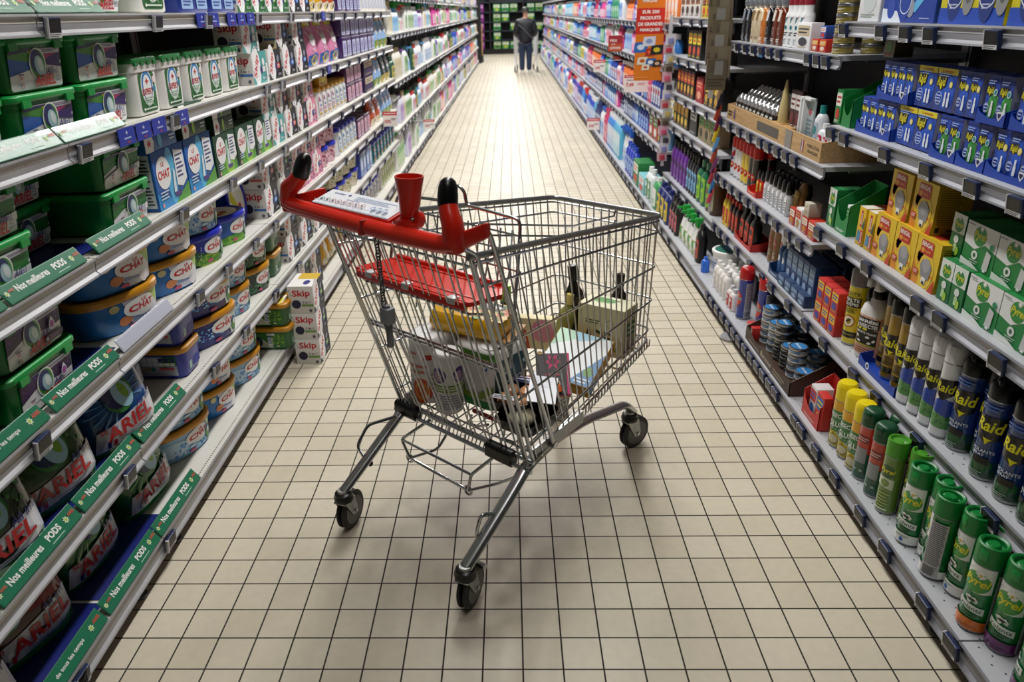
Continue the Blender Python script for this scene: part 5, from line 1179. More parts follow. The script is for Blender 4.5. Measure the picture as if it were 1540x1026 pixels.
# yellow paper bag of pizza-like snacks lying on the packs
o = cthing('snack_bag', 'yellow paper bag with a vegetable picture lying on the toilet rolls', 'food bag', -.115, .43, .592, .3, .06, .05)
b = MB(); b.loft([(0, .24, .14, .02), (.02, .255, .155, .03), (.045, .25, .15, .03), (.06, .235, .125, .03)], G('d9a416'), 4); link('bag', b.mesh('bag'), o)
A = Art(flat_top(.0605)); A.poly([(.0, -.06), (.125, -.06), (.125, .06), (-.02, .06)], 'c8a878').dots(.0, -.055, .12, .055, 26, .014, '5f8a3a', 3).dots(.0, -.055, .12, .055, 22, .012, 'c25a3a', 5).dots(.0, -.05, .12, .05, 12, .012, 'dfc08a', 8).ell(.055, .03, .045, .026, '1a1618').txt('ZUM', .055, .03, .024, 'e8e4dc', w=.06, sh=.2, bold=.06).ell(-.09, .03, .014, .012, 'e6e0c4').ell(-.08, .03, .006, .006, '333'); link('top_print', A.mesh('top_print'), o)
f = MB(); f.box(.127, -.07, .0, .155, .065, .004, K('b98a52')); link('folded_end', f.mesh('folded_end'), o)
def wine(name, label, x, y, z, rx, ry, glass, foil, lab, r=.037, h=.3, rz=0):
    o = cthing(name, label, 'bottle', x, y, z, rz, rx, ry)
    b = MB(); b.lathe([(r*.9, 0), (r, .006), (r, h*.58), (r*.9, h*.66), (r*.45, h*.76), (r*.38, h*.8), (r*.38, h*.97), (r*.42, h*.98), (r*.42, h)], mat(glass, .08, coat=.5), 24); link('bottle', b.mesh('bottle'), o)
    c = MB(); c.lathe([(r*.43, h*.82), (r*.44, h*.985), (r*.42, h*1.004), (.002, h*1.004)], P(foil), 20, False); link('cap', c.mesh('cap'), o)
    if lab:
        A = Art(wrap(r), .008); A.rr(-.045, h*.2, .045, h*.5, .004, lab).bars(-.03, h*.26, .03, h*.44, 4, '9a9aa0'); link('label_print', A.mesh('label_print'), o)
wine('wine_bottle', 'dark wine bottle with a light green cap standing in the trolley', -.125, .6, .39, .0, .0, '14180a', '8fc83a', 'e2e8ee', .042, .285, rz=.7)
wine('beer_bottle', 'dark bottle with a black cap behind the beige box', .0, .84, .43, .08, -.06, '150f08', '111112', None, .034, .28)
wine('beer_bottle', 'short dark bottle with a brown cap behind the beige box', .1, .925, .44, .0, .05, '1d0f08', '1a1412', None, .032, .235)
wine('oil_bottle', 'clear bottle with a yellow cap leaning by the beige box', -.02, .765, .43, -.12, .12, '8a8a4a', 'd0bc6a', None, .03, .19)
def carton_thing(name, label, cat, x, y, z, W, D, H, c, rz=0, rx=0, ry=0, top=None, front=None, side=None):
    o = cthing(name, label, cat, x, y, z, rz, rx, ry); b = MB(); b.rbox(-W/2, -D/2, 0, W/2, D/2, H, K(c), .002, 1); link('carton', b.mesh('carton'), o)
    if top: A = Art(flat_top(H)); top(A, W, D); link('top_print', A.mesh('top_print'), o)
    if front: A = Art(flat_front(-D/2)); front(A, W, H); link('front_print', A.mesh('front_print'), o)
    if side: A = Art(lambda u, v, h: Vector((W/2+h, u, v))); side(A, D, H); link('side_print', A.mesh('side_print'), o)
    return o
carton_thing('drink_carton_box', 'beige drinks box lettered in dark green near the front of the trolley', 'box', .125, .83, .435, .17, .1, .17, 'cfc79a', .12, 0, 0,
 lambda A, W, D: A.rect(-W*.48, -D*.48, W*.48, D*.48, 'e6e3c4').ell(-.02, .01, .045, .024, '7fb86a').bars(-.05, .0, .04, .03, 2, '2c7a3a'),
 lambda A, W, H: A.rect(-W*.49, 0, W*.49, H, 'd2c99c').txt('ADE', -.012, H*.36, .05, '243a1c', w=.1, bold=.06).bars(-.055, H*.62, .0, H*.72, 2, '3a4a2a').ring(.035, H*.68, .012, .014, '8a8460', 14).bars(-.06, .012, .06, .03, 2, '8f8a5a'),
 lambda A, D, H: A.rect(-D*.48, 0, D*.48, H, 'b5af8c').txt('VIE', .0, H*.82, .016, '24381c', bold=.04).rect(-.03, H*.42, .034, H*.7, '2c5a2a').bars(-.025, H*.46, .03, H*.66, 2, 'c8d0a8').bars(-.035, .01, .035, H*.38, 8, '8f8a70'))
carton_thing('cereal_box', 'white and blue food box with yellow edges leaning in the trolley', 'box', .112, .665, .43, .19, .22, .045, 'cfa22e', .2, .36, .12,
 lambda A, W, D: A.rect(-W*.49, -D*.49, W*.49, D*.49, 'eef2f4').poly([(-W*.49, D*.1), (W*.1, D*.49), (-W*.49, D*.49)], 'bfe6cc').poly([(-W*.1, D*.3), (W*.4, D*.49), (-W*.2, D*.49)], 'a9d8ec').poly([(W*.1, -D*.49), (W*.49, -D*.49), (W*.49, D*.2)], '5a8ab8').ell(W*.36, -D*.22, .016, .02, '6a9a4a').bars(W*.2, -D*.46, W*.45, -D*.34, 2, 'dfe8f0'),
 lambda A, W, H: A.rect(-W*.5, 0, W*.5, H, 'b8882a').ell(-.03, H*.5, .02, .018, '7a3a1c').ell(.04, H*.4, .03, .016, 'c8922e').rect(-W*.5, H*.7, -W*.1, H, '3f7a34'),
 lambda A, D, H: A.rect(-D*.5, 0, D*.5, H, 'c48a1e').poly([(-D*.5, 0), (-D*.1, 0), (-D*.3, H), (-D*.5, H)], '6a98c4'))
carton_thing('chocolate_box', 'flat dark grey chocolate box with a pink edge and flower', 'box', .115, .545, .44, .105, .14, .022, '4a4348', .72, .75, 0,
 lambda A, W, D: A.rect(-W*.47, -D*.47, W*.4, D*.47, '4b4549').rect(W*.4, -D*.49, W*.49, D*.49, 'd83a78').star(-.0, .04, .03, .014, 6, 'c23a6a').ell(.0, .042, .013, .01, '7a2a4a').ring(.0, -.035, .018, .021, 'd8c89a', 18).bars(-.025, -.01, .02, .004, 1, 'b0485a').ell(-.04, .07, .008, .006, 'b8925a'),
 lambda A, W, H: A.rect(-W*.5, 0, W*.5, H, 'd83a78').rect(-W*.5, 0, W*.5, H*.3, 'c9c42a'))
carton_thing('biscuit_pack', 'pale pink and yellow packet standing behind the flat boxes', 'food packet', -.06, .69, .44, .12, .03, .12, 'ecdfb0', .5, .15, 0, None,
 lambda A, W, H: A.rect(-W*.48, 0, W*.48, H, 'f0e2b4').ell(.02, H*.6, .04, .045, 'eaa0b4').star(.0, H*.75, .02, .01, 6, 'e48aa8').poly([(-W*.48, 0), (-W*.2, 0), (-W*.3, H*.6), (-W*.48, H*.7)], 'd8602c'))
def tray(name, label, x, y, z, rz, build, rx=0, ry=0, W=.15, D=.2, H=.035):
    o = cthing(name, label, 'food tray', x, y, z, rz, rx, ry)
    b = MB(); b.loft([(0, W*.86, D*.88, .02), (H, W, D, .024), (H, W*.94, D*.95, .022), (.006, W*.8, D*.84, .018)], mat('131315', .22), 4, True, True); link('tray', b.mesh('tray'), o)
    build(o, W, D, H)
def t_meat(o, W, D, H):
    for i, (x, y) in enumerate(((-.024, -.035), (.026, -.04), (-.026, .025), (.024, .025))):
        m = MB(); m.sell([(.008, .018, .024, x, y), (.02, .024, .029, x, y), (.034, .02, .025, x, y), (.042, .01, .012, x, y)], noisy('pink_salmon', 'c98a5e', 'd8a67e', 30, .25), 18); link('portion', m.mesh('portion'), o)
    f = MB(); f.loft([(H, W*.95, D*.96, .02), (H+.01, W*.8, D*.8, .02)], mat('d8d8d8', .05, trans=.93), 4, False, True)
    A = Art(flat_top(H+.012)); A.rect(-.056, .04, .056, .08, '1c1c4a').bars(-.05, .055, .05, .085, 2, 'd8d4e6').ell(.05, .06, .01, .012, 'e6e6ea'); link('paper_band', A.mesh('paper_band'), o)
    A = Art(flat_top(H+.013)); A.rect(-.05, -.08, .02, -.055, 'e4e4e8').bars(-.046, -.077, .015, -.058, 2, '44444c'); link('price_sticker', A.mesh('price_sticker'), o)
tray('salmon_tray', 'black tray of pale pink portions with a navy paper band', .09, .395, .404, .35, t_meat, W=.12, D=.17)
def t_garlic(o, W, D, H):
    g = MB(); n = 40; r0 = []
    prof = [(.008, 0), (.034, .008), (.042, .022), (.034, .036), (.014, .046), (.005, .056)]
    rings = [[Vector((r*(1+.06*cos(8*t))*cos(t), -.03+r*(1+.06*cos(8*t))*sin(t), .012+z)) for t in [2*pi*i/n for i in range(n)]] for r, z in prof]
    g.grid(rings, K('d8d2b0')); link('garlic_bulb', g.mesh('garlic_bulb', 70), o)
    t = MB(); t.sell([(.01, .016, .016, -.05, .04), (.026, .022, .022, -.05, .04), (.042, .01, .01, -.05, .04)], G('b81c1c'), 16); link('tomato', t.mesh('tomato'), o)
tray('vegetable_tray', 'black tray with a white ribbed bulb, lowest in the rear corner of the trolley', .15, .375, .363, .05, t_garlic, W=.14, D=.17)
o = cthing('till_receipt', 'white sheet of paper lying on the black food trays', 'paper', .15, .45, .45, .6, -.02, .1)
b = MB(); b.loft([(0, .085, .2, .002), (.002, .085, .2, .002)], mat('eceef4', .6), 1); link('sheet', b.mesh('sheet'), o); A = Art(flat_top(.002)); A.bars(-.034, -.03, .03, .08, 9, 'd4d8e6', .6); link('print', A.mesh('print'), o)
o = cthing('food_pouch', 'orange and navy food pouch above the salmon tray', 'food packet', .1, .525, .41, .5, -.05, .05); b = MB(); b.loft([(0, .1, .12, .02), (.012, .12, .13, .02), (.024, .1, .12, .02)], G('c8602a'), 3); link('pouch', b.mesh('pouch'), o); A = Art(flat_top(.0245)); A.rect(-.045, -.055, .045, -.0, '1c1c54').bars(-.035, -.045, .02, -.015, 2, 'cfd0e4'); link('label_print', A.mesh('label_print'), o)
# ---------------------------------------------------------------- filling the shelves
DIM = {}
def dims(parts):
    k = id(parts)
    if k not in DIM:
        vs = [v.co for p in parts for v in p[1].vertices]
        DIM[k] = (min(v.x for v in vs), max(v.x for v in vs), min(v.y for v in vs), max(v.z for v in vs), max(v.y for v in vs))
    return DIM[k]
LNAME = {'L': 'detergent shelf', 'LF': 'softener shelf', 'N': 'insecticide shelf', 'S': 'polish shelf', 'T': 'mid-aisle shelf', 'F': 'cleaner shelf'}
def shelf_name(key, lev):
    n = len(LV[key])-1
    return ('bottom' if lev == n else 'top' if lev == 1 else ORD[lev-1])+' '+LNAME[key]
def row(key, lev, kind, pk, ys, desc, cat, back=.03, fit=None, sz=1.0, zo=0.0, tier=0, nt=1, yaw=0.0, sd=1.0, tilt=0.0):
    """items of one kind along a shelf; ys = centres along the aisle, fit = width along the shelf, back = how far the fronts stand behind the rail"""
    side = 'L' if key in ('L', 'LF') else 'R'
    parts = proto(*pk); d = dims(parts); z = LV[key][lev]+zo
    base = side == 'R' and lev == len(LV[key])-1
    sx = fit/(d[1]-d[0]) if fit else 1.0
    for y in ys:
        if side == 'L': x = lx(y)-back+d[2]*sd; rz = pi/2
        else: x = XR-(.1 if base else 0)+back-d[2]*sd; rz = -pi/2
        o = inst(kind, parts, (x, y, z+.0006), rz+yaw, (sx, sd, sz), rot=(0 if not tilt else tilt, 0, rz+yaw))
        shelved(o, desc, cat, shelf_name(key, lev), y, tier, nt)

PAL = dict(B=[('2448b8', 'e6e8f0', '9fc0f0'), ('1f3a9e', 'c8302a', 'dfe8f8'), ('3f86d8', 'f0f0f4', 'd8e8f8'), ('e8ecf2', '2f62c0', '8ab4ea'), ('16286a', '16286a', 'c8d4ee')],
 M=[('e8e6ea', 'c8302a', 'e8a8c0'), ('d84a9a', 'e8e8ec', 'f4c8dc'), ('e8eaee', '3a9a5a', 'b8e0c8'), ('2f8a6a', 'e6e8ea', '8fd0a8'), ('e87a3a', 'e8e8ea', 'f4d8c0'), ('6a4ab0', 'e8e6f0', 'c8b8ea'), ('eef0f2', '8a8a92', 'd8c83a'), ('5ab0d8', 'e6f0f4', 'd8f0f8'), ('c83a6a', 'c83a6a', 'f0c0d0')],
 W=[('eceeea', '2f9a3a', 'b8d8a8'), ('eef0f2', 'e6e8ea', 'a8c4e8'), ('e6eae6', '1f7a3a', '8fb87a'), ('2f5a4a', '2a4a3c', 'd8c86a'), ('e8eaf0', 'c83a3a', 'd8b0b8'), ('d8d8e8', '8a5ab0', 'c8a8e0'), ('dfe8f0', '5a9ad0', '8ac0ea'), ('eae6dc', 'c8b88a', 'd8d0b0')],
 P=[('d84a9a', 'e8e8ec', 'f4c8dc'), ('e87a5a', 'e8e8ea', 'f4d8c0'), ('6a4ab0', 'e8e6f0', 'c8b8ea'), ('2448b8', 'e6e8f0', '9fc0f0')])
CN = {'2448b8': 'blue', '1f3a9e': 'dark blue', '3f86d8': 'sky blue', 'e8ecf2': 'white and blue', '16286a': 'navy', 'e8e6ea': 'white and red', 'd84a9a': 'pink', 'e8eaee': 'white and green', '2f8a6a': 'green', 'e87a3a': 'orange', '6a4ab0': 'violet', 'eef0f2': 'white and grey', '5ab0d8': 'pale blue', 'c83a6a': 'crimson',
 'eceeea': 'white and lime', 'e6eae6': 'white and dark green', '2f5a4a': 'dark green', 'e8eaf0': 'white and crimson', 'd8d8e8': 'lilac', 'dfe8f0': 'white and sky blue', 'eae6dc': 'cream', 'e87a5a': 'coral'}
KIND = [('slim_bottle', 'slim', 'bottle', 'slim bottle'), ('flat_bottle', 'flat', 'bottle', 'flat bottle'), ('softener_jug', 'jug', 'jug', 'jug'), ('trigger_bottle', 'spray', 'bottle', 'spray bottle'), ('cleaner_canister', 'round', 'canister', 'canister')]
def far_row(key, lev, ya, yb, pal, hmax, seed, far):
    """sets of like bottles along a shelf further down the aisle"""
    R = random.Random(seed); y = ya; pals = [q for c in pal for q in PAL[c]]
    while y < yb-.1:
        p = R.choice(pals); k, kp, cat, nm = R.choice(KIND)
        W = {'slim': .085, 'flat': .11, 'jug': .16, 'spray': .1, 'round': .1}[kp]*(1.0 if not far else 1.25+max(0, y-12)*.05)
        H = min(hmax-.03, {'slim': .27, 'flat': .26, 'jug': .28, 'spray': .28, 'round': .22}[kp]*R.uniform(.9, 1.1)*(1.0 if not far else 1.1)*(1.35 if lev == len(LV[key])-1 else 1))
        W = round(W/.02)*.02; H = round(H/.02)*.02
        n = max(1, min(R.choice((2, 3, 4)), int((yb-y)/W)))
        pk = ('far_bottle' if far else 'bottle', kp)+p+(round(W*(.72 if kp == 'jug' else .92), 3), round(min(.09, W*.7), 3), round(H, 2))
        row(key, lev, k, pk, [y+W*(i+.5) for i in range(n)], f'{CN[p[0]]} {nm}', cat)
        y += W*n+R.uniform(0, .03)
        if R.random() < .1: y += .08
row('L', 1, 'capsule_tub', ('pod_tub', 'g'), [1.835, 2.105], 'green capsule tub', 'detergent tub', fit=0.267, sz=1.02, back=0.03, zo=0.0, tier=0, nt=1)
row('L', 1, 'capsule_tub', ('pod_tub', 'g'), [1.565], 'green capsule tub with a plain lid', 'detergent tub', fit=0.267, sz=1.02, back=0.03, zo=0.0, tier=0, nt=1)
row('L', 1, 'capsule_tub', ('capsule_tub',), [2.42], 'large white tub', 'detergent tub', fit=0.24, sz=1.2, sd=1.2)
row('L', 1, 'capsule_box', ('caddy', 'b'), [2.715, 2.985], 'blue capsule box', 'detergent box', fit=0.262, sz=1.3)
row('L', 1, 'detergent_carton', ('skip_box', 'g'), [3.232, 3.417, 3.603, 3.787], 'green and white detergent carton', 'detergent box', fit=0.179)
row('L', 1, 'detergent_carton', ('skip_box', 'k'), [4.0, 4.2], 'black and white detergent carton', 'detergent box', fit=0.194)
row('L', 1, 'refill_pouch', ('refill', 'y'), [4.405, 4.575], 'yellow and blue refill pouch', 'refill pouch', fit=0.165)
row('L', 1, 'refill_pouch', ('refill', 'o'), [4.74, 4.9], 'brown and yellow refill pouch', 'refill pouch', fit=0.155)
row('L', 1, 'capsule_box', ('caddy', 'p'), [5.133, 5.4, 5.667], 'purple capsule box', 'detergent box', fit=0.259, sz=1.4)
row('L', 1, 'cleaner_bottle', ('bottle', 'flat', 'eceae6', 'e6e6ea', 'b8c0d8', 0.13, 0.07, 0.24), [5.894, 6.041, 6.189, 6.336, 6.484, 6.631, 6.779, 6.926], 'white flat bottle', 'bottle', fit=0.143)
row('L', 2, 'capsule_tub', ('pod_tub', 'd'), [1.47], 'green capsule tub with a black label', 'detergent tub', fit=0.267, sz=1.02, back=0.03, zo=0.0, tier=0, nt=2)
row('L', 2, 'capsule_tub', ('pod_tub', 'd'), [1.47], 'green capsule tub with a black label', 'detergent tub', fit=0.267, sz=1.02, back=0.03, zo=0.119, tier=1, nt=2)
row('L', 2, 'capsule_tub', ('pod_tub', 'c'), [1.752, 2.027], 'green capsule tub with a rainbow label', 'detergent tub', fit=0.272, sz=1.02, back=0.03, zo=0.0, tier=0, nt=2)
row('L', 2, 'capsule_tub', ('pod_tub', 'c'), [1.752, 2.027], 'green capsule tub with a rainbow label', 'detergent tub', fit=0.272, sz=1.02, back=0.03, zo=0.119, tier=1, nt=2)
row('L', 2, 'capsule_tub', ('capsule_tub',), [2.266, 2.449, 2.632, 2.815, 2.998], 'white tub with a green lid', 'detergent tub', fit=0.179, sz=1.03)
row('L', 2, 'detergent_carton', ('skip_box', 't'), [3.32], 'teal and white detergent carton', 'detergent box', fit=0.2, sz=1.0)
row('L', 2, 'detergent_carton', ('skip_box', 'r'), [3.54], 'black and red detergent carton', 'detergent box', fit=0.2)
row('L', 2, 'detergent_carton', ('skip_box', 'k'), [3.78, 4.02], 'black and blue detergent carton, lower layer', 'detergent box', fit=0.21)
row('L', 2, 'detergent_carton', ('skip_box', 't'), [3.24], 'teal and white carton on top of others', 'detergent box', fit=0.2, zo=0.129)
row('L', 2, 'detergent_carton', ('skip_box', 'k'), [3.7, 3.99], 'black and blue detergent carton, upper layer', 'detergent box', fit=0.2, zo=0.129)
row('L', 2, 'refill_pouch', ('refill', 'p'), [4.333, 4.6, 4.867], 'pink refill pouch with a yellow top', 'refill pouch', fit=0.248, sz=1.25, sd=1.2)
row('L', 2, 'capsule_box', ('caddy', 'p'), [5.186, 5.499, 5.811, 6.124], 'purple capsule box', 'detergent box', fit=0.306, sz=1.22, zo=0.0, tier=0, nt=2)
row('L', 2, 'capsule_box', ('caddy', 'p'), [5.186, 5.499, 5.811, 6.124], 'purple capsule box', 'detergent box', fit=0.306, sz=1.22, zo=0.13, tier=1, nt=2)
row('L', 2, 'refill_pouch', ('refill', 'b'), [6.458, 6.675, 6.892], 'pale blue and orange pouch', 'refill pouch', fit=0.21, sz=1.25, sd=1.2)
row('L', 3, 'capsule_tub', ('pod_tub', 'g'), [1.45], 'sunburst green capsule tub by the blue mat', 'detergent tub', fit=0.267, sz=1.02, back=0.03, zo=0.0, tier=0, nt=2)
row('L', 3, 'capsule_tub', ('pod_tub', 'g'), [1.45], 'sunburst green capsule tub by the blue mat', 'detergent tub', fit=0.267, sz=1.02, back=0.03, zo=0.119, tier=1, nt=2)
row('L', 3, 'capsule_tub', ('pod_tub', 'g'), [2.03], 'sunburst green capsule tub by blue cartons', 'detergent tub', fit=0.267, sz=1.02, back=0.03, zo=0.0, tier=0, nt=2)
row('L', 3, 'capsule_tub', ('pod_tub', 'g'), [2.03], 'sunburst green capsule tub by blue cartons', 'detergent tub', fit=0.267, sz=1.02, back=0.03, zo=0.119, tier=1, nt=2)
row('L', 3, 'capsule_tub', ('pod_tub', 'g'), [1.765], 'green capsule tub deep in shadow', 'detergent tub', fit=0.267, sz=1.02, back=0.17, zo=0.0, tier=0, nt=2)
row('L', 3, 'capsule_tub', ('pod_tub', 'g'), [1.765], 'green capsule tub deep in shadow', 'detergent tub', fit=0.267, sz=1.02, back=0.17, zo=0.119, tier=1, nt=2)
row('L', 3, 'dishwash_carton', ('dish_box', 'b'), [2.3, 2.54], 'blue dishwasher tablet carton', 'carton', fit=0.233)
row('L', 3, 'dishwash_carton', ('dish_box', 'd'), [2.785, 3.015, 3.245], 'dark green dishwasher tablet carton', 'carton', fit=0.221)
row('L', 3, 'dishwash_carton', ('flat_box', 'b'), [2.27], 'flat blue carton on a taller one', 'carton', zo=0.179, fit=0.22)
row('L', 3, 'dishwash_carton', ('flat_box', 'd'), [2.53], 'flat dark green carton', 'carton', zo=0.179, tier=0, nt=2, fit=0.2)
row('L', 3, 'dishwash_carton', ('flat_box', 'd'), [2.53], 'flat dark green carton', 'carton', zo=0.232, tier=1, nt=2, fit=0.2)
row('L', 3, 'dishwash_carton', ('flat_box', 'd'), [2.8], 'flat dark green carton', 'carton', zo=0.151, tier=0, nt=2, fit=0.2)
row('L', 3, 'dishwash_carton', ('flat_box', 'd'), [2.8], 'flat dark green carton', 'carton', zo=0.204, tier=1, nt=2, fit=0.2)
row('L', 3, 'detergent_carton', ('skip_box', 't'), [3.47], 'teal detergent carton, lower layer', 'detergent box', fit=0.195)
row('L', 3, 'detergent_carton', ('skip_box', 'r'), [3.69], 'black and red detergent carton, lower layer', 'detergent box', fit=0.195)
row('L', 3, 'detergent_carton', ('skip_box', 'r'), [3.9], 'black and red detergent carton, lower layer', 'detergent box', fit=0.195)
row('L', 3, 'detergent_carton', ('skip_box', 'p'), [4.1], 'pink detergent carton, lower layer', 'detergent box', fit=0.195)
row('L', 3, 'detergent_carton', ('skip_box', 't'), [3.36], 'teal detergent carton, upper layer', 'detergent box', fit=0.19, zo=0.129)
row('L', 3, 'detergent_carton', ('skip_box', 'r'), [3.58], 'black and red detergent carton, upper layer', 'detergent box', fit=0.19, zo=0.129)
row('L', 3, 'detergent_carton', ('skip_box', 'r'), [3.82], 'black and red detergent carton, upper layer', 'detergent box', fit=0.19, zo=0.129)
row('L', 3, 'detergent_carton', ('skip_box', 'p'), [4.06], 'pink detergent carton, upper layer', 'detergent box', fit=0.19, zo=0.129)
row('L', 3, 'softener_tub', ('canister', 'f0ecee', 'c9941c', 'b03a7a', '3a5ab0'), [4.306, 4.419, 4.531, 4.644], 'white and pink tub with a yellow lid', 'tub', fit=0.109)
row('L', 3, 'softener_tub', ('canister', 'eef0f2', 'c9941c', '2f8a9a', '3a5ab0'), [4.757, 4.87, 4.983], 'white and teal tub with a yellow lid', 'tub', fit=0.11)
row('L', 3, 'softener_tub', ('carton', 'd0961c', '6a1f2a', 'e8d84a', 0.2, 0.14, 0.1), [4.42], 'yellow and maroon carton lying on the tubs', 'carton', zo=0.172)
row('L', 3, 'capsule_box', ('caddy', 'k'), [5.195, 5.465], 'purple box with pink labels', 'detergent box', fit=0.265, sz=1.1, zo=0.0, tier=0, nt=2)
row('L', 3, 'capsule_box', ('caddy', 'k'), [5.195, 5.465], 'purple box with pink labels', 'detergent box', fit=0.265, sz=1.1, zo=0.116, tier=1, nt=2)
row('L', 3, 'capsule_box', ('carton', '2c1246', 'd8c8a0', '3a1a5e', 0.2, 0.22, 0.112), [5.89], 'dark purple box with a cream edge', 'detergent box', fit=0.378, zo=0.0, tier=0, nt=2)
row('L', 3, 'capsule_box', ('carton', '2c1246', 'd8c8a0', '3a1a5e', 0.2, 0.22, 0.112), [5.89], 'dark purple box with a cream edge', 'detergent box', fit=0.378, zo=0.116, tier=1, nt=2)
row('L', 3, 'refill_pouch', ('refill', 'b'), [6.25, 6.45], 'pale blue and orange pouch', 'refill pouch', fit=0.194, sz=1.15)
row('L', 3, 'refill_pouch', ('refill', 'k'), [6.678, 6.912], 'dark green and blue pouch', 'refill pouch', fit=0.228, sz=1.2)
row('L', 4, 'capsule_tub', ('pod_tub', 'p'), [1.498], 'green capsule tub with a purple label', 'detergent tub', fit=0.272, sz=1.02, back=0.03, zo=0.0, tier=0, nt=2)
row('L', 4, 'capsule_tub', ('pod_tub', 'p'), [1.498], 'green capsule tub with a purple label', 'detergent tub', fit=0.272, sz=1.02, back=0.03, zo=0.119, tier=1, nt=2)
row('L', 4, 'capsule_tub', ('pod_tub', 'p'), [1.215], 'green capsule tub with a purple label', 'detergent tub', fit=0.267, sz=1.02, back=0.03, zo=0.0, tier=0, nt=2)
row('L', 4, 'capsule_tub', ('pod_tub', 'p'), [1.215], 'green capsule tub with a purple label', 'detergent tub', fit=0.267, sz=1.02, back=0.03, zo=0.119, tier=1, nt=2)
row('L', 4, 'round_tub', ('round_tub', 'a'), [1.962, 2.268], 'blue round tub with a yellow lid', 'detergent tub', fit=0.302, back=0.035, yaw=-0.38, zo=0.0, tier=0, nt=2)
row('L', 4, 'round_tub', ('round_tub', 'a'), [1.962, 2.268], 'blue round tub with a yellow lid', 'detergent tub', fit=0.302, back=0.035, yaw=-0.38, zo=0.118, tier=1, nt=2)
row('L', 4, 'round_tub', ('round_tub', 'g'), [2.553], 'green round tub with a blue lid', 'detergent tub', fit=0.252, back=0.035, yaw=-0.38, zo=0.0, tier=0, nt=1)
row('L', 4, 'round_tub', ('round_tub', 'l'), [2.55], 'pale blue round tub on a green one', 'detergent tub', fit=0.25, zo=0.118, back=0.035, yaw=-0.38)
row('L', 4, 'round_tub', ('round_tub', 'b'), [2.815], 'blue and grass green round tub', 'detergent tub', fit=0.247, back=0.035, yaw=-0.38, zo=0.0, tier=0, nt=1)
row('L', 4, 'round_tub', ('round_tub', 'b'), [3.04], 'round tub standing on its edge with its lid outward', 'detergent tub', fit=0.2, zo=0.1, tilt=1.45, back=0.13)
row('L', 4, 'detergent_carton', ('skip_box', 'k'), [3.24], 'black detergent carton by the upright tub', 'detergent box', fit=0.19, zo=0.0, tier=0, nt=2)
row('L', 4, 'detergent_carton', ('skip_box', 'r'), [3.24], 'black detergent carton by the upright tub', 'detergent box', fit=0.19, zo=0.129, tier=1, nt=2)
row('L', 4, 'detergent_carton', ('skip_box', 'n'), [3.47], 'white and navy detergent carton', 'detergent box', fit=0.19, zo=0.0, tier=0, nt=2)
row('L', 4, 'detergent_carton', ('skip_box', 'n'), [3.47], 'white and navy detergent carton', 'detergent box', fit=0.19, zo=0.129, tier=1, nt=2)
row('L', 4, 'detergent_carton', ('skip_box', 'p'), [3.717, 3.91, 4.103], 'pink detergent carton', 'detergent box', fit=0.188, zo=0.0, tier=0, nt=2)
row('L', 4, 'detergent_carton', ('skip_box', 'p'), [3.717, 3.91, 4.103], 'pink detergent carton', 'detergent box', fit=0.188, zo=0.129, tier=1, nt=2)
row('L', 4, 'round_tub', ('round_tub', 'p'), [4.32, 4.52], 'pink spotted round tub with a blue lid', 'detergent tub', fit=0.198, yaw=-0.38, zo=0.0, tier=0, nt=2)
row('L', 4, 'round_tub', ('round_tub', 'p'), [4.32, 4.52], 'pink spotted round tub with a blue lid', 'detergent tub', fit=0.198, yaw=-0.38, zo=0.118, tier=1, nt=2)
row('L', 4, 'softener_tub', ('canister', 'e8eef4', '2330b8', '3a86c0', '2a4a9a'), [4.701, 4.823, 4.945, 5.067, 5.189], 'white and blue tub with a blue lid', 'tub', fit=0.117)
row('L', 4, 'capsule_box', ('caddy', 'k'), [5.41, 5.67], 'purple box with pink labels', 'detergent box', fit=0.252, sz=1.3)
row('L', 4, 'refill_pouch', ('refill', 'o'), [6.025, 6.275], 'orange refill pouch', 'refill pouch', fit=0.242, sz=1.1)
row('L', 4, 'refill_pouch', ('refill', 'b'), [6.542, 6.725, 6.908], 'pale blue and orange pouch', 'refill pouch', fit=0.178, sz=1.15)
row('L', 5, 'detergent_pouch', ('pouch', 'b'), [1.78], 'blue detergent pouch with white lettering base', 'detergent pouch', back=0.02, yaw=-0.3, sz=0.93)
row('L', 5, 'detergent_pouch', ('pouch', 'y'), [1.5], 'dark green detergent pouch with a yellow band', 'detergent pouch', back=0.05, yaw=-0.3, sz=0.93)
row('L', 5, 'detergent_pouch', ('pouch', 'k'), [1.25], 'dark green detergent pouch', 'detergent pouch', back=0.04, yaw=-0.3, sz=0.93)
row('L', 5, 'detergent_pouch', ('pouch', 'b'), [1.97], 'detergent pouch behind the blue one', 'detergent pouch', back=0.14, yaw=-0.3, sz=0.93)
row('L', 5, 'detergent_pouch', ('pouch', 'y'), [1.03], 'dark green detergent pouch at the near end', 'detergent pouch', back=0.06, yaw=-0.3, sz=0.93)
row('L', 5, 'oblong_tub', ('side_tub', 'n'), [2.215], 'navy oblong tub stored end on', 'detergent tub', zo=0.0, tier=0, nt=2)
row('L', 5, 'oblong_tub', ('side_tub', 'n'), [2.215], 'navy oblong tub stored end on', 'detergent tub', zo=0.115, tier=1, nt=2)
row('L', 5, 'round_tub', ('round_tub', 's'), [2.47], 'navy starry round tub with a yellow lid', 'detergent tub', fit=0.317, back=0.02, yaw=-0.38, zo=0.0, tier=0, nt=2)
row('L', 5, 'round_tub', ('round_tub', 's'), [2.47], 'navy starry round tub with a yellow lid', 'detergent tub', fit=0.317, back=0.02, yaw=-0.38, zo=0.118, tier=1, nt=2)
row('L', 5, 'round_tub', ('round_tub', 'l'), [2.75], 'pale blue round tub with a yellow lid', 'detergent tub', fit=0.218, yaw=-0.38, zo=0.0, tier=0, nt=2)
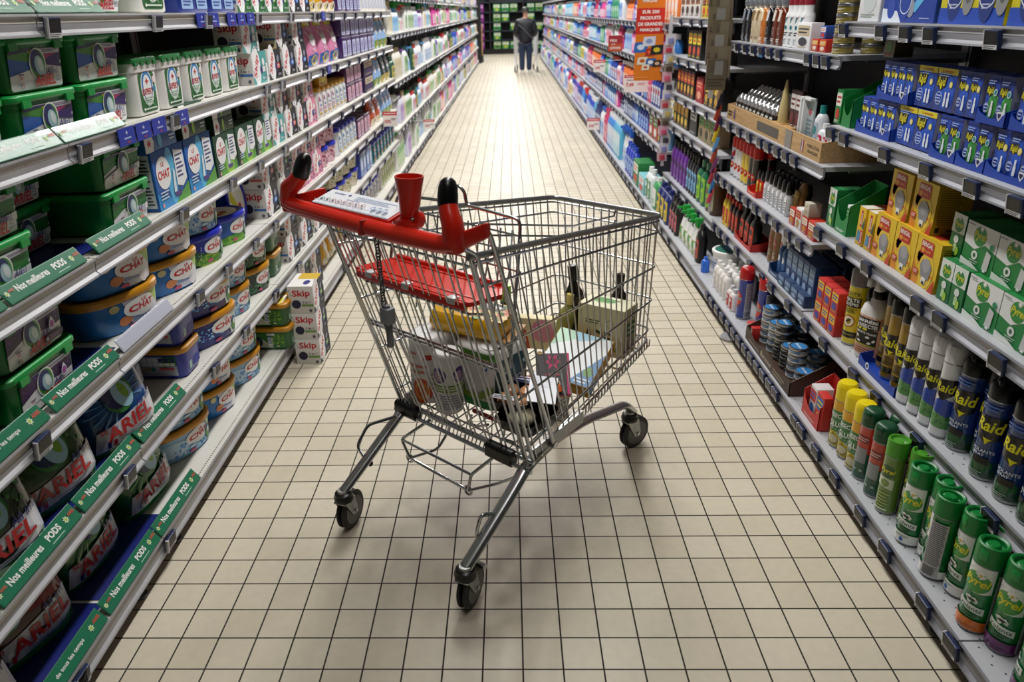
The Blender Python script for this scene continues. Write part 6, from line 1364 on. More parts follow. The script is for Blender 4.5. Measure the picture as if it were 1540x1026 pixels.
row('L', 5, 'round_tub', ('round_tub', 'l'), [2.75], 'pale blue round tub with a yellow lid', 'detergent tub', fit=0.218, yaw=-0.38, zo=0.118, tier=1, nt=2)
row('L', 5, 'round_tub', ('round_tub', 'd'), [2.995], 'dark green round tub with a yellow lid', 'detergent tub', fit=0.247, yaw=-0.38, zo=0.0, tier=0, nt=2)
row('L', 5, 'round_tub', ('round_tub', 'd'), [2.995], 'dark green round tub with a yellow lid', 'detergent tub', fit=0.247, yaw=-0.38, zo=0.118, tier=1, nt=2)
row('L', 5, 'oblong_tub', ('side_tub', 'g'), [3.21], 'green oblong tub stored end on', 'detergent tub', zo=0.0, tier=0, nt=2)
row('L', 5, 'oblong_tub', ('side_tub', 'g'), [3.21], 'green oblong tub stored end on', 'detergent tub', zo=0.115, tier=1, nt=2)
row('L', 5, 'detergent_carton', ('skip_box', 'k'), [3.46], 'black and white detergent carton', 'detergent box', fit=0.2, zo=0.0, tier=0, nt=2)
row('L', 5, 'detergent_carton', ('skip_box', 'k'), [3.46], 'black and white detergent carton', 'detergent box', fit=0.2, zo=0.129, tier=1, nt=2)
row('L', 5, 'detergent_carton', ('skip_box', 'k'), [3.72], 'black and white detergent carton', 'detergent box', fit=0.2, zo=0.0, tier=0, nt=2)
row('L', 5, 'detergent_carton', ('skip_box', 'k'), [3.72], 'black and white detergent carton', 'detergent box', fit=0.2, zo=0.129, tier=1, nt=2)
row('L', 5, 'detergent_carton', ('skip_box', 'n'), [3.98], 'navy and white detergent carton', 'detergent box', fit=0.2, zo=0.0, tier=0, nt=2)
row('L', 5, 'detergent_carton', ('skip_box', 'n'), [3.98], 'navy and white detergent carton', 'detergent box', fit=0.2, zo=0.129, tier=1, nt=2)
row('L', 5, 'detergent_carton', ('skip_box', 'p'), [4.22], 'pink detergent carton', 'detergent box', fit=0.194)
row('L', 5, 'round_tub', ('round_tub', 'w'), [4.465, 4.675, 4.885, 5.095], 'cream spotted round tub with a blue lid', 'detergent tub', fit=0.208, yaw=-0.38, zo=0.0, tier=0, nt=2)
row('L', 5, 'round_tub', ('round_tub', 'w'), [4.465, 4.675, 4.885, 5.095], 'cream spotted round tub with a blue lid', 'detergent tub', fit=0.208, yaw=-0.38, zo=0.118, tier=1, nt=2)
row('L', 5, 'capsule_box', ('caddy', 'b'), [5.375, 5.625], 'blue capsule box', 'detergent box', fit=0.242, sz=1.7)
row('L', 5, 'softener_tub', ('canister', '2f7a8a', '2330b8', 'c8323a', 'e8eef2'), [5.886, 6.057, 6.229, 6.4, 6.571, 6.743, 6.914], 'teal tub with a blue lid', 'tub', fit=0.161)
row('L', 6, 'detergent_pouch', ('pouch', 'n'), [1.08], 'black detergent pouch with a white panel', 'detergent pouch', back=0.08, tilt=-0.12, yaw=-0.35, sz=0.93)
row('L', 6, 'detergent_pouch', ('pouch', 'r'), [1.33], 'dark red and green detergent pouch', 'detergent pouch', back=0.1, yaw=-0.35, sz=0.93)
row('L', 6, 'detergent_pouch', ('pouch', 'g'), [1.61], 'green sunburst detergent pouch on the blue mat', 'detergent pouch', back=0.1, yaw=-0.1, sz=0.93)
row('L', 6, 'detergent_pouch', ('pouch', 'g'), [1.92], 'green sunburst detergent pouch by the round tubs', 'detergent pouch', back=0.08, yaw=-0.1, sz=0.93)
row('L', 6, 'round_tub', ('round_tub', 'l'), [2.215], 'pale blue round tub with a yellow lid', 'detergent tub', fit=0.287, back=0.07, yaw=-0.38, zo=0.0, tier=0, nt=2)
row('L', 6, 'round_tub', ('round_tub', 'l'), [2.215], 'pale blue round tub with a yellow lid', 'detergent tub', fit=0.287, back=0.07, yaw=-0.38, zo=0.118, tier=1, nt=2)
row('L', 6, 'round_tub', ('round_tub', 'a'), [2.493], 'blue round tub with a yellow lid', 'detergent tub', fit=0.252, back=0.06, yaw=-0.38, zo=0.0, tier=0, nt=2)
row('L', 6, 'round_tub', ('round_tub', 'a'), [2.493], 'blue round tub with a yellow lid', 'detergent tub', fit=0.252, back=0.06, yaw=-0.38, zo=0.118, tier=1, nt=2)
row('L', 6, 'round_tub', ('round_tub', 'l'), [2.763], 'pale blue round tub by the oblong tubs', 'detergent tub', fit=0.272, back=0.05, yaw=-0.38, zo=0.0, tier=0, nt=2)
row('L', 6, 'round_tub', ('round_tub', 'l'), [2.763], 'pale blue round tub by the oblong tubs', 'detergent tub', fit=0.272, back=0.05, yaw=-0.38, zo=0.118, tier=1, nt=2)
row('L', 6, 'oblong_tub', ('side_tub', 'g'), [3.1], 'green oblong tub stored end on', 'detergent tub', back=-0.035, zo=0.0, tier=0, nt=2)
row('L', 6, 'oblong_tub', ('side_tub', 'g'), [3.1], 'green oblong tub stored end on', 'detergent tub', back=-0.035, zo=0.113, tier=1, nt=2)
row('L', 6, 'detergent_carton', ('skip_box', 'n'), [3.42], 'navy detergent carton', 'detergent box', fit=0.2, zo=0.0, tier=0, nt=2, back=0.05)
row('L', 6, 'detergent_carton', ('skip_box', 'n'), [3.42], 'navy detergent carton', 'detergent box', fit=0.2, zo=0.129, tier=1, nt=2, back=0.05)
row('L', 6, 'detergent_carton', ('skip_box', 'n'), [3.66], 'navy detergent carton', 'detergent box', fit=0.2, zo=0.0, tier=0, nt=2, back=0.05)
row('L', 6, 'detergent_carton', ('skip_box', 'n'), [3.66], 'navy detergent carton', 'detergent box', fit=0.2, zo=0.129, tier=1, nt=2, back=0.05)
row('L', 6, 'detergent_carton', ('skip_box', 'k'), [3.9], 'black detergent carton', 'detergent box', fit=0.2, zo=0.0, tier=0, nt=2, back=0.05)
row('L', 6, 'detergent_carton', ('skip_box', 'k'), [3.9], 'black detergent carton', 'detergent box', fit=0.2, zo=0.129, tier=1, nt=2, back=0.05)
row('L', 6, 'refill_pouch', ('refill', 'y'), [4.275, 4.425, 4.575, 4.725], 'yellow and blue refill pouch', 'refill pouch', fit=0.145, back=0.08)
row('L', 6, 'capsule_box', ('caddy', 'p'), [4.987, 5.263], 'purple capsule box', 'detergent box', fit=0.267, sz=1.5, back=0.06)
row('L', 6, 'softener_tub', ('canister', 'e8eef4', '2330b8', '3a5ac0', 'c83a4a'), [5.525, 5.675, 5.825, 5.975, 6.125], 'white tub with a blue lid', 'tub', fit=0.142, back=0.07)
row('L', 6, 'cleaner_bottle', ('bottle', 'flat', 'ecebe4', 'e8e8e4', 'a8b86a', 0.1, 0.07, 0.27), [6.358, 6.475, 6.592, 6.708, 6.825, 6.942], 'white tall bottle', 'bottle', fit=0.113, back=0.06)
row('N', 1, 'plug_box', ('carton', 'e6e8ea', '8a9a8a', 'c8d0d0', 0.15, 0.1, 0.19), [2.65], 'white windowed carton', 'box')
row('N', 1, 'plug_box', ('wide_box', 'w'), [2.4], 'wide blue diffuser box', 'box', fit=0.31)
row('N', 1, 'plug_box', ('wide_box', 'y'), [1.772, 2.078], 'wide yellow and blue diffuser box', 'box', fit=0.299)
row('N', 2, 'refill_carton', ('refill_carton', 'n'), [2.403, 2.461, 2.519, 2.577], 'blue plug-in refill carton', 'carton', fit=0.057, zo=0.0025, tier=0, nt=2, back=0.038)
row('N', 2, 'display_tray', ('display_tray', '1440a6', 0.244, 0.092, 0.05), [2.49], 'low blue card tray of refills', 'tray', zo=0, tier=0, nt=2, back=0.03)
row('N', 2, 'refill_carton', ('refill_carton', 't'), [2.197, 2.303], 'wide blue twin refill carton', 'carton', fit=0.104, zo=0.0025, tier=0, nt=2, back=0.038)
row('N', 2, 'refill_carton', ('refill_carton', 'g'), [2.042, 2.098], 'blue and green refill carton', 'carton', fit=0.055, zo=0.0025, tier=0, nt=2, back=0.038)
row('N', 2, 'display_tray', ('display_tray', '1440a6', 0.124, 0.092, 0.05), [2.07], 'low blue card tray of refills', 'tray', zo=0, tier=0, nt=2, back=0.03)
row('N', 2, 'refill_carton', ('refill_carton', 'g'), [1.912, 1.968], 'blue and green refill carton', 'carton', fit=0.055, zo=0.0025, tier=0, nt=2, back=0.038)
row('N', 2, 'display_tray', ('display_tray', '1440a6', 0.124, 0.092, 0.05), [1.94], 'low blue card tray of refills', 'tray', zo=0, tier=0, nt=2, back=0.03)
row('N', 2, 'refill_carton', ('refill_carton', 'n'), [1.731, 1.785, 1.839], 'blue plug-in refill carton', 'carton', fit=0.053, zo=0.0025, tier=0, nt=2, back=0.038)
row('N', 2, 'display_tray', ('display_tray', '1440a6', 0.174, 0.092, 0.05), [1.785], 'low blue card tray of refills', 'tray', zo=0, tier=0, nt=2, back=0.03)
row('N', 2, 'refill_carton', ('refill_carton', 'n'), [1.551, 1.605, 1.659], 'blue plug-in refill carton', 'carton', fit=0.053, zo=0.0025, tier=0, nt=2, back=0.038)
row('N', 2, 'display_tray', ('display_tray', '1440a6', 0.174, 0.092, 0.05), [1.605], 'low blue card tray of refills', 'tray', zo=0, tier=0, nt=2, back=0.03)
row('N', 2, 'refill_carton', ('refill_carton', 'n'), [1.371, 1.425, 1.479], 'blue plug-in refill carton', 'carton', fit=0.053, zo=0.0025, tier=0, nt=2, back=0.038)
row('N', 2, 'display_tray', ('display_tray', '1440a6', 0.174, 0.092, 0.05), [1.425], 'low blue card tray of refills', 'tray', zo=0, tier=0, nt=2, back=0.03)
row('N', 2, 'refill_carton', ('refill_carton', 'n'), [2.328, 2.376, 2.424, 2.472], 'blue plug-in refill carton', 'carton', fit=0.047, zo=0.1215, tier=1, nt=2, back=0.038)
row('N', 2, 'display_tray', ('display_tray', '1440a6', 0.204, 0.092, 0.05), [2.4], 'low blue card tray of refills', 'tray', zo=0.119, tier=1, nt=2, back=0.03)
row('N', 2, 'refill_carton', ('refill_carton', 't'), [2.135, 2.236], 'wide blue twin refill carton', 'carton', fit=0.099, zo=0.1215, tier=1, nt=2, back=0.038)
row('N', 2, 'refill_carton', ('refill_carton', 'n'), [1.995, 2.046], 'blue plug-in refill carton', 'carton', fit=0.05, zo=0.1215, tier=1, nt=2, back=0.038)
row('N', 2, 'refill_carton', ('refill_carton', 'g'), [1.871, 1.924], 'blue and green refill carton', 'carton', fit=0.053, zo=0.1215, tier=1, nt=2, back=0.038)
row('N', 2, 'display_tray', ('display_tray', '1440a6', 0.119, 0.092, 0.05), [1.897], 'low blue card tray of refills', 'tray', zo=0.119, tier=1, nt=2, back=0.03)
row('N', 2, 'refill_carton', ('refill_carton', 'n'), [1.689, 1.74, 1.791], 'blue plug-in refill carton', 'carton', fit=0.05, zo=0.1215, tier=1, nt=2, back=0.038)
row('N', 2, 'display_tray', ('display_tray', '1440a6', 0.164, 0.092, 0.05), [1.74], 'low blue card tray of refills', 'tray', zo=0.119, tier=1, nt=2, back=0.03)
row('N', 2, 'refill_carton', ('refill_carton', 'n'), [1.511, 1.565, 1.619], 'blue plug-in refill carton', 'carton', fit=0.053, zo=0.1215, tier=1, nt=2, back=0.038)
row('N', 2, 'display_tray', ('display_tray', '1440a6', 0.174, 0.092, 0.05), [1.565], 'low blue card tray of refills', 'tray', zo=0.119, tier=1, nt=2, back=0.03)
row('N', 2, 'small_carton', ('carton', '5a5236', 'a83028', '4f7a3a', 0.07, 0.06, 0.1), [2.53], 'small dark carton on the blue refills', 'carton', zo=0.24, back=0.06)
row('N', 2, 'display_tray', ('display_tray', '12803a', 0.075, 0.12, 0.13, None), [2.69], 'tall green card display', 'tray', back=0.03)
row('N', 2, 'small_carton', ('carton', '12803a', 'e6e8e0', 'b83028', 0.05, 0.09, 0.12), [2.77], 'green box beside the display', 'carton', back=0.03)
row('N', 3, 'display_tray', ('display_tray', '14883e', 0.1, 0.12, 0.15, 'e6efe6'), [2.6], 'green card display', 'tray', back=0.03)
row('N', 3, 'small_carton', ('plug_box', 'q'), [2.7], 'white and green carton by the display', 'carton', sz=1.2, back=0.03)
row('N', 3, 'small_carton', ('carton', 'e2e8e4', '2f8a3a', 'b8d8c0', 0.04, 0.06, 0.1), [2.585], 'white packet in the green display', 'carton', back=0.045, zo=0.003)
row('N', 3, 'plug_box', ('plug_box', 's'), [2.455, 2.39], 'narrow yellow box', 'box', sz=1.0, back=0.03)
row('N', 3, 'plug_box', ('plug_box', 'b'), [2.039, 2.167, 2.296], 'yellow plug-in diffuser box', 'box', fit=0.126, sz=1.0, back=0.03, tier=0, nt=2)
row('N', 3, 'plug_box', ('plug_box', 'b'), [2.275, 2.135], 'yellow plug-in diffuser box', 'box', fit=0.125, sz=1.0, zo=0.143, tier=1, nt=2, back=0.045)
row('N', 3, 'plug_box', ('plug_box', 'q'), [1.93, 1.867], 'narrow green and white box', 'box', sz=1.0, back=0.03)
row('N', 3, 'plug_box', ('plug_box', 'p'), [1.209, 1.347, 1.485, 1.623, 1.761], 'green and white diffuser box', 'box', fit=0.136, tier=0, nt=2, back=0.03)
row('N', 3, 'plug_box', ('plug_box', 'p'), [1.308, 1.444, 1.58, 1.716, 1.852], 'green and white diffuser box', 'box', fit=0.134, tier=1, nt=2, zo=0.117, back=0.05)
row('N', 3, 'plug_box', ('plug_box', 'q'), [1.97], 'green box at the back', 'box', zo=0.117, back=0.06)
row('N', 4, 'bait_carton', ('carton', 'c8302c', 'e0b81c', '3a3f9a', 0.06, 0.09, 0.084), [2.66, 2.595, 2.53], 'small red and blue carton', 'carton', zo=0.0, tier=0, nt=2, back=0.02)
row('N', 4, 'bait_carton', ('carton', 'c8302c', 'e0b81c', '3a3f9a', 0.06, 0.09, 0.084), [2.66, 2.595, 2.53], 'small red and blue carton', 'carton', zo=0.085, tier=1, nt=2, back=0.02)
row('N', 4, 'spray_can', ('aerosol', 'yz'), [2.452], 'yellow and black spray can with a target', 'spray can', back=0.03, yaw=0.5)
row('N', 4, 'trigger_bottle', ('trigger',), [2.335], 'white trigger bottle with a black and pink label', 'bottle', back=0.015, fit=0.1, yaw=0.45)
row('N', 4, 'spray_can', ('aerosol', 'ry'), [2.255], 'gold spray can in the blue tray', 'spray can', back=0.065, yaw=0.5)
row('N', 4, 'spray_can', ('aerosol', 'ry'), [2.175, 2.105], 'gold spray can with a black cap', 'spray can', back=0.04, zo=0.003, yaw=0.5)
row('N', 4, 'display_tray', ('display_tray', '1440a6', 0.25, 0.1, 0.05, 'round'), [2.165], 'blue card tray of gold cans', 'tray', back=0.022)
row('N', 4, 'spray_can', ('aerosol', 'rw'), [2.02, 1.955, 1.892, 1.83], 'white spray can with a blue and green band', 'spray can', back=0.02, yaw=0.5)
row('N', 4, 'spray_can', ('aerosol', 'rw'), [1.985, 1.92], 'white spray can in the second row', 'spray can', back=0.085, yaw=0.5)
row('N', 4, 'spray_can', ('aerosol', 'rb'), [1.765], 'blue and green spray can with a black cap', 'spray can', back=0.03, yaw=0.5)
row('N', 4, 'spray_can', ('aerosol', 'rb'), [1.7], 'blue and green spray can half hidden', 'spray can', back=0.06, yaw=0.5)
row('N', 4, 'spray_can', ('aerosol', 'rb'), [1.632], 'large blue spray can with yellow lettering', 'spray can', back=0.018, fit=0.076, sd=1.08, yaw=0.5)
row('N', 4, 'spray_can', ('aerosol', 'rb'), [1.535], 'large blue spray can near the end', 'spray can', back=0.02, fit=0.076, sd=1.08, yaw=0.5)
row('N', 4, 'spray_can', ('aerosol', 'rb'), [1.44, 1.36], 'large blue spray can turned aside', 'spray can', back=0.02, fit=0.076, sd=1.08, yaw=-0.5)
row('N', 4, 'spray_can', ('aerosol', 'rb'), [1.67, 1.585, 1.49], 'blue spray can in the second row', 'spray can', back=0.14, yaw=0.5)
row('N', 5, 'display_tray', ('display_tray', 'c8302a', 0.15, 0.1, 0.13, 'e8d0c8'), [2.37], 'red card display', 'tray', back=0.025)
row('N', 5, 'bait_carton', ('carton', 'd8d4d4', 'c8302a', '3a6ab0', 0.055, 0.06, 0.12), [2.4], 'white and red packet in the red display', 'carton', back=0.04, zo=0.003)
row('N', 5, 'bait_carton', ('carton', 'c8302a', '2f6ab0', 'e0c83a', 0.06, 0.03, 0.13), [2.32], 'red and blue packet in the red display', 'carton', back=0.032, zo=0.003)
row('N', 5, 'spray_can', ('aerosol', 'yg'), [2.21, 2.14, 2.07], 'yellow-capped insect spray can', 'spray can', back=0.03, yaw=0.5, sz=0.95)
row('N', 5, 'spray_can', ('aerosol', 'rg'), [2.02], 'red and green spray can', 'spray can', back=0.03, yaw=0.5, sz=0.95)
row('N', 5, 'spray_can', ('aerosol', 'rg'), [1.975], 'red and green spray can', 'spray can', back=0.09, yaw=0.5, sz=0.95)
row('N', 5, 'spray_can', ('aerosol', 'rg'), [1.93], 'red and green spray can in front', 'spray can', back=0.026, yaw=0.5, sz=0.95)
row('N', 5, 'spray_can', ('aerosol', 'lg'), [1.85], 'olive spray can with a lime cap', 'spray can', back=0.026, yaw=0.5, sz=0.95)
row('N', 5, 'spray_can', ('aerosol', 'lg'), [1.785], 'olive spray can half hidden', 'spray can', back=0.06, yaw=0.5, sz=0.95)
row('N', 5, 'spray_can', ('aerosol', 'pg'), [1.712], 'green and white spray can with its face outward', 'spray can', back=0.02, yaw=0.5, sz=0.95)
row('N', 5, 'spray_can', ('aerosol', 'pg'), [1.645], 'green and white spray can behind the first', 'spray can', back=0.05, yaw=0.5, sz=0.95)
row('N', 5, 'spray_can', ('aerosol', 'pg'), [1.58], 'green and white spray can turned aside', 'spray can', back=0.02, yaw=-1.1, sz=0.95)
row('N', 5, 'spray_can', ('aerosol', 'pg'), [1.512], 'green and white spray can with an open nozzle', 'spray can', back=0.05, yaw=0.0, sz=0.95)
row('N', 5, 'spray_can', ('aerosol', 'po'), [1.455], 'green spray can with an orange base, half hidden', 'spray can', back=0.1, yaw=0.5, sz=0.95)
row('N', 5, 'spray_can', ('aerosol', 'po'), [1.402], 'green spray can with an orange base', 'spray can', back=0.02, yaw=0.5, sz=0.95)
row('N', 5, 'spray_can', ('aerosol', 'pp'), [1.335], 'green spray can with a purple base', 'spray can', back=0.05, yaw=0.5, sz=0.95)
row('N', 5, 'spray_can', ('aerosol', 'pp'), [1.265], 'green spray can with a purple base, half hidden', 'spray can', back=0.085, yaw=0.5, sz=0.95)
row('N', 5, 'spray_can', ('aerosol', 'pp'), [1.205], 'green spray can with a purple base and bar code', 'spray can', back=0.03, yaw=-0.7, sz=0.95)
row('N', 5, 'spray_can', ('aerosol', 'pp'), [1.135], 'green spray can with a purple base at the near end', 'spray can', back=0.05, yaw=0.5, sz=0.95)
row('N', 5, 'spray_can', ('aerosol', 'pg'), [1.67, 1.59], 'green and white spray can in the back row', 'spray can', back=0.13, yaw=0.5, sz=0.95)
row('N', 5, 'spray_can', ('aerosol', 'rg'), [2.09, 1.9], 'red and green spray can in the back row', 'spray can', back=0.12, yaw=0.5, sz=0.95)
row('S', 1, 'dye_bottle', ('squeeze', '16181c', '8d98a8'), [4.04, 3.97], 'slim black dye bottle', 'bottle', back=0.035)
row('S', 1, 'dye_bottle', ('squeeze', 'd8c8a8', '8a6a3a'), [3.89, 3.82], 'cream dye bottle', 'bottle', back=0.035)
row('S', 1, 'dye_bottle', ('squeeze', 'c8742a', 'f0e0c0'), [3.75], 'orange dye bottle', 'bottle', back=0.035)
row('S', 1, 'dye_bottle', ('squeeze', '0c0d10', 'd8d8dc'), [3.67], 'black dye bottle', 'bottle', back=0.035)
row('S', 1, 'dye_bottle', ('squeeze', '6a2a14', 'e6dcd0'), [3.58, 3.51], 'brown dye bottle', 'bottle', back=0.035)
row('S', 1, 'care_bottle', ('shoe_spray',), [3.42, 3.36, 3.3, 3.24], 'white shoe care bottle with a dark red cap', 'bottle', back=0.03)
row('S', 1, 'care_carton', ('carton', 'e8e8ea', 'c8b89a', '3a3a44', 0.15, 0.05, 0.1), [3.17], 'white care carton', 'carton', back=0.02)
row('S', 1, 'care_carton', ('carton', 'b8241c', 'e0a030', 'e8d0c0', 0.065, 0.05, 0.045), [3.04, 2.965], 'small red carton', 'carton', back=0.02)
row('S', 1, 'care_carton', ('carton', '2a54a8', 'e8e8ee', 'c8302a', 0.05, 0.05, 0.045), [3.0], 'small blue carton on the red ones', 'carton', back=0.03, zo=0.046)
row('S', 1, 'polish_tin', ('tin', 'g'), [2.87], 'gold polish tin, lowest of the tall stack', 'tin', back=0.02, zo=0.0)
row('S', 1, 'polish_tin', ('tin', 'g'), [2.87], 'gold polish tin, second of the tall stack', 'tin', back=0.02, zo=0.0338)
row('S', 1, 'polish_tin', ('tin', 'g'), [2.87], 'gold polish tin, third of the tall stack', 'tin', back=0.02, zo=0.0676)
row('S', 1, 'polish_tin', ('tin', 'g'), [2.87], 'gold polish tin, fourth of the tall stack', 'tin', back=0.02, zo=0.1014)
row('S', 1, 'polish_tin', ('tin', 'g'), [2.87], 'gold polish tin, middle of the tall stack', 'tin', back=0.02, zo=0.1352)
row('S', 1, 'polish_tin', ('tin', 'g'), [2.87], 'gold polish tin, sixth of the tall stack', 'tin', back=0.02, zo=0.169)
row('S', 1, 'polish_tin', ('tin', 'g'), [2.87], 'gold polish tin, seventh of the tall stack', 'tin', back=0.02, zo=0.2028)
row('S', 1, 'polish_tin', ('tin', 'g'), [2.87], 'gold polish tin, eighth of the tall stack', 'tin', back=0.02, zo=0.2366)
row('S', 1, 'polish_tin', ('tin', 'g'), [2.87], 'gold polish tin, topmost of the tall stack', 'tin', back=0.02, zo=0.2704)
row('S', 1, 'polish_tin', ('tin', 'g'), [2.84], 'gold polish tin, lowest of the stack behind', 'tin', back=0.11, zo=0.0)
row('S', 1, 'polish_tin', ('tin', 'g'), [2.84], 'gold polish tin, second of the stack behind', 'tin', back=0.11, zo=0.0338)
row('S', 1, 'polish_tin', ('tin', 'g'), [2.84], 'gold polish tin, middle of the stack behind', 'tin', back=0.11, zo=0.0676)
row('S', 1, 'polish_tin', ('tin', 'g'), [2.84], 'gold polish tin, fourth of the stack behind', 'tin', back=0.11, zo=0.1014)
row('S', 1, 'polish_tin', ('tin', 'g'), [2.84], 'gold polish tin, topmost of the stack behind', 'tin', back=0.11, zo=0.1352)
row('S', 2, 'wooden_crate', ('crate',), [3.46], 'long pale wooden crate', 'crate', back=0.012)
row('S', 2, 'polish_jar', ('polish_jar', '1a1614'), [4.08, 4.018, 3.956, 3.894, 3.832, 3.77, 3.708, 3.646, 3.584, 3.522], 'front-row silver-capped polish jar', 'jar', back=0.04, zo=0.022, tilt=-0.22)
row('S', 2, 'polish_jar', ('polish_jar', '1a1614'), [4.08, 4.018, 3.956, 3.894, 3.832, 3.77, 3.708, 3.646, 3.584, 3.522], 'middle-row silver-capped polish jar', 'jar', back=0.09, zo=0.042, tilt=-0.22)
row('S', 2, 'polish_jar', ('polish_jar', '1a1614'), [4.08, 4.018, 3.956, 3.894, 3.832, 3.77, 3.708, 3.646, 3.584, 3.522], 'rear-row silver-capped polish jar', 'jar', back=0.14, zo=0.062, tilt=-0.22)
row('S', 2, 'cream_tube', ('tube',), [3.4], 'cream tapered tube', 'tube', back=0.04, zo=0.012)
row('S', 2, 'card_box', ('carton', 'b88a52', '8a6a3a', 'd8b88a', 0.11, 0.09, 0.06), [3.41, 3.28], 'brown card box inside the crate', 'box', back=0.03, zo=0.01)
row('S', 2, 'polish_pouch', ('carton', '3a1c20', 'd8d4d0', '6a2a30', 0.065, 0.02, 0.16), [3.29, 3.23], 'dark red sachet', 'sachet', back=0.06, zo=0.06)
row('S', 2, 'lace_rack', ('lace_rack',), [3.08], 'white plastic lace holder', 'rack', back=0.03, zo=0.012)
row('S', 2, 'care_bottle', ('bottle', 'round', 'dfe4ea', '1f8a8a', 'b8c8d8', 0.05, 0.05, 0.18), [2.98], 'pale bottle with a teal cap', 'bottle', back=0.04, zo=0.012)
row('S', 2, 'care_bottle', ('bottle', 'round', 'e2e4ea', 'e6e8ea', 'c83a5a', 0.05, 0.05, 0.12), [2.92, 2.865], 'white bottle with a pink mark', 'bottle', back=0.035, zo=0.012)
row('S', 2, 'care_bottle', ('bottle', 'round', '1f8a8a', '1f8a8a', '2a9a9a', 0.03, 0.03, 0.055), [3.01], 'small teal bottle', 'bottle', back=0.03, zo=0.012)
row('S', 3, 'polish_spray', ('aerosol', 'kr'), [4.06], 'front-row white and red polish spray', 'spray can', back=0.05)
row('S', 3, 'polish_spray', ('aerosol', 'kw'), [3.995, 3.935], 'front-row white polish spray', 'spray can', back=0.05)
row('S', 3, 'polish_spray', ('aerosol', 'ky'), [3.875, 3.815], 'front-row yellow polish spray', 'spray can', back=0.05)
row('S', 3, 'polish_spray', ('aerosol', 'kk'), [3.755, 3.695], 'front-row black polish spray', 'spray can', back=0.05)
row('S', 3, 'polish_spray', ('aerosol', 'kr'), [4.06], 'rear-row white and red polish spray', 'spray can', back=0.11)
row('S', 3, 'polish_spray', ('aerosol', 'kw'), [3.995, 3.935], 'rear-row white polish spray', 'spray can', back=0.11)
row('S', 3, 'polish_spray', ('aerosol', 'ky'), [3.875, 3.815], 'rear-row yellow polish spray', 'spray can', back=0.11)
row('S', 3, 'polish_spray', ('aerosol', 'kk'), [3.755, 3.695], 'rear-row black polish spray', 'spray can', back=0.11)
row('S', 3, 'display_tray', ('display_tray', 'c8241c', 0.14, 0.12, 0.045, 'e8c8a8'), [3.58], 'red card tray', 'tray', back=0.02)
row('S', 3, 'applicator', ('applicator', 'c8241c', 'e8c83a'), [3.6, 3.55], 'red applicator bottle in the tray', 'bottle', back=0.05, zo=0.003, sz=0.8)
row('S', 3, 'applicator', ('applicator', 'cfd0d4', 'f0f0f2'), [3.46, 3.405, 3.35, 3.295, 3.24, 3.185], 'front-row black-capped applicator', 'bottle', back=0.04, sz=1.05)
row('S', 3, 'applicator', ('applicator', 'cfd0d4', 'f0f0f2'), [3.46, 3.405, 3.35, 3.295, 3.24, 3.185], 'rear-row black-capped applicator', 'bottle', back=0.09, sz=1.05)
row('S', 3, 'applicator', ('applicator', '1a1a1c', '55565c'), [3.12], 'black applicator', 'bottle', back=0.09, sz=1.05)
row('S', 3, 'shoe_brush', ('brush',), [3.09], 'wooden shoe brush standing on end', 'brush', back=0.03)
row('S', 3, 'care_carton', ('carton', 'b8301c', 'e8e4e0', 'c8882a', 0.06, 0.055, 0.07), [3.05, 2.91], 'red carton', 'carton', back=0.025)
row('S', 3, 'care_carton', ('carton', 'e4e2e0', 'c8302a', 'b88a4a', 0.06, 0.055, 0.085), [2.98], 'white and red carton', 'carton', back=0.025)
row('S', 3, 'care_carton', ('carton', 'c8c0b0', 'd8d0c0', 'a89a80', 0.05, 0.05, 0.055), [2.91], 'grey sponge block on a red carton', 'carton', back=0.025, zo=0.071)
row('S', 3, 'care_carton', ('carton', 'c8301c', 'f0e0d8', 'b8862e', 0.07, 0.06, 0.07), [2.825], 'red carton at the end', 'carton', back=0.02)
row('S', 4, 'polish_bottle', ('bottle', 'slim', 'e2c43a', 'c8301c', 'b8281c', 0.05, 0.035, 0.17), [4.05, 3.99], 'yellow and red polish bottle', 'bottle', back=0.03)
row('S', 4, 'polish_bottle', ('bottle', 'slim', '2a1414', 'c8301c', 'c83a1c', 0.05, 0.035, 0.17), [3.93, 3.87, 3.81], 'dark polish bottle with a red label', 'bottle', back=0.03)
row('S', 4, 'polish_bottle', ('bottle', 'flat', '120e0e', '0c0c0e', 'c8381c', 0.075, 0.05, 0.17), [3.73, 3.65, 3.57], 'wide black polish bottle', 'bottle', back=0.035)
row('S', 4, 'display_tray', ('display_tray', 'b8241c', 0.27, 0.1, 0.045, None), [3.65], 'low red card tray', 'tray', back=0.025)
row('S', 4, 'polish_spray', ('aerosol', 'br'), [3.37, 3.305], 'brown spray can with a red cap', 'spray can', back=0.06)
row('S', 4, 'polish_spray', ('aerosol', 'bw'), [3.245], 'white spray can with a red cap', 'spray can', back=0.07)
row('S', 4, 'display_tray', ('display_tray', '173a66', 0.13, 0.1, 0.06, 'c8d4e4'), [3.16], 'dark blue card tray', 'tray', back=0.02)
row('S', 4, 'care_bottle', ('bottle', 'round', '2a5a94', 'dfe4ea', '3a6aa4', 0.045, 0.045, 0.16), [3.185, 3.135], 'blue bottle in the dark blue tray', 'bottle', back=0.045, zo=0.003)
row('S', 4, 'polish_carton', ('carton', '1c3f70', '6a90bc', '9ab4d4', 0.06, 0.09, 0.16), [2.801, 2.863, 2.925, 2.987, 3.049], 'tall dark blue carton', 'carton', fit=0.06, back=0.04, tier=0, nt=1, sz=1.05)
row('S', 4, 'polish_carton', ('carton', '16345e', '5a80ac', '8aa4c4', 0.07, 0.05, 0.05), [2.809, 2.886, 2.964, 3.041], 'short dark blue carton in front', 'carton', fit=0.075, back=0.012)
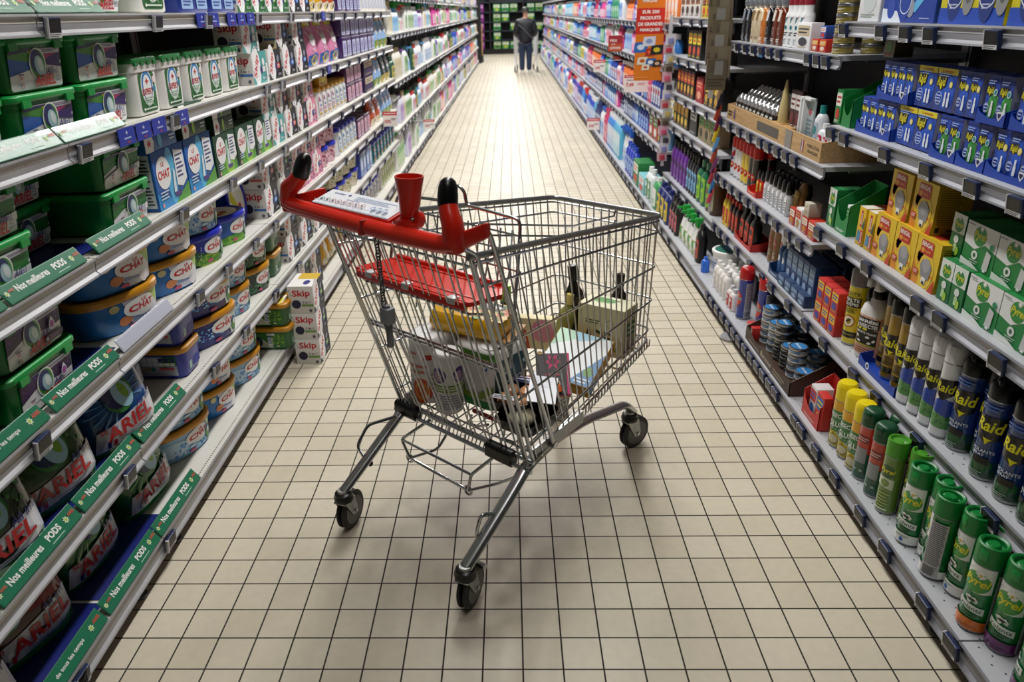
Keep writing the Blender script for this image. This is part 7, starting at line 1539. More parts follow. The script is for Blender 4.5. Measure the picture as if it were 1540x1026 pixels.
row('S', 4, 'polish_carton', ('carton', '16284a', '4a6a94', 'a04a5a', 0.08, 0.09, 0.17), [2.8, 2.88, 2.96], 'dark navy carton at the back', 'carton', fit=0.077, back=0.15)
row('S', 5, 'glue_bottle', ('bottle', 'round', 'eceae6', 'f0efec', 'd8d4cc', 0.05, 0.05, 0.15), [3.78, 3.718, 3.656, 3.594], 'front-row small white bottle', 'bottle', back=0.035)
row('S', 5, 'glue_bottle', ('bottle', 'round', 'eceae6', 'f0efec', 'd8d4cc', 0.05, 0.05, 0.15), [3.78, 3.718, 3.656, 3.594], 'middle-row small white bottle', 'bottle', back=0.093)
row('S', 5, 'glue_bottle', ('bottle', 'round', 'eceae6', 'f0efec', 'd8d4cc', 0.05, 0.05, 0.15), [3.78, 3.718, 3.656, 3.594], 'rear-row small white bottle', 'bottle', back=0.15100000000000002)
row('S', 5, 'glue_bottle', ('bottle', 'round', 'e6dede', 'd0d0d4', 'c83a3a', 0.05, 0.045, 0.11), [3.5, 3.445], 'white and red bottle', 'bottle', back=0.03)
row('S', 5, 'bucket', ('bucket',), [3.93], 'white bucket with a blue and green lid', 'bucket', back=0.06)
row('S', 5, 'display_card', ('carton', '6e7076', '85878c', '5a5c62', 0.34, 0.02, 0.27), [3.66], 'grey display card behind the white bottles', 'card', back=0.22)
row('S', 5, 'small_bottle', ('bottle', 'round', '2f6ad0', '2f6ad0', '4a86e0', 0.045, 0.045, 0.09), [4.03], 'small bright blue bottle', 'bottle', back=0.03)
row('S', 5, 'polish_spray', ('aerosol', 'nv'), [3.35], 'navy spray can with a red cap in front', 'spray can', back=0.035)
row('S', 5, 'polish_spray', ('aerosol', 'nv'), [3.28], 'navy spray can with a red cap half hidden', 'spray can', back=0.11)
row('S', 5, 'polish_spray', ('aerosol', 'nv'), [3.2], 'navy spray can with a red cap by the brown tray', 'spray can', back=0.08)
row('S', 5, 'polish_tray', ('polish_tray',), [2.83], 'long brown card tray with white script', 'tray', back=0.012)
row('S', 5, 'polish_tin', ('tin', 'w'), [3.06], 'grey polish tin in the front row', 'tin', back=0.06, zo=0.003, tier=0, nt=5)
row('S', 5, 'polish_tin', ('tin', 'w'), [3.06], 'grey polish tin in the front row', 'tin', back=0.06, zo=0.0368, tier=1, nt=5)
row('S', 5, 'polish_tin', ('tin', 'w'), [3.06], 'grey polish tin in the front row', 'tin', back=0.06, zo=0.0706, tier=2, nt=5)
row('S', 5, 'polish_tin', ('tin', 'w'), [3.06], 'grey polish tin in the front row', 'tin', back=0.06, zo=0.1044, tier=3, nt=5)
row('S', 5, 'polish_tin', ('tin', 'w'), [3.06], 'grey polish tin in the front row', 'tin', back=0.06, zo=0.1382, tier=4, nt=5)
row('S', 5, 'polish_tin', ('tin', 'w'), [3.072], 'grey polish tin in the middle row', 'tin', back=0.143, zo=0.003, tier=0, nt=4)
row('S', 5, 'polish_tin', ('tin', 'w'), [3.072], 'grey polish tin in the middle row', 'tin', back=0.143, zo=0.0368, tier=1, nt=4)
row('S', 5, 'polish_tin', ('tin', 'w'), [3.072], 'grey polish tin in the middle row', 'tin', back=0.143, zo=0.0706, tier=2, nt=4)
row('S', 5, 'polish_tin', ('tin', 'w'), [3.072], 'grey polish tin in the middle row', 'tin', back=0.143, zo=0.1044, tier=3, nt=4)
row('S', 5, 'polish_tin', ('tin', 'k'), [3.06], 'black polish tin in the rear row', 'tin', back=0.226, zo=0.003, tier=0, nt=6)
row('S', 5, 'polish_tin', ('tin', 'k'), [3.06], 'black polish tin in the rear row', 'tin', back=0.226, zo=0.0368, tier=1, nt=6)
row('S', 5, 'polish_tin', ('tin', 'k'), [3.06], 'black polish tin in the rear row', 'tin', back=0.226, zo=0.0706, tier=2, nt=6)
row('S', 5, 'polish_tin', ('tin', 'k'), [3.06], 'black polish tin in the rear row', 'tin', back=0.226, zo=0.1044, tier=3, nt=6)
row('S', 5, 'polish_tin', ('tin', 'k'), [3.06], 'black polish tin in the rear row', 'tin', back=0.226, zo=0.1382, tier=4, nt=6)
row('S', 5, 'polish_tin', ('tin', 'k'), [3.06], 'black polish tin in the rear row', 'tin', back=0.226, zo=0.172, tier=5, nt=6)
row('S', 5, 'polish_tin', ('tin', 'w'), [2.965], 'grey polish tin in the front row', 'tin', back=0.06, zo=0.003, tier=0, nt=4)
row('S', 5, 'polish_tin', ('tin', 'w'), [2.965], 'grey polish tin in the front row', 'tin', back=0.06, zo=0.0368, tier=1, nt=4)
row('S', 5, 'polish_tin', ('tin', 'w'), [2.965], 'grey polish tin in the front row', 'tin', back=0.06, zo=0.0706, tier=2, nt=4)
row('S', 5, 'polish_tin', ('tin', 'w'), [2.965], 'grey polish tin in the front row', 'tin', back=0.06, zo=0.1044, tier=3, nt=4)
row('S', 5, 'polish_tin', ('tin', 'w'), [2.977], 'grey polish tin in the middle row', 'tin', back=0.143, zo=0.003, tier=0, nt=3)
row('S', 5, 'polish_tin', ('tin', 'w'), [2.977], 'grey polish tin in the middle row', 'tin', back=0.143, zo=0.0368, tier=1, nt=3)
row('S', 5, 'polish_tin', ('tin', 'w'), [2.977], 'grey polish tin in the middle row', 'tin', back=0.143, zo=0.0706, tier=2, nt=3)
row('S', 5, 'polish_tin', ('tin', 'k'), [2.965], 'black polish tin in the rear row', 'tin', back=0.226, zo=0.003, tier=0, nt=5)
row('S', 5, 'polish_tin', ('tin', 'k'), [2.965], 'black polish tin in the rear row', 'tin', back=0.226, zo=0.0368, tier=1, nt=5)
row('S', 5, 'polish_tin', ('tin', 'k'), [2.965], 'black polish tin in the rear row', 'tin', back=0.226, zo=0.0706, tier=2, nt=5)
row('S', 5, 'polish_tin', ('tin', 'k'), [2.965], 'black polish tin in the rear row', 'tin', back=0.226, zo=0.1044, tier=3, nt=5)
row('S', 5, 'polish_tin', ('tin', 'k'), [2.965], 'black polish tin in the rear row', 'tin', back=0.226, zo=0.1382, tier=4, nt=5)
row('S', 5, 'polish_tin', ('tin', 'k'), [2.885], 'black polish tin in the front row', 'tin', back=0.06, zo=0.003, tier=0, nt=5)
row('S', 5, 'polish_tin', ('tin', 'k'), [2.885], 'black polish tin in the front row', 'tin', back=0.06, zo=0.0368, tier=1, nt=5)
row('S', 5, 'polish_tin', ('tin', 'k'), [2.885], 'black polish tin in the front row', 'tin', back=0.06, zo=0.0706, tier=2, nt=5)
row('S', 5, 'polish_tin', ('tin', 'k'), [2.885], 'black polish tin in the front row', 'tin', back=0.06, zo=0.1044, tier=3, nt=5)
row('S', 5, 'polish_tin', ('tin', 'k'), [2.885], 'black polish tin in the front row', 'tin', back=0.06, zo=0.1382, tier=4, nt=5)
row('S', 5, 'polish_tin', ('tin', 'k'), [2.897], 'black polish tin in the middle row', 'tin', back=0.143, zo=0.003, tier=0, nt=4)
row('S', 5, 'polish_tin', ('tin', 'k'), [2.897], 'black polish tin in the middle row', 'tin', back=0.143, zo=0.0368, tier=1, nt=4)
row('S', 5, 'polish_tin', ('tin', 'k'), [2.897], 'black polish tin in the middle row', 'tin', back=0.143, zo=0.0706, tier=2, nt=4)
row('S', 5, 'polish_tin', ('tin', 'k'), [2.897], 'black polish tin in the middle row', 'tin', back=0.143, zo=0.1044, tier=3, nt=4)
row('S', 5, 'polish_tin', ('tin', 'k'), [2.885], 'black polish tin in the rear row', 'tin', back=0.226, zo=0.003, tier=0, nt=6)
row('S', 5, 'polish_tin', ('tin', 'k'), [2.885], 'black polish tin in the rear row', 'tin', back=0.226, zo=0.0368, tier=1, nt=6)
row('S', 5, 'polish_tin', ('tin', 'k'), [2.885], 'black polish tin in the rear row', 'tin', back=0.226, zo=0.0706, tier=2, nt=6)
row('S', 5, 'polish_tin', ('tin', 'k'), [2.885], 'black polish tin in the rear row', 'tin', back=0.226, zo=0.1044, tier=3, nt=6)
row('S', 5, 'polish_tin', ('tin', 'k'), [2.885], 'black polish tin in the rear row', 'tin', back=0.226, zo=0.1382, tier=4, nt=6)
row('S', 5, 'polish_tin', ('tin', 'k'), [2.885], 'black polish tin in the rear row', 'tin', back=0.226, zo=0.172, tier=5, nt=6)
row('S', 5, 'polish_tin', ('tin', 'k'), [2.8], 'black polish tin in the front row', 'tin', back=0.06, zo=0.003, tier=0, nt=3)
row('S', 5, 'polish_tin', ('tin', 'k'), [2.8], 'black polish tin in the front row', 'tin', back=0.06, zo=0.0368, tier=1, nt=3)
row('S', 5, 'polish_tin', ('tin', 'k'), [2.8], 'black polish tin in the front row', 'tin', back=0.06, zo=0.0706, tier=2, nt=3)
row('S', 5, 'polish_tin', ('tin', 'k'), [2.812], 'black polish tin in the middle row', 'tin', back=0.143, zo=0.003, tier=0, nt=2)
row('S', 5, 'polish_tin', ('tin', 'k'), [2.812], 'black polish tin in the middle row', 'tin', back=0.143, zo=0.0368, tier=1, nt=2)
row('S', 5, 'polish_tin', ('tin', 'k'), [2.8], 'black polish tin in the rear row', 'tin', back=0.226, zo=0.003, tier=0, nt=4)
row('S', 5, 'polish_tin', ('tin', 'k'), [2.8], 'black polish tin in the rear row', 'tin', back=0.226, zo=0.0368, tier=1, nt=4)
row('S', 5, 'polish_tin', ('tin', 'k'), [2.8], 'black polish tin in the rear row', 'tin', back=0.226, zo=0.0706, tier=2, nt=4)
row('S', 5, 'polish_tin', ('tin', 'k'), [2.8], 'black polish tin in the rear row', 'tin', back=0.226, zo=0.1044, tier=3, nt=4)
row('S', 5, 'polish_tin', ('tin', 'w'), [2.72], 'grey polish tin in the front row', 'tin', back=0.06, zo=0.003, tier=0, nt=4)
row('S', 5, 'polish_tin', ('tin', 'w'), [2.72], 'grey polish tin in the front row', 'tin', back=0.06, zo=0.0368, tier=1, nt=4)
row('S', 5, 'polish_tin', ('tin', 'w'), [2.72], 'grey polish tin in the front row', 'tin', back=0.06, zo=0.0706, tier=2, nt=4)
row('S', 5, 'polish_tin', ('tin', 'w'), [2.72], 'grey polish tin in the front row', 'tin', back=0.06, zo=0.1044, tier=3, nt=4)
row('S', 5, 'polish_tin', ('tin', 'w'), [2.732], 'grey polish tin in the middle row', 'tin', back=0.143, zo=0.003, tier=0, nt=3)
row('S', 5, 'polish_tin', ('tin', 'w'), [2.732], 'grey polish tin in the middle row', 'tin', back=0.143, zo=0.0368, tier=1, nt=3)
row('S', 5, 'polish_tin', ('tin', 'w'), [2.732], 'grey polish tin in the middle row', 'tin', back=0.143, zo=0.0706, tier=2, nt=3)
row('S', 5, 'polish_tin', ('tin', 'k'), [2.72], 'black polish tin in the rear row', 'tin', back=0.226, zo=0.003, tier=0, nt=5)
row('S', 5, 'polish_tin', ('tin', 'k'), [2.72], 'black polish tin in the rear row', 'tin', back=0.226, zo=0.0368, tier=1, nt=5)
row('S', 5, 'polish_tin', ('tin', 'k'), [2.72], 'black polish tin in the rear row', 'tin', back=0.226, zo=0.0706, tier=2, nt=5)
row('S', 5, 'polish_tin', ('tin', 'k'), [2.72], 'black polish tin in the rear row', 'tin', back=0.226, zo=0.1044, tier=3, nt=5)
row('S', 5, 'polish_tin', ('tin', 'k'), [2.72], 'black polish tin in the rear row', 'tin', back=0.226, zo=0.1382, tier=4, nt=5)
row('S', 5, 'polish_tin', ('tin', 'w'), [2.635], 'grey polish tin in the front row', 'tin', back=0.06, zo=0.003, tier=0, nt=2)
row('S', 5, 'polish_tin', ('tin', 'w'), [2.635], 'grey polish tin in the front row', 'tin', back=0.06, zo=0.0368, tier=1, nt=2)
row('S', 5, 'polish_tin', ('tin', 'w'), [2.647], 'grey polish tin in the middle row', 'tin', back=0.143, zo=0.003, tier=0, nt=1)
row('S', 5, 'polish_tin', ('tin', 'k'), [2.635], 'black polish tin in the rear row', 'tin', back=0.226, zo=0.003, tier=0, nt=3)
row('S', 5, 'polish_tin', ('tin', 'k'), [2.635], 'black polish tin in the rear row', 'tin', back=0.226, zo=0.0368, tier=1, nt=3)
row('S', 5, 'polish_tin', ('tin', 'k'), [2.635], 'black polish tin in the rear row', 'tin', back=0.226, zo=0.0706, tier=2, nt=3)
row('S', 5, 'care_carton', ('carton', 'c8302a', 'e6dcd4', '2a2a2c', 0.09, 0.05, 0.06), [3.12], 'red carton by the brown tray', 'carton', back=0.03)
row('T', 1, 'cleaner_carton', ('carton', 'd8d4d0', '8a5a3a', '3a2c28', 0.08, 0.08, 0.15), [5.019, 5.156, 5.294, 5.431], 'white and brown carton', 'carton', fit=0.129)
row('T', 1, 'cleaner_carton', ('carton', 'd8b81c', '3a2c1c', 'c8402a', 0.08, 0.06, 0.13), [4.55, 4.65, 4.75, 4.85], 'yellow and black carton', 'carton', fit=0.094)
row('T', 2, 'cleaner_carton', ('carton', '1a1516', 'd8c81c', 'c84a2a', 0.09, 0.08, 0.17), [4.908, 5.025, 5.142], 'black carton with a yellow top', 'carton', fit=0.11)
row('T', 2, 'cleaner_carton', ('carton', '141416', '2a2a2e', '3a3a40', 0.1, 0.1, 0.16), [4.488, 4.662], 'plain black carton', 'carton', fit=0.164)
row('T', 3, 'cleaner_carton', ('carton', '2a1614', 'c84a2a', 'd8a83a', 0.08, 0.08, 0.17), [5.0, 5.1, 5.2, 5.3, 5.4], 'dark carton with a red flame print', 'carton', fit=0.094)
row('T', 3, 'cleaner_carton', ('carton', 'a81c1c', 'c83030', 'e8a080', 0.1, 0.08, 0.15), [4.81], 'bright red carton', 'carton', fit=0.169)
row('T', 3, 'cleaner_carton', ('carton', '1c1414', 'd8b02a', 'c89a2a', 0.1, 0.08, 0.16), [4.405, 4.515, 4.625], 'black carton with yellow print', 'carton', fit=0.103)
row('T', 4, 'cleaner_carton', ('carton', '2a261c', 'd8a02a', 'e0c040', 0.09, 0.08, 0.16), [5.106, 5.219, 5.331, 5.444], 'dark carton with an orange print', 'carton', fit=0.106)
row('T', 4, 'cleaner_carton', ('carton', '121214', 'c8c8cc', '2a2a2c', 0.13, 0.1, 0.17), [4.9], 'black carton with a bar code', 'carton', fit=0.188)
row('T', 4, 'cleaner_carton', ('carton', 'a58a6a', '4f9a2c', '2a2a1c', 0.12, 0.09, 0.17), [4.417, 4.55, 4.683], 'brown kraft carton with a green corner', 'carton', fit=0.125)
row('T', 5, 'purple_bottle', ('bottle', 'slim', '5a1f86', '0e0e10', '6a2a96', 0.085, 0.06, 0.26), [5.05, 5.15, 5.25, 5.35, 5.45], 'purple bottle with a black cap', 'bottle', fit=0.094)
row('T', 5, 'cleaner_bottle', ('bottle', 'slim', '1a1c22', '101012', '7ab0e0', 0.07, 0.06, 0.26), [4.755, 4.825, 4.895, 4.965], 'black bottle with a light blue label', 'bottle', fit=0.066)
row('T', 5, 'cleaner_bottle', ('bottle', 'round', '1f6a4a', '3a7a5a', '8fc83a', 0.1, 0.09, 0.26), [4.555, 4.665], 'green bottle with a lime label', 'bottle', fit=0.103)
row('T', 5, 'cleaner_bottle', ('bottle', 'round', '4a2a12', '6a4a1c', '7fb83a', 0.1, 0.09, 0.25), [4.33, 4.43], 'brown bottle with a green label', 'bottle', fit=0.094)
row('T', 6, 'cleaner_bottle', ('bottle', 'flat', '3a9a5a', 'dfe6e0', 'e6ebe6', 0.11, 0.09, 0.23), [5.51], 'green bottle with a white cap', 'bottle', fit=0.169, back=0.02)
row('T', 6, 'bleach_jug', ('bottle', 'flat', '1c2a6a', '1c2a6a', 'dfc83a', 0.12, 0.09, 0.232), [5.067, 5.2, 5.333], 'navy bleach bottle', 'bottle', fit=0.125, back=0.02)
row('T', 6, 'cleaner_bottle', ('bottle', 'slim', '1c1a1a', '141416', 'c86a7a', 0.08, 0.07, 0.23), [4.78, 4.86, 4.94], 'black bottle with a pink label', 'bottle', fit=0.075, back=0.03)
row('T', 6, 'trigger_bottle', ('bottle', 'spray', 'eef0ee', '1f9a3a', '8aa05a', 0.1, 0.06, 0.232), [4.335, 4.445, 4.555, 4.665], 'white spray bottle with a green head', 'bottle', fit=0.103, back=0.02)
row('T', 6, 'cleaner_bottle', ('bottle', 'slim', '121214', '121214', 'b8543a', 0.07, 0.06, 0.23), [4.22], 'black bottle at the end', 'bottle', fit=0.094, back=0.04)
row('F', 4, 'cleaner_bottle', ('bottle', 'slim', '2448b8', '2448b8', '9fc0f0', 0.1, 0.07, 0.2), [6.56, 6.68, 6.8, 6.92], 'blue bottle with a pale label', 'bottle', fit=0.113)
row('F', 4, 'cleaner_carton', ('carton', 'b8241c', '2f8a4a', 'e8e4e0', 0.2, 0.14, 0.2), [6.15, 6.35], 'red and green carton', 'carton', fit=0.188)
row('F', 4, 'cleaner_carton', ('carton', '16183a', 'e6e6ea', 'c8c04a', 0.16, 0.12, 0.14), [5.99], 'small navy carton', 'carton', fit=0.075)
row('F', 4, 'cleaner_bottle', ('bottle', 'slim', '7ab0e0', 'f0f0f4', 'c83a6a', 0.075, 0.06, 0.2), [5.688, 5.763, 5.838, 5.913], 'light blue bottle with a pink label', 'bottle', fit=0.07)
row('F', 5, 'cleaner_bottle', ('bottle', 'slim', '1f3ab0', '2448b8', '9fc0f0', 0.1, 0.08, 0.27), [6.56, 6.68, 6.8, 6.92], 'royal blue bottle', 'bottle', fit=0.113, back=0.02)
row('F', 5, 'cleaner_carton', ('carton', '1f7a3a', 'e6efe6', 'c8302a', 0.18, 0.14, 0.2), [6.34], 'green and white carton', 'carton', fit=0.263, back=0.02)
row('F', 5, 'cleaner_carton', ('carton', '7ac0c8', 'e8f0f0', 'c8404a', 0.2, 0.14, 0.14), [6.04], 'turquoise carton', 'carton', fit=0.263, back=0.02)
row('F', 5, 'cleaner_bottle', ('bottle', 'round', 'dfe6ea', 'e6ecee', '5a9a6a', 0.09, 0.08, 0.25), [5.708, 5.822], 'clear bottle with a green label', 'bottle', fit=0.108, back=0.02)
far_row('F', 1, 5.62, 6.98, 'BM', 0.27, 101, False)
far_row('F', 2, 5.62, 6.98, 'BM', 0.27, 102, False)
far_row('F', 3, 5.62, 6.98, 'BM', 0.27, 103, False)
far_row('F', 1, 7.02, 9.78, 'BM', 0.26, 201, False)
far_row('F', 1, 9.82, 26.3, 'BM', 0.26, 301, True)
far_row('F', 2, 7.02, 9.78, 'BM', 0.26, 202, False)
far_row('F', 2, 9.82, 26.3, 'BM', 0.26, 302, True)
far_row('F', 3, 7.02, 9.78, 'BM', 0.26, 203, False)
far_row('F', 3, 9.82, 26.3, 'BM', 0.26, 303, True)
far_row('F', 4, 7.02, 9.78, 'BBBM', 0.24, 204, False)
far_row('F', 4, 9.82, 26.3, 'BBM', 0.24, 304, True)
far_row('F', 5, 7.02, 9.78, 'BBBM', 0.39, 205, False)
far_row('F', 5, 9.82, 26.3, 'BBM', 0.39, 305, True)
far_row('LF', 1, 7.1, 10.9, 'W', 0.3, 401, False)
far_row('LF', 1, 11.0, 24.2, 'WP', 0.3, 501, True)
far_row('LF', 2, 7.1, 10.9, 'W', 0.3, 402, False)
far_row('LF', 2, 11.0, 24.2, 'WP', 0.3, 502, True)
far_row('LF', 3, 7.1, 10.9, 'W', 0.3, 403, False)
far_row('LF', 3, 11.0, 24.2, 'WP', 0.3, 503, True)
far_row('LF', 4, 7.1, 10.9, 'W', 0.3, 404, False)
far_row('LF', 4, 11.0, 24.2, 'WP', 0.3, 504, True)
far_row('LF', 5, 7.1, 10.9, 'W', 0.39, 405, False)
far_row('LF', 5, 11.0, 24.2, 'WP', 0.39, 505, True)
tags('L', 1.528, [1.767, 2.308, 2.708, 3.264, 3.772, 4.232, 4.669], 'top detergent shelf rail')
tags('L', 1.246, [1.78, 2.305, 3.26, 3.492, 3.981], 'second detergent shelf rail')
tags('L', 0.967, [2.249, 2.7, 3.037, 3.414, 3.847], 'third detergent shelf rail')
tags('L', 0.69, [1.355, 2.252, 2.522, 2.846, 3.124, 3.42], 'fourth detergent shelf rail')
tags('L', 0.414, [1.636, 2.269, 2.594, 2.994, 3.385], 'fifth detergent shelf rail')
tags('L', 0.106, [1.257, 1.02, 1.752], 'bottom detergent shelf rail')
tags('L', 0.106, [1.245, 1.09, 1.75], 'bottom detergent shelf rail edge')
tags('R', 1.444, [2.728, 2.456, 2.305, 2.171, 1.889], 'top insecticide shelf rail')
tags('R', 1.099, [2.71, 2.597, 2.302, 2.058, 1.841, 1.667], 'second insecticide shelf rail')
tags('R', 0.739, [2.69, 2.482, 2.287, 1.965, 1.85, 1.597], 'third insecticide shelf rail')
tags('R', 0.373, [2.679, 2.501, 2.246, 2.081, 1.827, 1.482], 'fourth insecticide shelf rail', blue=(4,))
tags('R', 0.1, [2.41, 2.343, 2.205, 2.048, 1.856, 1.698, 1.489, 1.36], 'bottom insecticide shelf rail', x=-0.1)
tags('R', 1.333, [4.103, 3.947, 3.814, 3.689, 3.572, 3.461, 3.341, 3.012, 2.92, 2.84], 'top polish shelf rail', blue=(4,))
tags('R', 0.946, [4.146, 3.963, 3.784, 3.619, 3.458, 3.345, 3.223, 3.116, 3.016], 'second polish shelf rail')
tags('R', 0.648, [4.109, 3.972, 3.831, 3.687, 3.553, 3.417, 3.272, 3.129, 2.981, 2.846], 'third polish shelf rail')
tags('R', 0.377, [4.084, 3.956, 3.822, 3.624, 3.401, 3.21, 3.09, 2.873], 'fourth polish shelf rail')
tags('R', 0.1, [3.717, 3.62, 3.513, 3.413, 3.305, 3.214, 3.127, 3.034, 2.946, 2.862, 2.781, 2.697, 2.624], 'bottom polish shelf rail', x=-0.1)
tags('R', 1.435, [4.45, 4.75, 5.0, 5.3], 'top mid-aisle shelf rail', small=True)
tags('R', 1.19, [4.45, 4.75, 5.0, 5.3], 'second mid-aisle shelf rail', small=True)
tags('R', 0.945, [4.45, 4.75, 5.0, 5.3], 'third mid-aisle shelf rail', small=True)
tags('R', 0.735, [4.45, 4.75, 5.0, 5.3], 'fourth mid-aisle shelf rail', small=True)
tags('R', 0.355, [4.45, 4.75, 5.0, 5.3], 'fifth mid-aisle shelf rail', small=True)
tags('R', 0.1, [4.45, 4.75, 5.0, 5.3], 'bottom mid-aisle shelf rail', small=True, x=-0.1)
tags('R', 1.39, [5.75, 5.99, 6.23, 6.47, 6.71, 6.95, 7.19, 7.43, 7.67, 7.91, 8.15, 8.39, 8.63, 8.87, 9.11, 9.35, 9.59, 9.83, 10.07, 10.31, 10.55, 10.79, 11.03, 11.27, 11.51, 11.75], 'top cleaner shelf rail', small=True)
tags('R', 1.1, [5.75, 5.99, 6.23, 6.47, 6.71, 6.95, 7.19, 7.43, 7.67, 7.91, 8.15, 8.39, 8.63, 8.87, 9.11, 9.35, 9.59, 9.83, 10.07, 10.31, 10.55, 10.79, 11.03, 11.27, 11.51, 11.75], 'second cleaner shelf rail', small=True)
tags('R', 0.757, [5.75, 5.99, 6.23, 6.47, 6.71, 6.95, 7.19, 7.43, 7.67, 7.91, 8.15, 8.39, 8.63, 8.87, 9.11, 9.35, 9.59, 9.83, 10.07, 10.31, 10.55, 10.79, 11.03, 11.27, 11.51, 11.75], 'third cleaner shelf rail', small=True)
tags('R', 0.5, [5.75, 5.99, 6.23, 6.47, 6.71, 6.95, 7.19, 7.43, 7.67, 7.91, 8.15, 8.39, 8.63, 8.87, 9.11, 9.35, 9.59, 9.83, 10.07, 10.31, 10.55, 10.79, 11.03, 11.27, 11.51, 11.75], 'fourth cleaner shelf rail', small=True)
tags('R', 0.1, [5.75, 5.99, 6.23, 6.47, 6.71, 6.95, 7.19, 7.43, 7.67, 7.91, 8.15, 8.39, 8.63, 8.87, 9.11, 9.35, 9.59, 9.83, 10.07, 10.31, 10.55, 10.79, 11.03, 11.27, 11.51, 11.75], 'bottom cleaner shelf rail', small=True, x=-0.1)
tags('L', 1.66, [7.2, 7.47, 7.74, 8.01, 8.28, 8.55, 8.82, 9.09, 9.36, 9.63, 9.9, 10.17, 10.44, 10.71, 10.98, 11.25], 'top softener shelf rail', small=True)
tags('L', 1.335, [7.2, 7.47, 7.74, 8.01, 8.28, 8.55, 8.82, 9.09, 9.36, 9.63, 9.9, 10.17, 10.44, 10.71, 10.98, 11.25], 'second softener shelf rail', small=True)
tags('L', 0.92, [7.2, 7.47, 7.74, 8.01, 8.28, 8.55, 8.82, 9.09, 9.36, 9.63, 9.9, 10.17, 10.44, 10.71, 10.98, 11.25], 'third softener shelf rail', small=True)
tags('L', 0.497, [7.2, 7.47, 7.74, 8.01, 8.28, 8.55, 8.82, 9.09, 9.36, 9.63, 9.9, 10.17, 10.44, 10.71, 10.98, 11.25], 'fourth softener shelf rail', small=True)
tags('L', 0.1, [7.2, 7.47, 7.74, 8.01, 8.28, 8.55, 8.82, 9.09, 9.36, 9.63, 9.9, 10.17, 10.44, 10.71, 10.98, 11.25], 'bottom softener shelf rail', small=True)
tags('L', 1.528, [4.3, 4.66, 5.02, 5.38, 5.74, 6.1, 6.46], 'top detergent shelf far rail', small=True)
tags('L', 1.246, [4.3, 4.66, 5.02, 5.38, 5.74, 6.1, 6.46], 'second detergent shelf far rail', small=True)
tags('L', 0.967, [4.3, 4.66, 5.02, 5.38, 5.74, 6.1, 6.46], 'third detergent shelf far rail', small=True)
tags('L', 0.69, [4.3, 4.66, 5.02, 5.38, 5.74, 6.1, 6.46], 'fourth detergent shelf far rail', small=True)
tags('L', 0.414, [4.3, 4.66, 5.02, 5.38, 5.74, 6.1, 6.46], 'fifth detergent shelf far rail', small=True)
tags('L', 0.106, [4.3, 4.66, 5.02, 5.38, 5.74, 6.1, 6.46], 'bottom detergent shelf far rail', small=True)
# ---------------------------------------------------------------- the shopper at the far end
PX, PY = .44, 20.0
def skin(name, nodes, edges, m, root=0, sub=2, parent=None):
    me = bpy.data.meshes.new(name); me.from_pydata([n[0] for n in nodes], edges, []); me.update()
    o = link(name, me, parent); o.modifiers.new('skin', 'SKIN'); sv = me.skin_vertices[0].data
    for i, n in enumerate(nodes): sv[i].radius = n[1] if isinstance(n[1], tuple) else (n[1], n[1]); sv[i].use_root = (i == root)
    s = o.modifiers.new('sub', 'SUBSURF'); s.levels = sub; s.render_levels = sub
    dg = bpy.context.evaluated_depsgraph_get(); me2 = bpy.data.meshes.new_from_object(o.evaluated_get(dg))
    o.modifiers.clear(); o.data = me2; me2.materials.append(m); me2.shade_smooth()
    return o
pr = empty('person', (PX, PY, 0), (0, 0, 0), (.9, .9, .9)); tag(pr, 'person seen from behind in a dark jacket, jeans and cap pushing a white trolley', 'person')
nodes = [((0, 0, .88), .12), ((0, .0, 1.05), .13), ((0, 0, 1.25), .15), ((0, .01, 1.4), .1), ((0, .03, 1.48), .055), ((0, .05, 1.55), .07), ((0, .055, 1.64), .08), ((0, .05, 1.7), .05),
 ((-.19, 0, 1.36), .065), ((-.25, .04, 1.1), .05), ((-.22, .24, .98), .04), ((-.2, .36, 1.0), .035),
 ((.19, 0, 1.36), .065), ((.25, .04, 1.1), .05), ((.22, .24, .98), .04), ((.2, .36, 1.0), .035),
 ((-.09, 0, .8), .1), ((-.1, .01, .46), .068), ((-.1, -.01, .09), .045), ((-.11, .12, .035), .035),
 ((.09, 0, .8), .1), ((.1, .02, .46), .068), ((.1, .0, .09), .045), ((.11, .13, .035), .035)]
edges = [(0, 1), (1, 2), (2, 3), (3, 4), (4, 5), (5, 6), (6, 7), (3, 8), (8, 9), (9, 10), (10, 11), (3, 12), (12, 13), (13, 14), (14, 15), (0, 16), (16, 17), (17, 18), (18, 19), (0, 20), (20, 21), (21, 22), (22, 23)]
skin('body', nodes, edges, mat('b98a70', .5), 0, 2, pr)
jn = [((0, 0, .74), (.21, .17)), ((0, 0, 1.02), (.22, .18)), ((0, 0, 1.26), (.22, .16)), ((0, .01, 1.41), .13), ((0, .02, 1.47), .075), ((-.2, 0, 1.36), .1), ((-.27, .03, 1.1), .1), ((-.23, .3, .99), .075), ((.2, 0, 1.36), .1), ((.27, .03, 1.1), .1), ((.23, .3, .99), .075)]
skin('jacket', jn, [(0, 1), (1, 2), (2, 3), (3, 4), (3, 5), (5, 6), (6, 7), (3, 8), (8, 9), (9, 10)], noisy('dark_padded_jacket', '10121a', '1b1e28', 6, .55, 0, (1, 1, 6), .4), 0, 2, pr)
tn = [((0, 0, .9), (.16, .13)), ((-.095, 0, .78), .115), ((-.1, .01, .46), .088), ((-.1, -.01, .07), .075), ((.095, 0, .78), .115), ((.1, .02, .46), .088), ((.1, 0, .07), .075)]
skin('trousers', tn, [(0, 1), (1, 2), (2, 3), (0, 4), (4, 5), (5, 6)], noisy('denim', '1d2a44', '2c3c5c', 40, .8), 0, 2, pr)
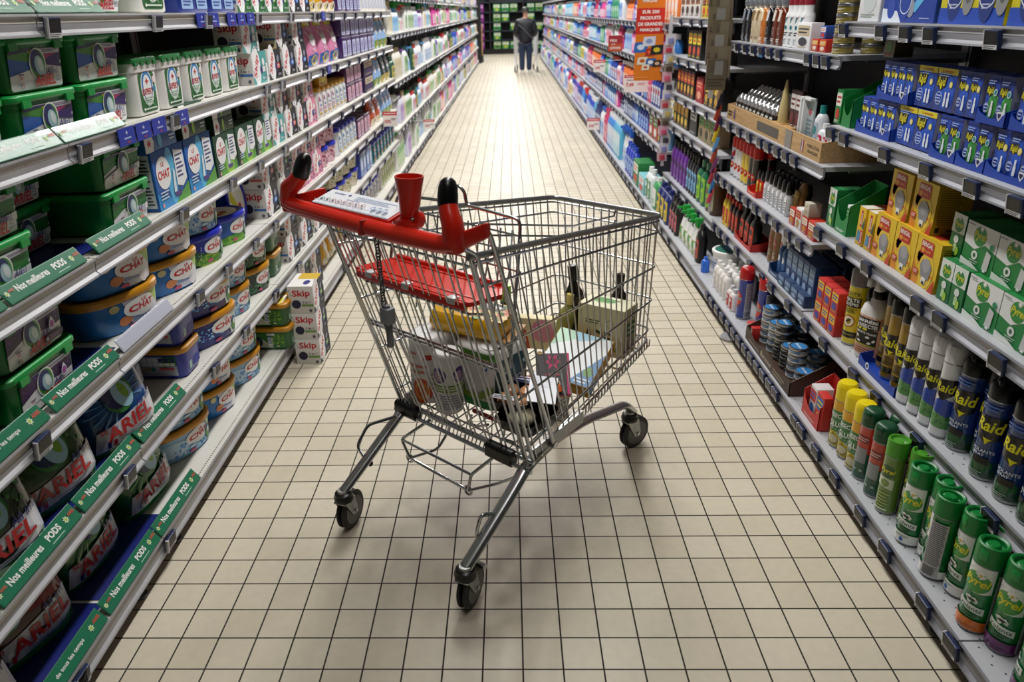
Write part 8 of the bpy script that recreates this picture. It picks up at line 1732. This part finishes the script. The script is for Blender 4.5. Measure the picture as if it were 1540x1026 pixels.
c = MB(); c.sell([(1.63, .1, .115, 0, .05), (1.68, .1, .115, 0, .05), (1.73, .08, .09, 0, .05), (1.75, .03, .04, 0, .05)], K('33352f'), 24); c.sell([(1.635, .08, .06, 0, .17), (1.645, .08, .06, 0, .17)], K('2b2d28'), 20); link('cap', c.mesh('cap'), pr)
for sx in (-1, 1):
    s = MB(); s.loft([(0, .09, .27, .04, sx*.105, .06), (.05, .085, .25, .04, sx*.105, .055), (.09, .07, .12, .03, sx*.105, .0)], K('d8d4d0'), 4); link('shoe', s.mesh('shoe'), pr)
s = MB(); s.tube([(-.2, -.12, 1.3), (-.08, -.2, 1.2), (.1, -.2, 1.02), (.22, -.1, .9)], .014, K('55565c'), 6); link('bag_strap', s.mesh('bag_strap'), pr)
t = empty('shopping_cart', (PX+.02, PY+.42, 0)); tag(t, 'white wire trolley pushed by the person in the dark jacket', 'shopping trolley')
WH = mat('e6e8ea', .3)
def cbx(s, f): return Vector((s*(.3-.06*f), .0+.8*f, 0))
m = MB()
for sd in (-1, 1):
    for i in range(13): m.tube([cbx(sd, i/12)+Vector((0, 0, .92)), cbx(sd, i/12)*.92+Vector((0, .05, .42))], .004, WH, 5)
for i in range(11):
    x = -.28+.056*i; m.tube([(x, 0, .9), (x*.9, .06, .42), (x*.75, .78, .46), (x*.8, .8, .86)], .004, WH, 5)
for z in (.42, .6, .75): m.tube([cbx(-1, 0)+Vector((0, 0, z)), cbx(-1, 1)+Vector((0, 0, z)), cbx(1, 1)+Vector((0, 0, z)), cbx(1, 0)+Vector((0, 0, z))], .006, WH, 5, True)
link('basket_mesh', m.mesh('basket_mesh'), t)
h = MB(); h.tube([(-.3, -.06, .98), (.3, -.06, .98)], .018, REDP, 8); link('handle', h.mesh('handle'), t)
for sd in (-1, 1):
    f = MB(); f.tube([(sd*.3, -.06, .98), (sd*.29, .05, .5), (sd*.27, .05, .4), (sd*.29, -.1, .14)], .018, WH, 8); f.tube([(sd*.27, .05, .4), (sd*.22, .75, .14)], .014, WH, 8); link('leg_tube', f.mesh('leg_tube'), t)
    for yy, xx in ((-.1, .29), (.75, .22)):
        wl = MB(); wl.lathe([(.02, -.018), (.065, -.014), (.065, .014), (.02, .018)], RUBBER, 18, M=Matrix.Translation((sd*xx, yy, .065)) @ Matrix.Rotation(pi/2, 4, 'Y')); wl.box(sd*xx-.02, yy-.015, .06, sd*xx+.02, yy+.015, .15, STEEL); link('wheel', wl.mesh('wheel'), t)
# ---------------------------------------------------------------- end of the aisle: facing shelves
e = empty('shelf_unit', (0, 29.3, 0)); tag(e, 'black shelving across the end of the aisle behind the person', 'shelving')
b = MB(); b.box(-2.2, .5, 0, 2.4, .54, 2.2, DARK); link('back_panel', b.mesh('back_panel'), e)
for z in (.18, .5, .82, 1.13, 1.46, 1.8):
    b = MB(); b.box(-2.2, .0, z-.03, 2.4, .5, z, K('2c2e44' if z > .3 else '1a1a1c')); 
    if z < .3: b.box(-2.2, .04, 0, 2.4, .5, z-.03, K('0c0c0e'))
    link('shelf_board', b.mesh('shelf_board'), e)
for x in (-2.2, -.68, .55, 1.6):
    b = MB(); b.box(x, .0, 0, x+.05, .5, 2.2, K('141416')); link('upright', b.mesh('upright'), e)
endp = [('1f8a3c', 'e6efe6', 'b8cf3a'), ('2a9a4a', 'f0f4ea', '1f6a34'), ('5a9a3a', 'e8eed8', '2f6a2c')]
for zi, z in enumerate((.18, .5, .82, 1.13, 1.46)):
    for k in range(13):
        x = -1.95+.31*k
        if -.72 < x < -.6 or .5 < x < .65: continue
        if zi in (1, 2, 3) and x > -.3 and (k+zi) % 3: continue
        pr_ = ('carton',)+(('a030a0', 'e0b0e0', '6a2a7a') if x < -.98 else endp[(k+zi) % 3])+(.27, .2, .27)
        o = inst('nappy_pack' if x < -.98 else 'paper_pack', proto(*pr_), (x, 29.45, z+.001))
        shelved(o, 'purple packet' if x < -.98 else 'green and white paper pack', 'pack', f'{ordw(zi+1)} end-of-aisle shelf up', 40+x)
for sx, lab in ((-1, 'tall black end panel closing the softener shelving'), (1, 'tall black end panel closing the cleaner shelving')):
    b = MB(); b.box(-.25, -.03, 0, .25, .03, 2.1, K('101012')); b.box(-.25, -.2, 0, .25, .1, .05, K('161618'))
    o = link('end_panel', b.mesh('end_panel'), None, (-1.08 if sx < 0 else 1.45, 24.55 if sx < 0 else 26.8, 0)); tag(o, lab, 'panel')
for k in range(3):
    b = MB(); b.rbox(-.12, -.12, 0, .12, .12, .3, K('b98a52'), .002, 1); tp = Art(flat_front(-.12)); tp.rect(-.12, .13, .12, .17, 'cfae7a')
    o = empty('cardboard_box', (-.93, 24.95, .201+.301*k)); link('carton', b.mesh('carton'), o); link('tape', tp.mesh('tape'), o)
    tag(o, f'{("lowest", "middle", "topmost")[k]} brown cardboard box stacked at the far end of the softener shelving', 'box', 'boxes at the end of the softener shelving')
b = MB(); b.box(-.14, -.13, 0, .14, .13, .2, K('3a3a3c')); o = link('plinth', b.mesh('plinth'), None, (-.93, 24.95, 0)); tag(o, 'low dark plinth under the stacked cardboard boxes', 'stand')
# ---------------------------------------------------------------- orange banner and price posters
def banner():
    x0, x1, y, z0, z1 = BANNER
    o = empty('banner', ((x0+x1)/2, y, z0)); W, H = x1-x0, z1-z0
    tag(o, 'orange and red hanging banner about big brands, above the cleaner shelves', 'sign')
    b = MB(); b.box(-W/2, 0, 0, W/2, .004, H, K('e07a16')); link('sheet', b.mesh('sheet'), o)
    A = Art(flat_front(0)); x = W/2; k = H/.62
    A.rect(-x, .325*k, x, .5*k, 'c8281a')
    for i, t in enumerate(('SUR 200', 'PRODUITS', 'DE GRANDES', 'MARQUES')): A.txt(t, 0, (.475-.041*i)*k, .024*k, WHITE, w=W*(.6, .72, .86, .7)[i], bold=.08)
    A.txt('MARQUES', -x*.1, .548*k, .024*k, WHITE, w=W*.5, bold=.08)
    for i, (px, py, c, c2, r) in enumerate(((-.6, .235, '2f6ab4', 'cfe0f2', .055), (-.02, .275, 'd5d8e6', '8a9ac8', .05), (.1, .2, 'b0281a', 'e86a3a', .04), (.55, .215, '1c1a16', 'd8c02a', .05), (-.45, .14, 'e8ddc4', 'c0602a', .04), (.15, .13, '3a62a8', 'e8eef4', .04), (-.2, .095, 'eae2cc', 'b8602a', .03), (.62, .12, '2a2420', 'd8b08a', .035))):
        A.poly([(px*x-r, (py-r*.7)*k), (px*x+r*.9, (py-r*.6)*k), (px*x+r, (py+r*.7)*k), (px*x-r*.8, (py+r*.6)*k)], c).ell(px*x, py*k, r*.5, r*.34, c2)
    A.bars(-x*.9, .02*k, x*.0, .03*k, 1, 'f0a860', 0)
    link('front_print', A.mesh('front_print'), o)
    r = MB(); r.tube([(-W/2-.01, .002, H+.004), (W/2+.12, .002, H+.004)], .006, P('d8d8d8'), 8); link('hanging_rod', r.mesh('hanging_rod'), o)
banner()
def poster(x, y, z, W, H, label, kind, rz=0.0):
    o = empty('price_poster', (x, y, z), (0, 0, rz)); tag(o, label, 'sign')
    b = MB(); b.box(-W/2, 0, 0, W/2, .002, H, mat('f0ece8', .3)); link('card', b.mesh('card'), o)
    A = Art(flat_front(0)); x_ = W/2
    if kind == 'week': A.rect(-x_, 0, x_, H*.5, 'b8481c').rect(-x_, H*.5, x_, H, '9a1c24').txt('PRIX', -x_*.25, H*.68, H*.17, 'f0dcd0', w=W*.5, bold=.05).txt('de la', -x_*.3, H*.46, H*.1, 'f0dcd0', bold=.05).txt('SEMAINE', 0, H*.22, H*.17, 'f0dcd0', w=W*.75, bold=.05)
    elif kind == 'seven': A.rect(-x_, H*.84, x_, H, 'c8303a').bars(-x_*.9, H*.87, -x_*.1, H*.96, 1, 'f0d8d8').txt('7,49', -x_*.55, H*.42, H*.26, 'c8202a', w=W*.3, bold=.08).bars(x_*.05, H*.4, x_*.6, H*.55, 2, 'd8707a').bars(-x_*.8, H*.66, -x_*.3, H*.76, 1, '6a4a50')
    else: A.rect(-x_, H*.74, x_, H, 'c83a44').bars(-x_*.8, H*.8, x_*.8, H*.94, 1, 'f2dcdc').txt('50%', -x_*.3, H*.34, H*.24, 'c2303a', w=W*.42, bold=.06).bars(x_*.15, H*.4, x_*.85, H*.56, 2, '55484c')
    link('front_print', A.mesh('front_print'), o)
    rx = (XR if x > 0 else lx(y)); g = MB(); g.tube([(x_*.3 if x > 0 else -x_*.3, .006, H-.01), (rx-x+(.004 if x > 0 else -.004), .006, H-.01)], .003, P('d4d4d8'), 6); link('holder_arm', g.mesh('holder_arm'), o)
for a in POSTERS: poster(*a)
# ---------------------------------------------------------------- things hung from the shelf ends
def hang_card(x, y, z, W, H, c, c2, rz, ry, label):
    o = empty('kraft_pack', (x, y, z), (0, ry, rz)); tag(o, label, 'packet', 'brown card packs on the hanging strip')
    b = MB(); b.box(-W/2, 0, 0, W/2, .008, H, K(c)); link('card', b.mesh('card'), o)
    A = Art(flat_front(0)); A.rect(-W*.12, H*.5, W*.3, H*.95, c2).bars(-W*.4, H*.1, W*.4, H*.4, 3, '4a4234').rect(-W*.3, H*.62, -W*.16, H*.8, '5a5244'); link('front_print', A.mesh('front_print'), o)
for k in range(9):
    hang_card(KRAFT[0]+(.012 if k % 2 else -.006), KRAFT[1]-.010*k, KRAFT[2]+.062*(8-k), .105, .15, ('6e6450', '776c56', '655c48')[k % 3], ('8a8a84', '7d7662')[k % 2], .08*((k % 3)-1), .02*((k % 3)-1), f'flat brown card pack, {ordw(9-k)} up on the hanging strip beside the polish bay')
def strip_thing(name, x, y, z0, z1, label):
    b = MB(); b.box(-.012, 0, 0, .012, .002, z1-z0, mat('c8c8cc', .2)); o = link(name, b.mesh(name), None, (x, y, z0)); tag(o, label, 'strip')
strip_thing('hanging_strip', KRAFT[0], KRAFT[1]+.02, KRAFT[2]-.05, KRAFT[2]+.75, 'narrow clear plastic strip carrying the brown card packs')
strip_thing('hanging_strip', CLOTHS[0]+.02, CLOTHS[1]+.012, CLOTHS[2]-.05, CLOTHS[2]+.72, 'narrow plastic strip carrying the coloured sponge cloths')
cc = ['c84a6a', '3f86c0', 'b03a4a', '7a3a6a', 'a8442a', '5a9ad0', 'd8c02a', '8a2a4a', 'b8462c', '2a2a4a', 'd8b88a']
for k in range(11):
    b = MB(); b.rbox(-.011, -.006, 0, .011, .006, .085, K(cc[k]), .003, 1)
    o = link('sponge_cloth', b.mesh('sponge_cloth'), None, (CLOTHS[0]+.006*(k % 2), CLOTHS[1], CLOTHS[2]+.057*k), (0, radians(14), 0))
    tag(o, f'rolled sponge cloth on the thin strip by the green bottles, {ordw(k+1)} from the bottom', 'cloth', 'sponge cloths on the thin strip')
bl = [('c8a8b0', 'b03a4a'), ('d8d4d8', '8a8ac0'), ('b8b8bc', '3a3a44'), ('d0a8b8', 'c85a7a'), ('8a8078', '4a3a30'), ('c0c4c8', 'b8a86a')]
for k in range(14):
    c1, c2 = bl[k % 6]
    o = empty('blister_pack', (BLIST[0]+.008*((k % 3)-1), BLIST[1]-.004*(k % 2), BLIST[2]+.062*k), (0, .05*((k % 3)-1), .1*((k % 2)-.5)))
    b = MB(); b.box(-.035, 0, 0, .035, .003, .072, K(c1)); link('card', b.mesh('card'), o)
    q = MB(); q.rbox(-.02, -.012, .01, .02, -.0005, .045, G(c2), .004, 2); link('blister', q.mesh('blister'), o)
    tag(o, f'small blister pack on the hanging strip beside the orange banner, {ordw(k+1)} up', 'packet', 'blister packs by the banner')
strip_thing('hanging_strip', BLIST[0], BLIST[1]+.02, BLIST[2]-.04, BLIST[2]+1.0, 'clear strip of blister packs hanging beside the orange banner')
# ---------------------------------------------------------------- promotion strips and blue mats on the detergent shelves
def p_promo(L=.3, text=True):
    M_ = Matrix.Rotation(radians(-38), 4, 'X')
    b = MB(); b.rbox(-L/2, -.003, 0, L/2, 0, .046, mat('1f6b4c', .3, coat=.2), .001, 1, M_)
    A = Art(lambda u, v, h: M_ @ Vector((u, -.003-h, v))); A.rect(-L/2+.003, .002, L/2-.003, .044, mat('217253', .28, coat=.25))
    A.txt('Nos meilleures', -L*.15, .026, .017, WHITE, w=.118, bold=.05).txt('PODS', L*.2, .027, .017, WHITE, w=.05, bold=.08).bars(L*.12, .008, L*.28, .012, 1, 'b8d8c8', 0)
    A.star(L*.36, .024, .01, .005, 7, 'dfe8c8').ell(L*.36, .024, .004, .004, '9ac03a').txt('ARIEL', L*.44, .028, .008, 'd05a4a', w=.026, sh=.2, bold=.05)
    A.star(-L*.46, .024, .008, .004, 7, 'dfe8c8').ell(-L*.46, .024, .003, .003, '9ac03a').txt('ARIEL', -L*.4, .028, .006, 'd05a4a', w=.02, sh=.2, bold=.05)
    return [('holder', b.mesh('holder')), ('front_print', A.mesh('front_print'))]
def p_promo_long(L=.3):
    M_ = Matrix.Rotation(radians(-38), 4, 'X')
    b = MB(); b.rbox(-L/2, -.003, 0, L/2, 0, .046, mat('1f6b4c', .3, coat=.2), .001, 1, M_)
    A = Art(lambda u, v, h: M_ @ Vector((u, -.003-h, v))); A.rect(-L/2+.003, .002, L/2-.003, .044, mat('217253', .28, coat=.25))
    A.txt('PODS', -L*.36, .026, .017, WHITE, w=.05, bold=.08).txt('de tous les temps', L*.02, .024, .013, WHITE, w=.115, bold=.03).star(L*.33, .024, .01, .005, 7, 'dfe8c8').ell(L*.33, .024, .004, .004, '9ac03a').txt('ARIEL', L*.42, .028, .009, 'd05a4a', w=.03, sh=.2, bold=.05)
    return [('holder', b.mesh('holder')), ('front_print', A.mesh('front_print'))]
SHN = {1: 'top', 2: 'second', 3: 'third', 4: 'fourth', 5: 'fifth', 6: 'bottom'}
for lev, y, v in PROMOS:
    z = LV['L'][lev]; dx = 0.0
    o = inst('promo_strip', proto('promo' if v else 'promo_long'), (XL-.004, y, z+.002), pi/2)
    shelved(o, 'green plastic promotion strip with white lettering', 'sign', f'{SHN[lev]} detergent shelf', y)
def p_clear_strip():
    M_ = Matrix.Rotation(radians(-30), 4, 'X'); b = MB(); b.rbox(-.16, -.003, 0, .16, 0, .04, mat('c8ccd8', .15, coat=.5), .001, 1, M_); A = Art(lambda u, v, h: M_ @ Vector((u, -.003-h, v))); A.rect(-.158, .006, .158, .034, mat('b8bccc', .2)); return [('holder', b.mesh('holder')), ('insert', A.mesh('insert'))]
o = inst('promo_strip', proto('clear_strip'), (XL-.004, 1.92, LV['L'][4]+.002), pi/2); tag(o, 'empty clear plastic strip holder on the fourth detergent shelf', 'sign')
for lev, y0, y1 in MATS_:
    z = LV['L'][lev]; b = MB(); b.rbox(XL-.4, y0, z, XL-.045, y1, z+.002, mat('12206a', .35), .001, 1)
    o = link('shelf_mat', b.mesh('shelf_mat'), None); shelved(o, 'dark blue plastic mat', 'mat', f'{SHN[lev]} detergent shelf', y0)
def p_brand_flag():
    b = MB(); b.box(-.045, -.004, 0, .045, -.002, .046, mat('1a34a8', .3)); A = Art(flat_front(-.004)); A.star(0, .033, .007, .003, 4, 'cfd8f4').bars(-.018, .014, .02, .024, 1, 'a8b8ea', 0).ell(.004, .008, .012, .003, '8a3a6a'); return [('card', b.mesh('card')), ('front_print', A.mesh('front_print'))]
for lev, y in FLAGS:
    o = inst('shelf_flag', proto('brand_flag'), (XL+.002, y, LV['L'][lev]-.046), pi/2); shelved(o, 'small dark blue rail card with a white emblem', 'sign', f'{SHN[lev]} detergent shelf', y)
# torn cardboard poking out under the polish bay
b = MB(); b.loft([(0, .2, .32, .004), (.003, .2, .32, .004)], K('c4b096'), 1); o = link('cardboard_sheet', b.mesh('cardboard_sheet'), None, (1.115, 2.83, .002), (0, radians(-5), .1)); tag(o, 'torn flat piece of cardboard on the floor under the polish bay', 'cardboard')
b = MB(); b.lathe([(.045, 0), (.047, .012), (.04, .02)], P('9a9a9c'), 20); o = link('floor_foot', b.mesh('floor_foot'), None, (1.06, 3.32, 0)); tag(o, 'small round grey foot on the floor under the polish bay', 'foot')
# cartons stacked on the floor in front of the detergent base deck
for t in range(3):
    o = inst('detergent_carton', proto('skip_box', 'n'), (-.955, 3.19, .0005+.129*t), pi/2)
    tag(o, f'white and navy detergent carton, {("lowest", "middle", "topmost")[t]} of the stack on the floor tiles', 'detergent box', 'detergent cartons stacked on the floor')
finish_labels()
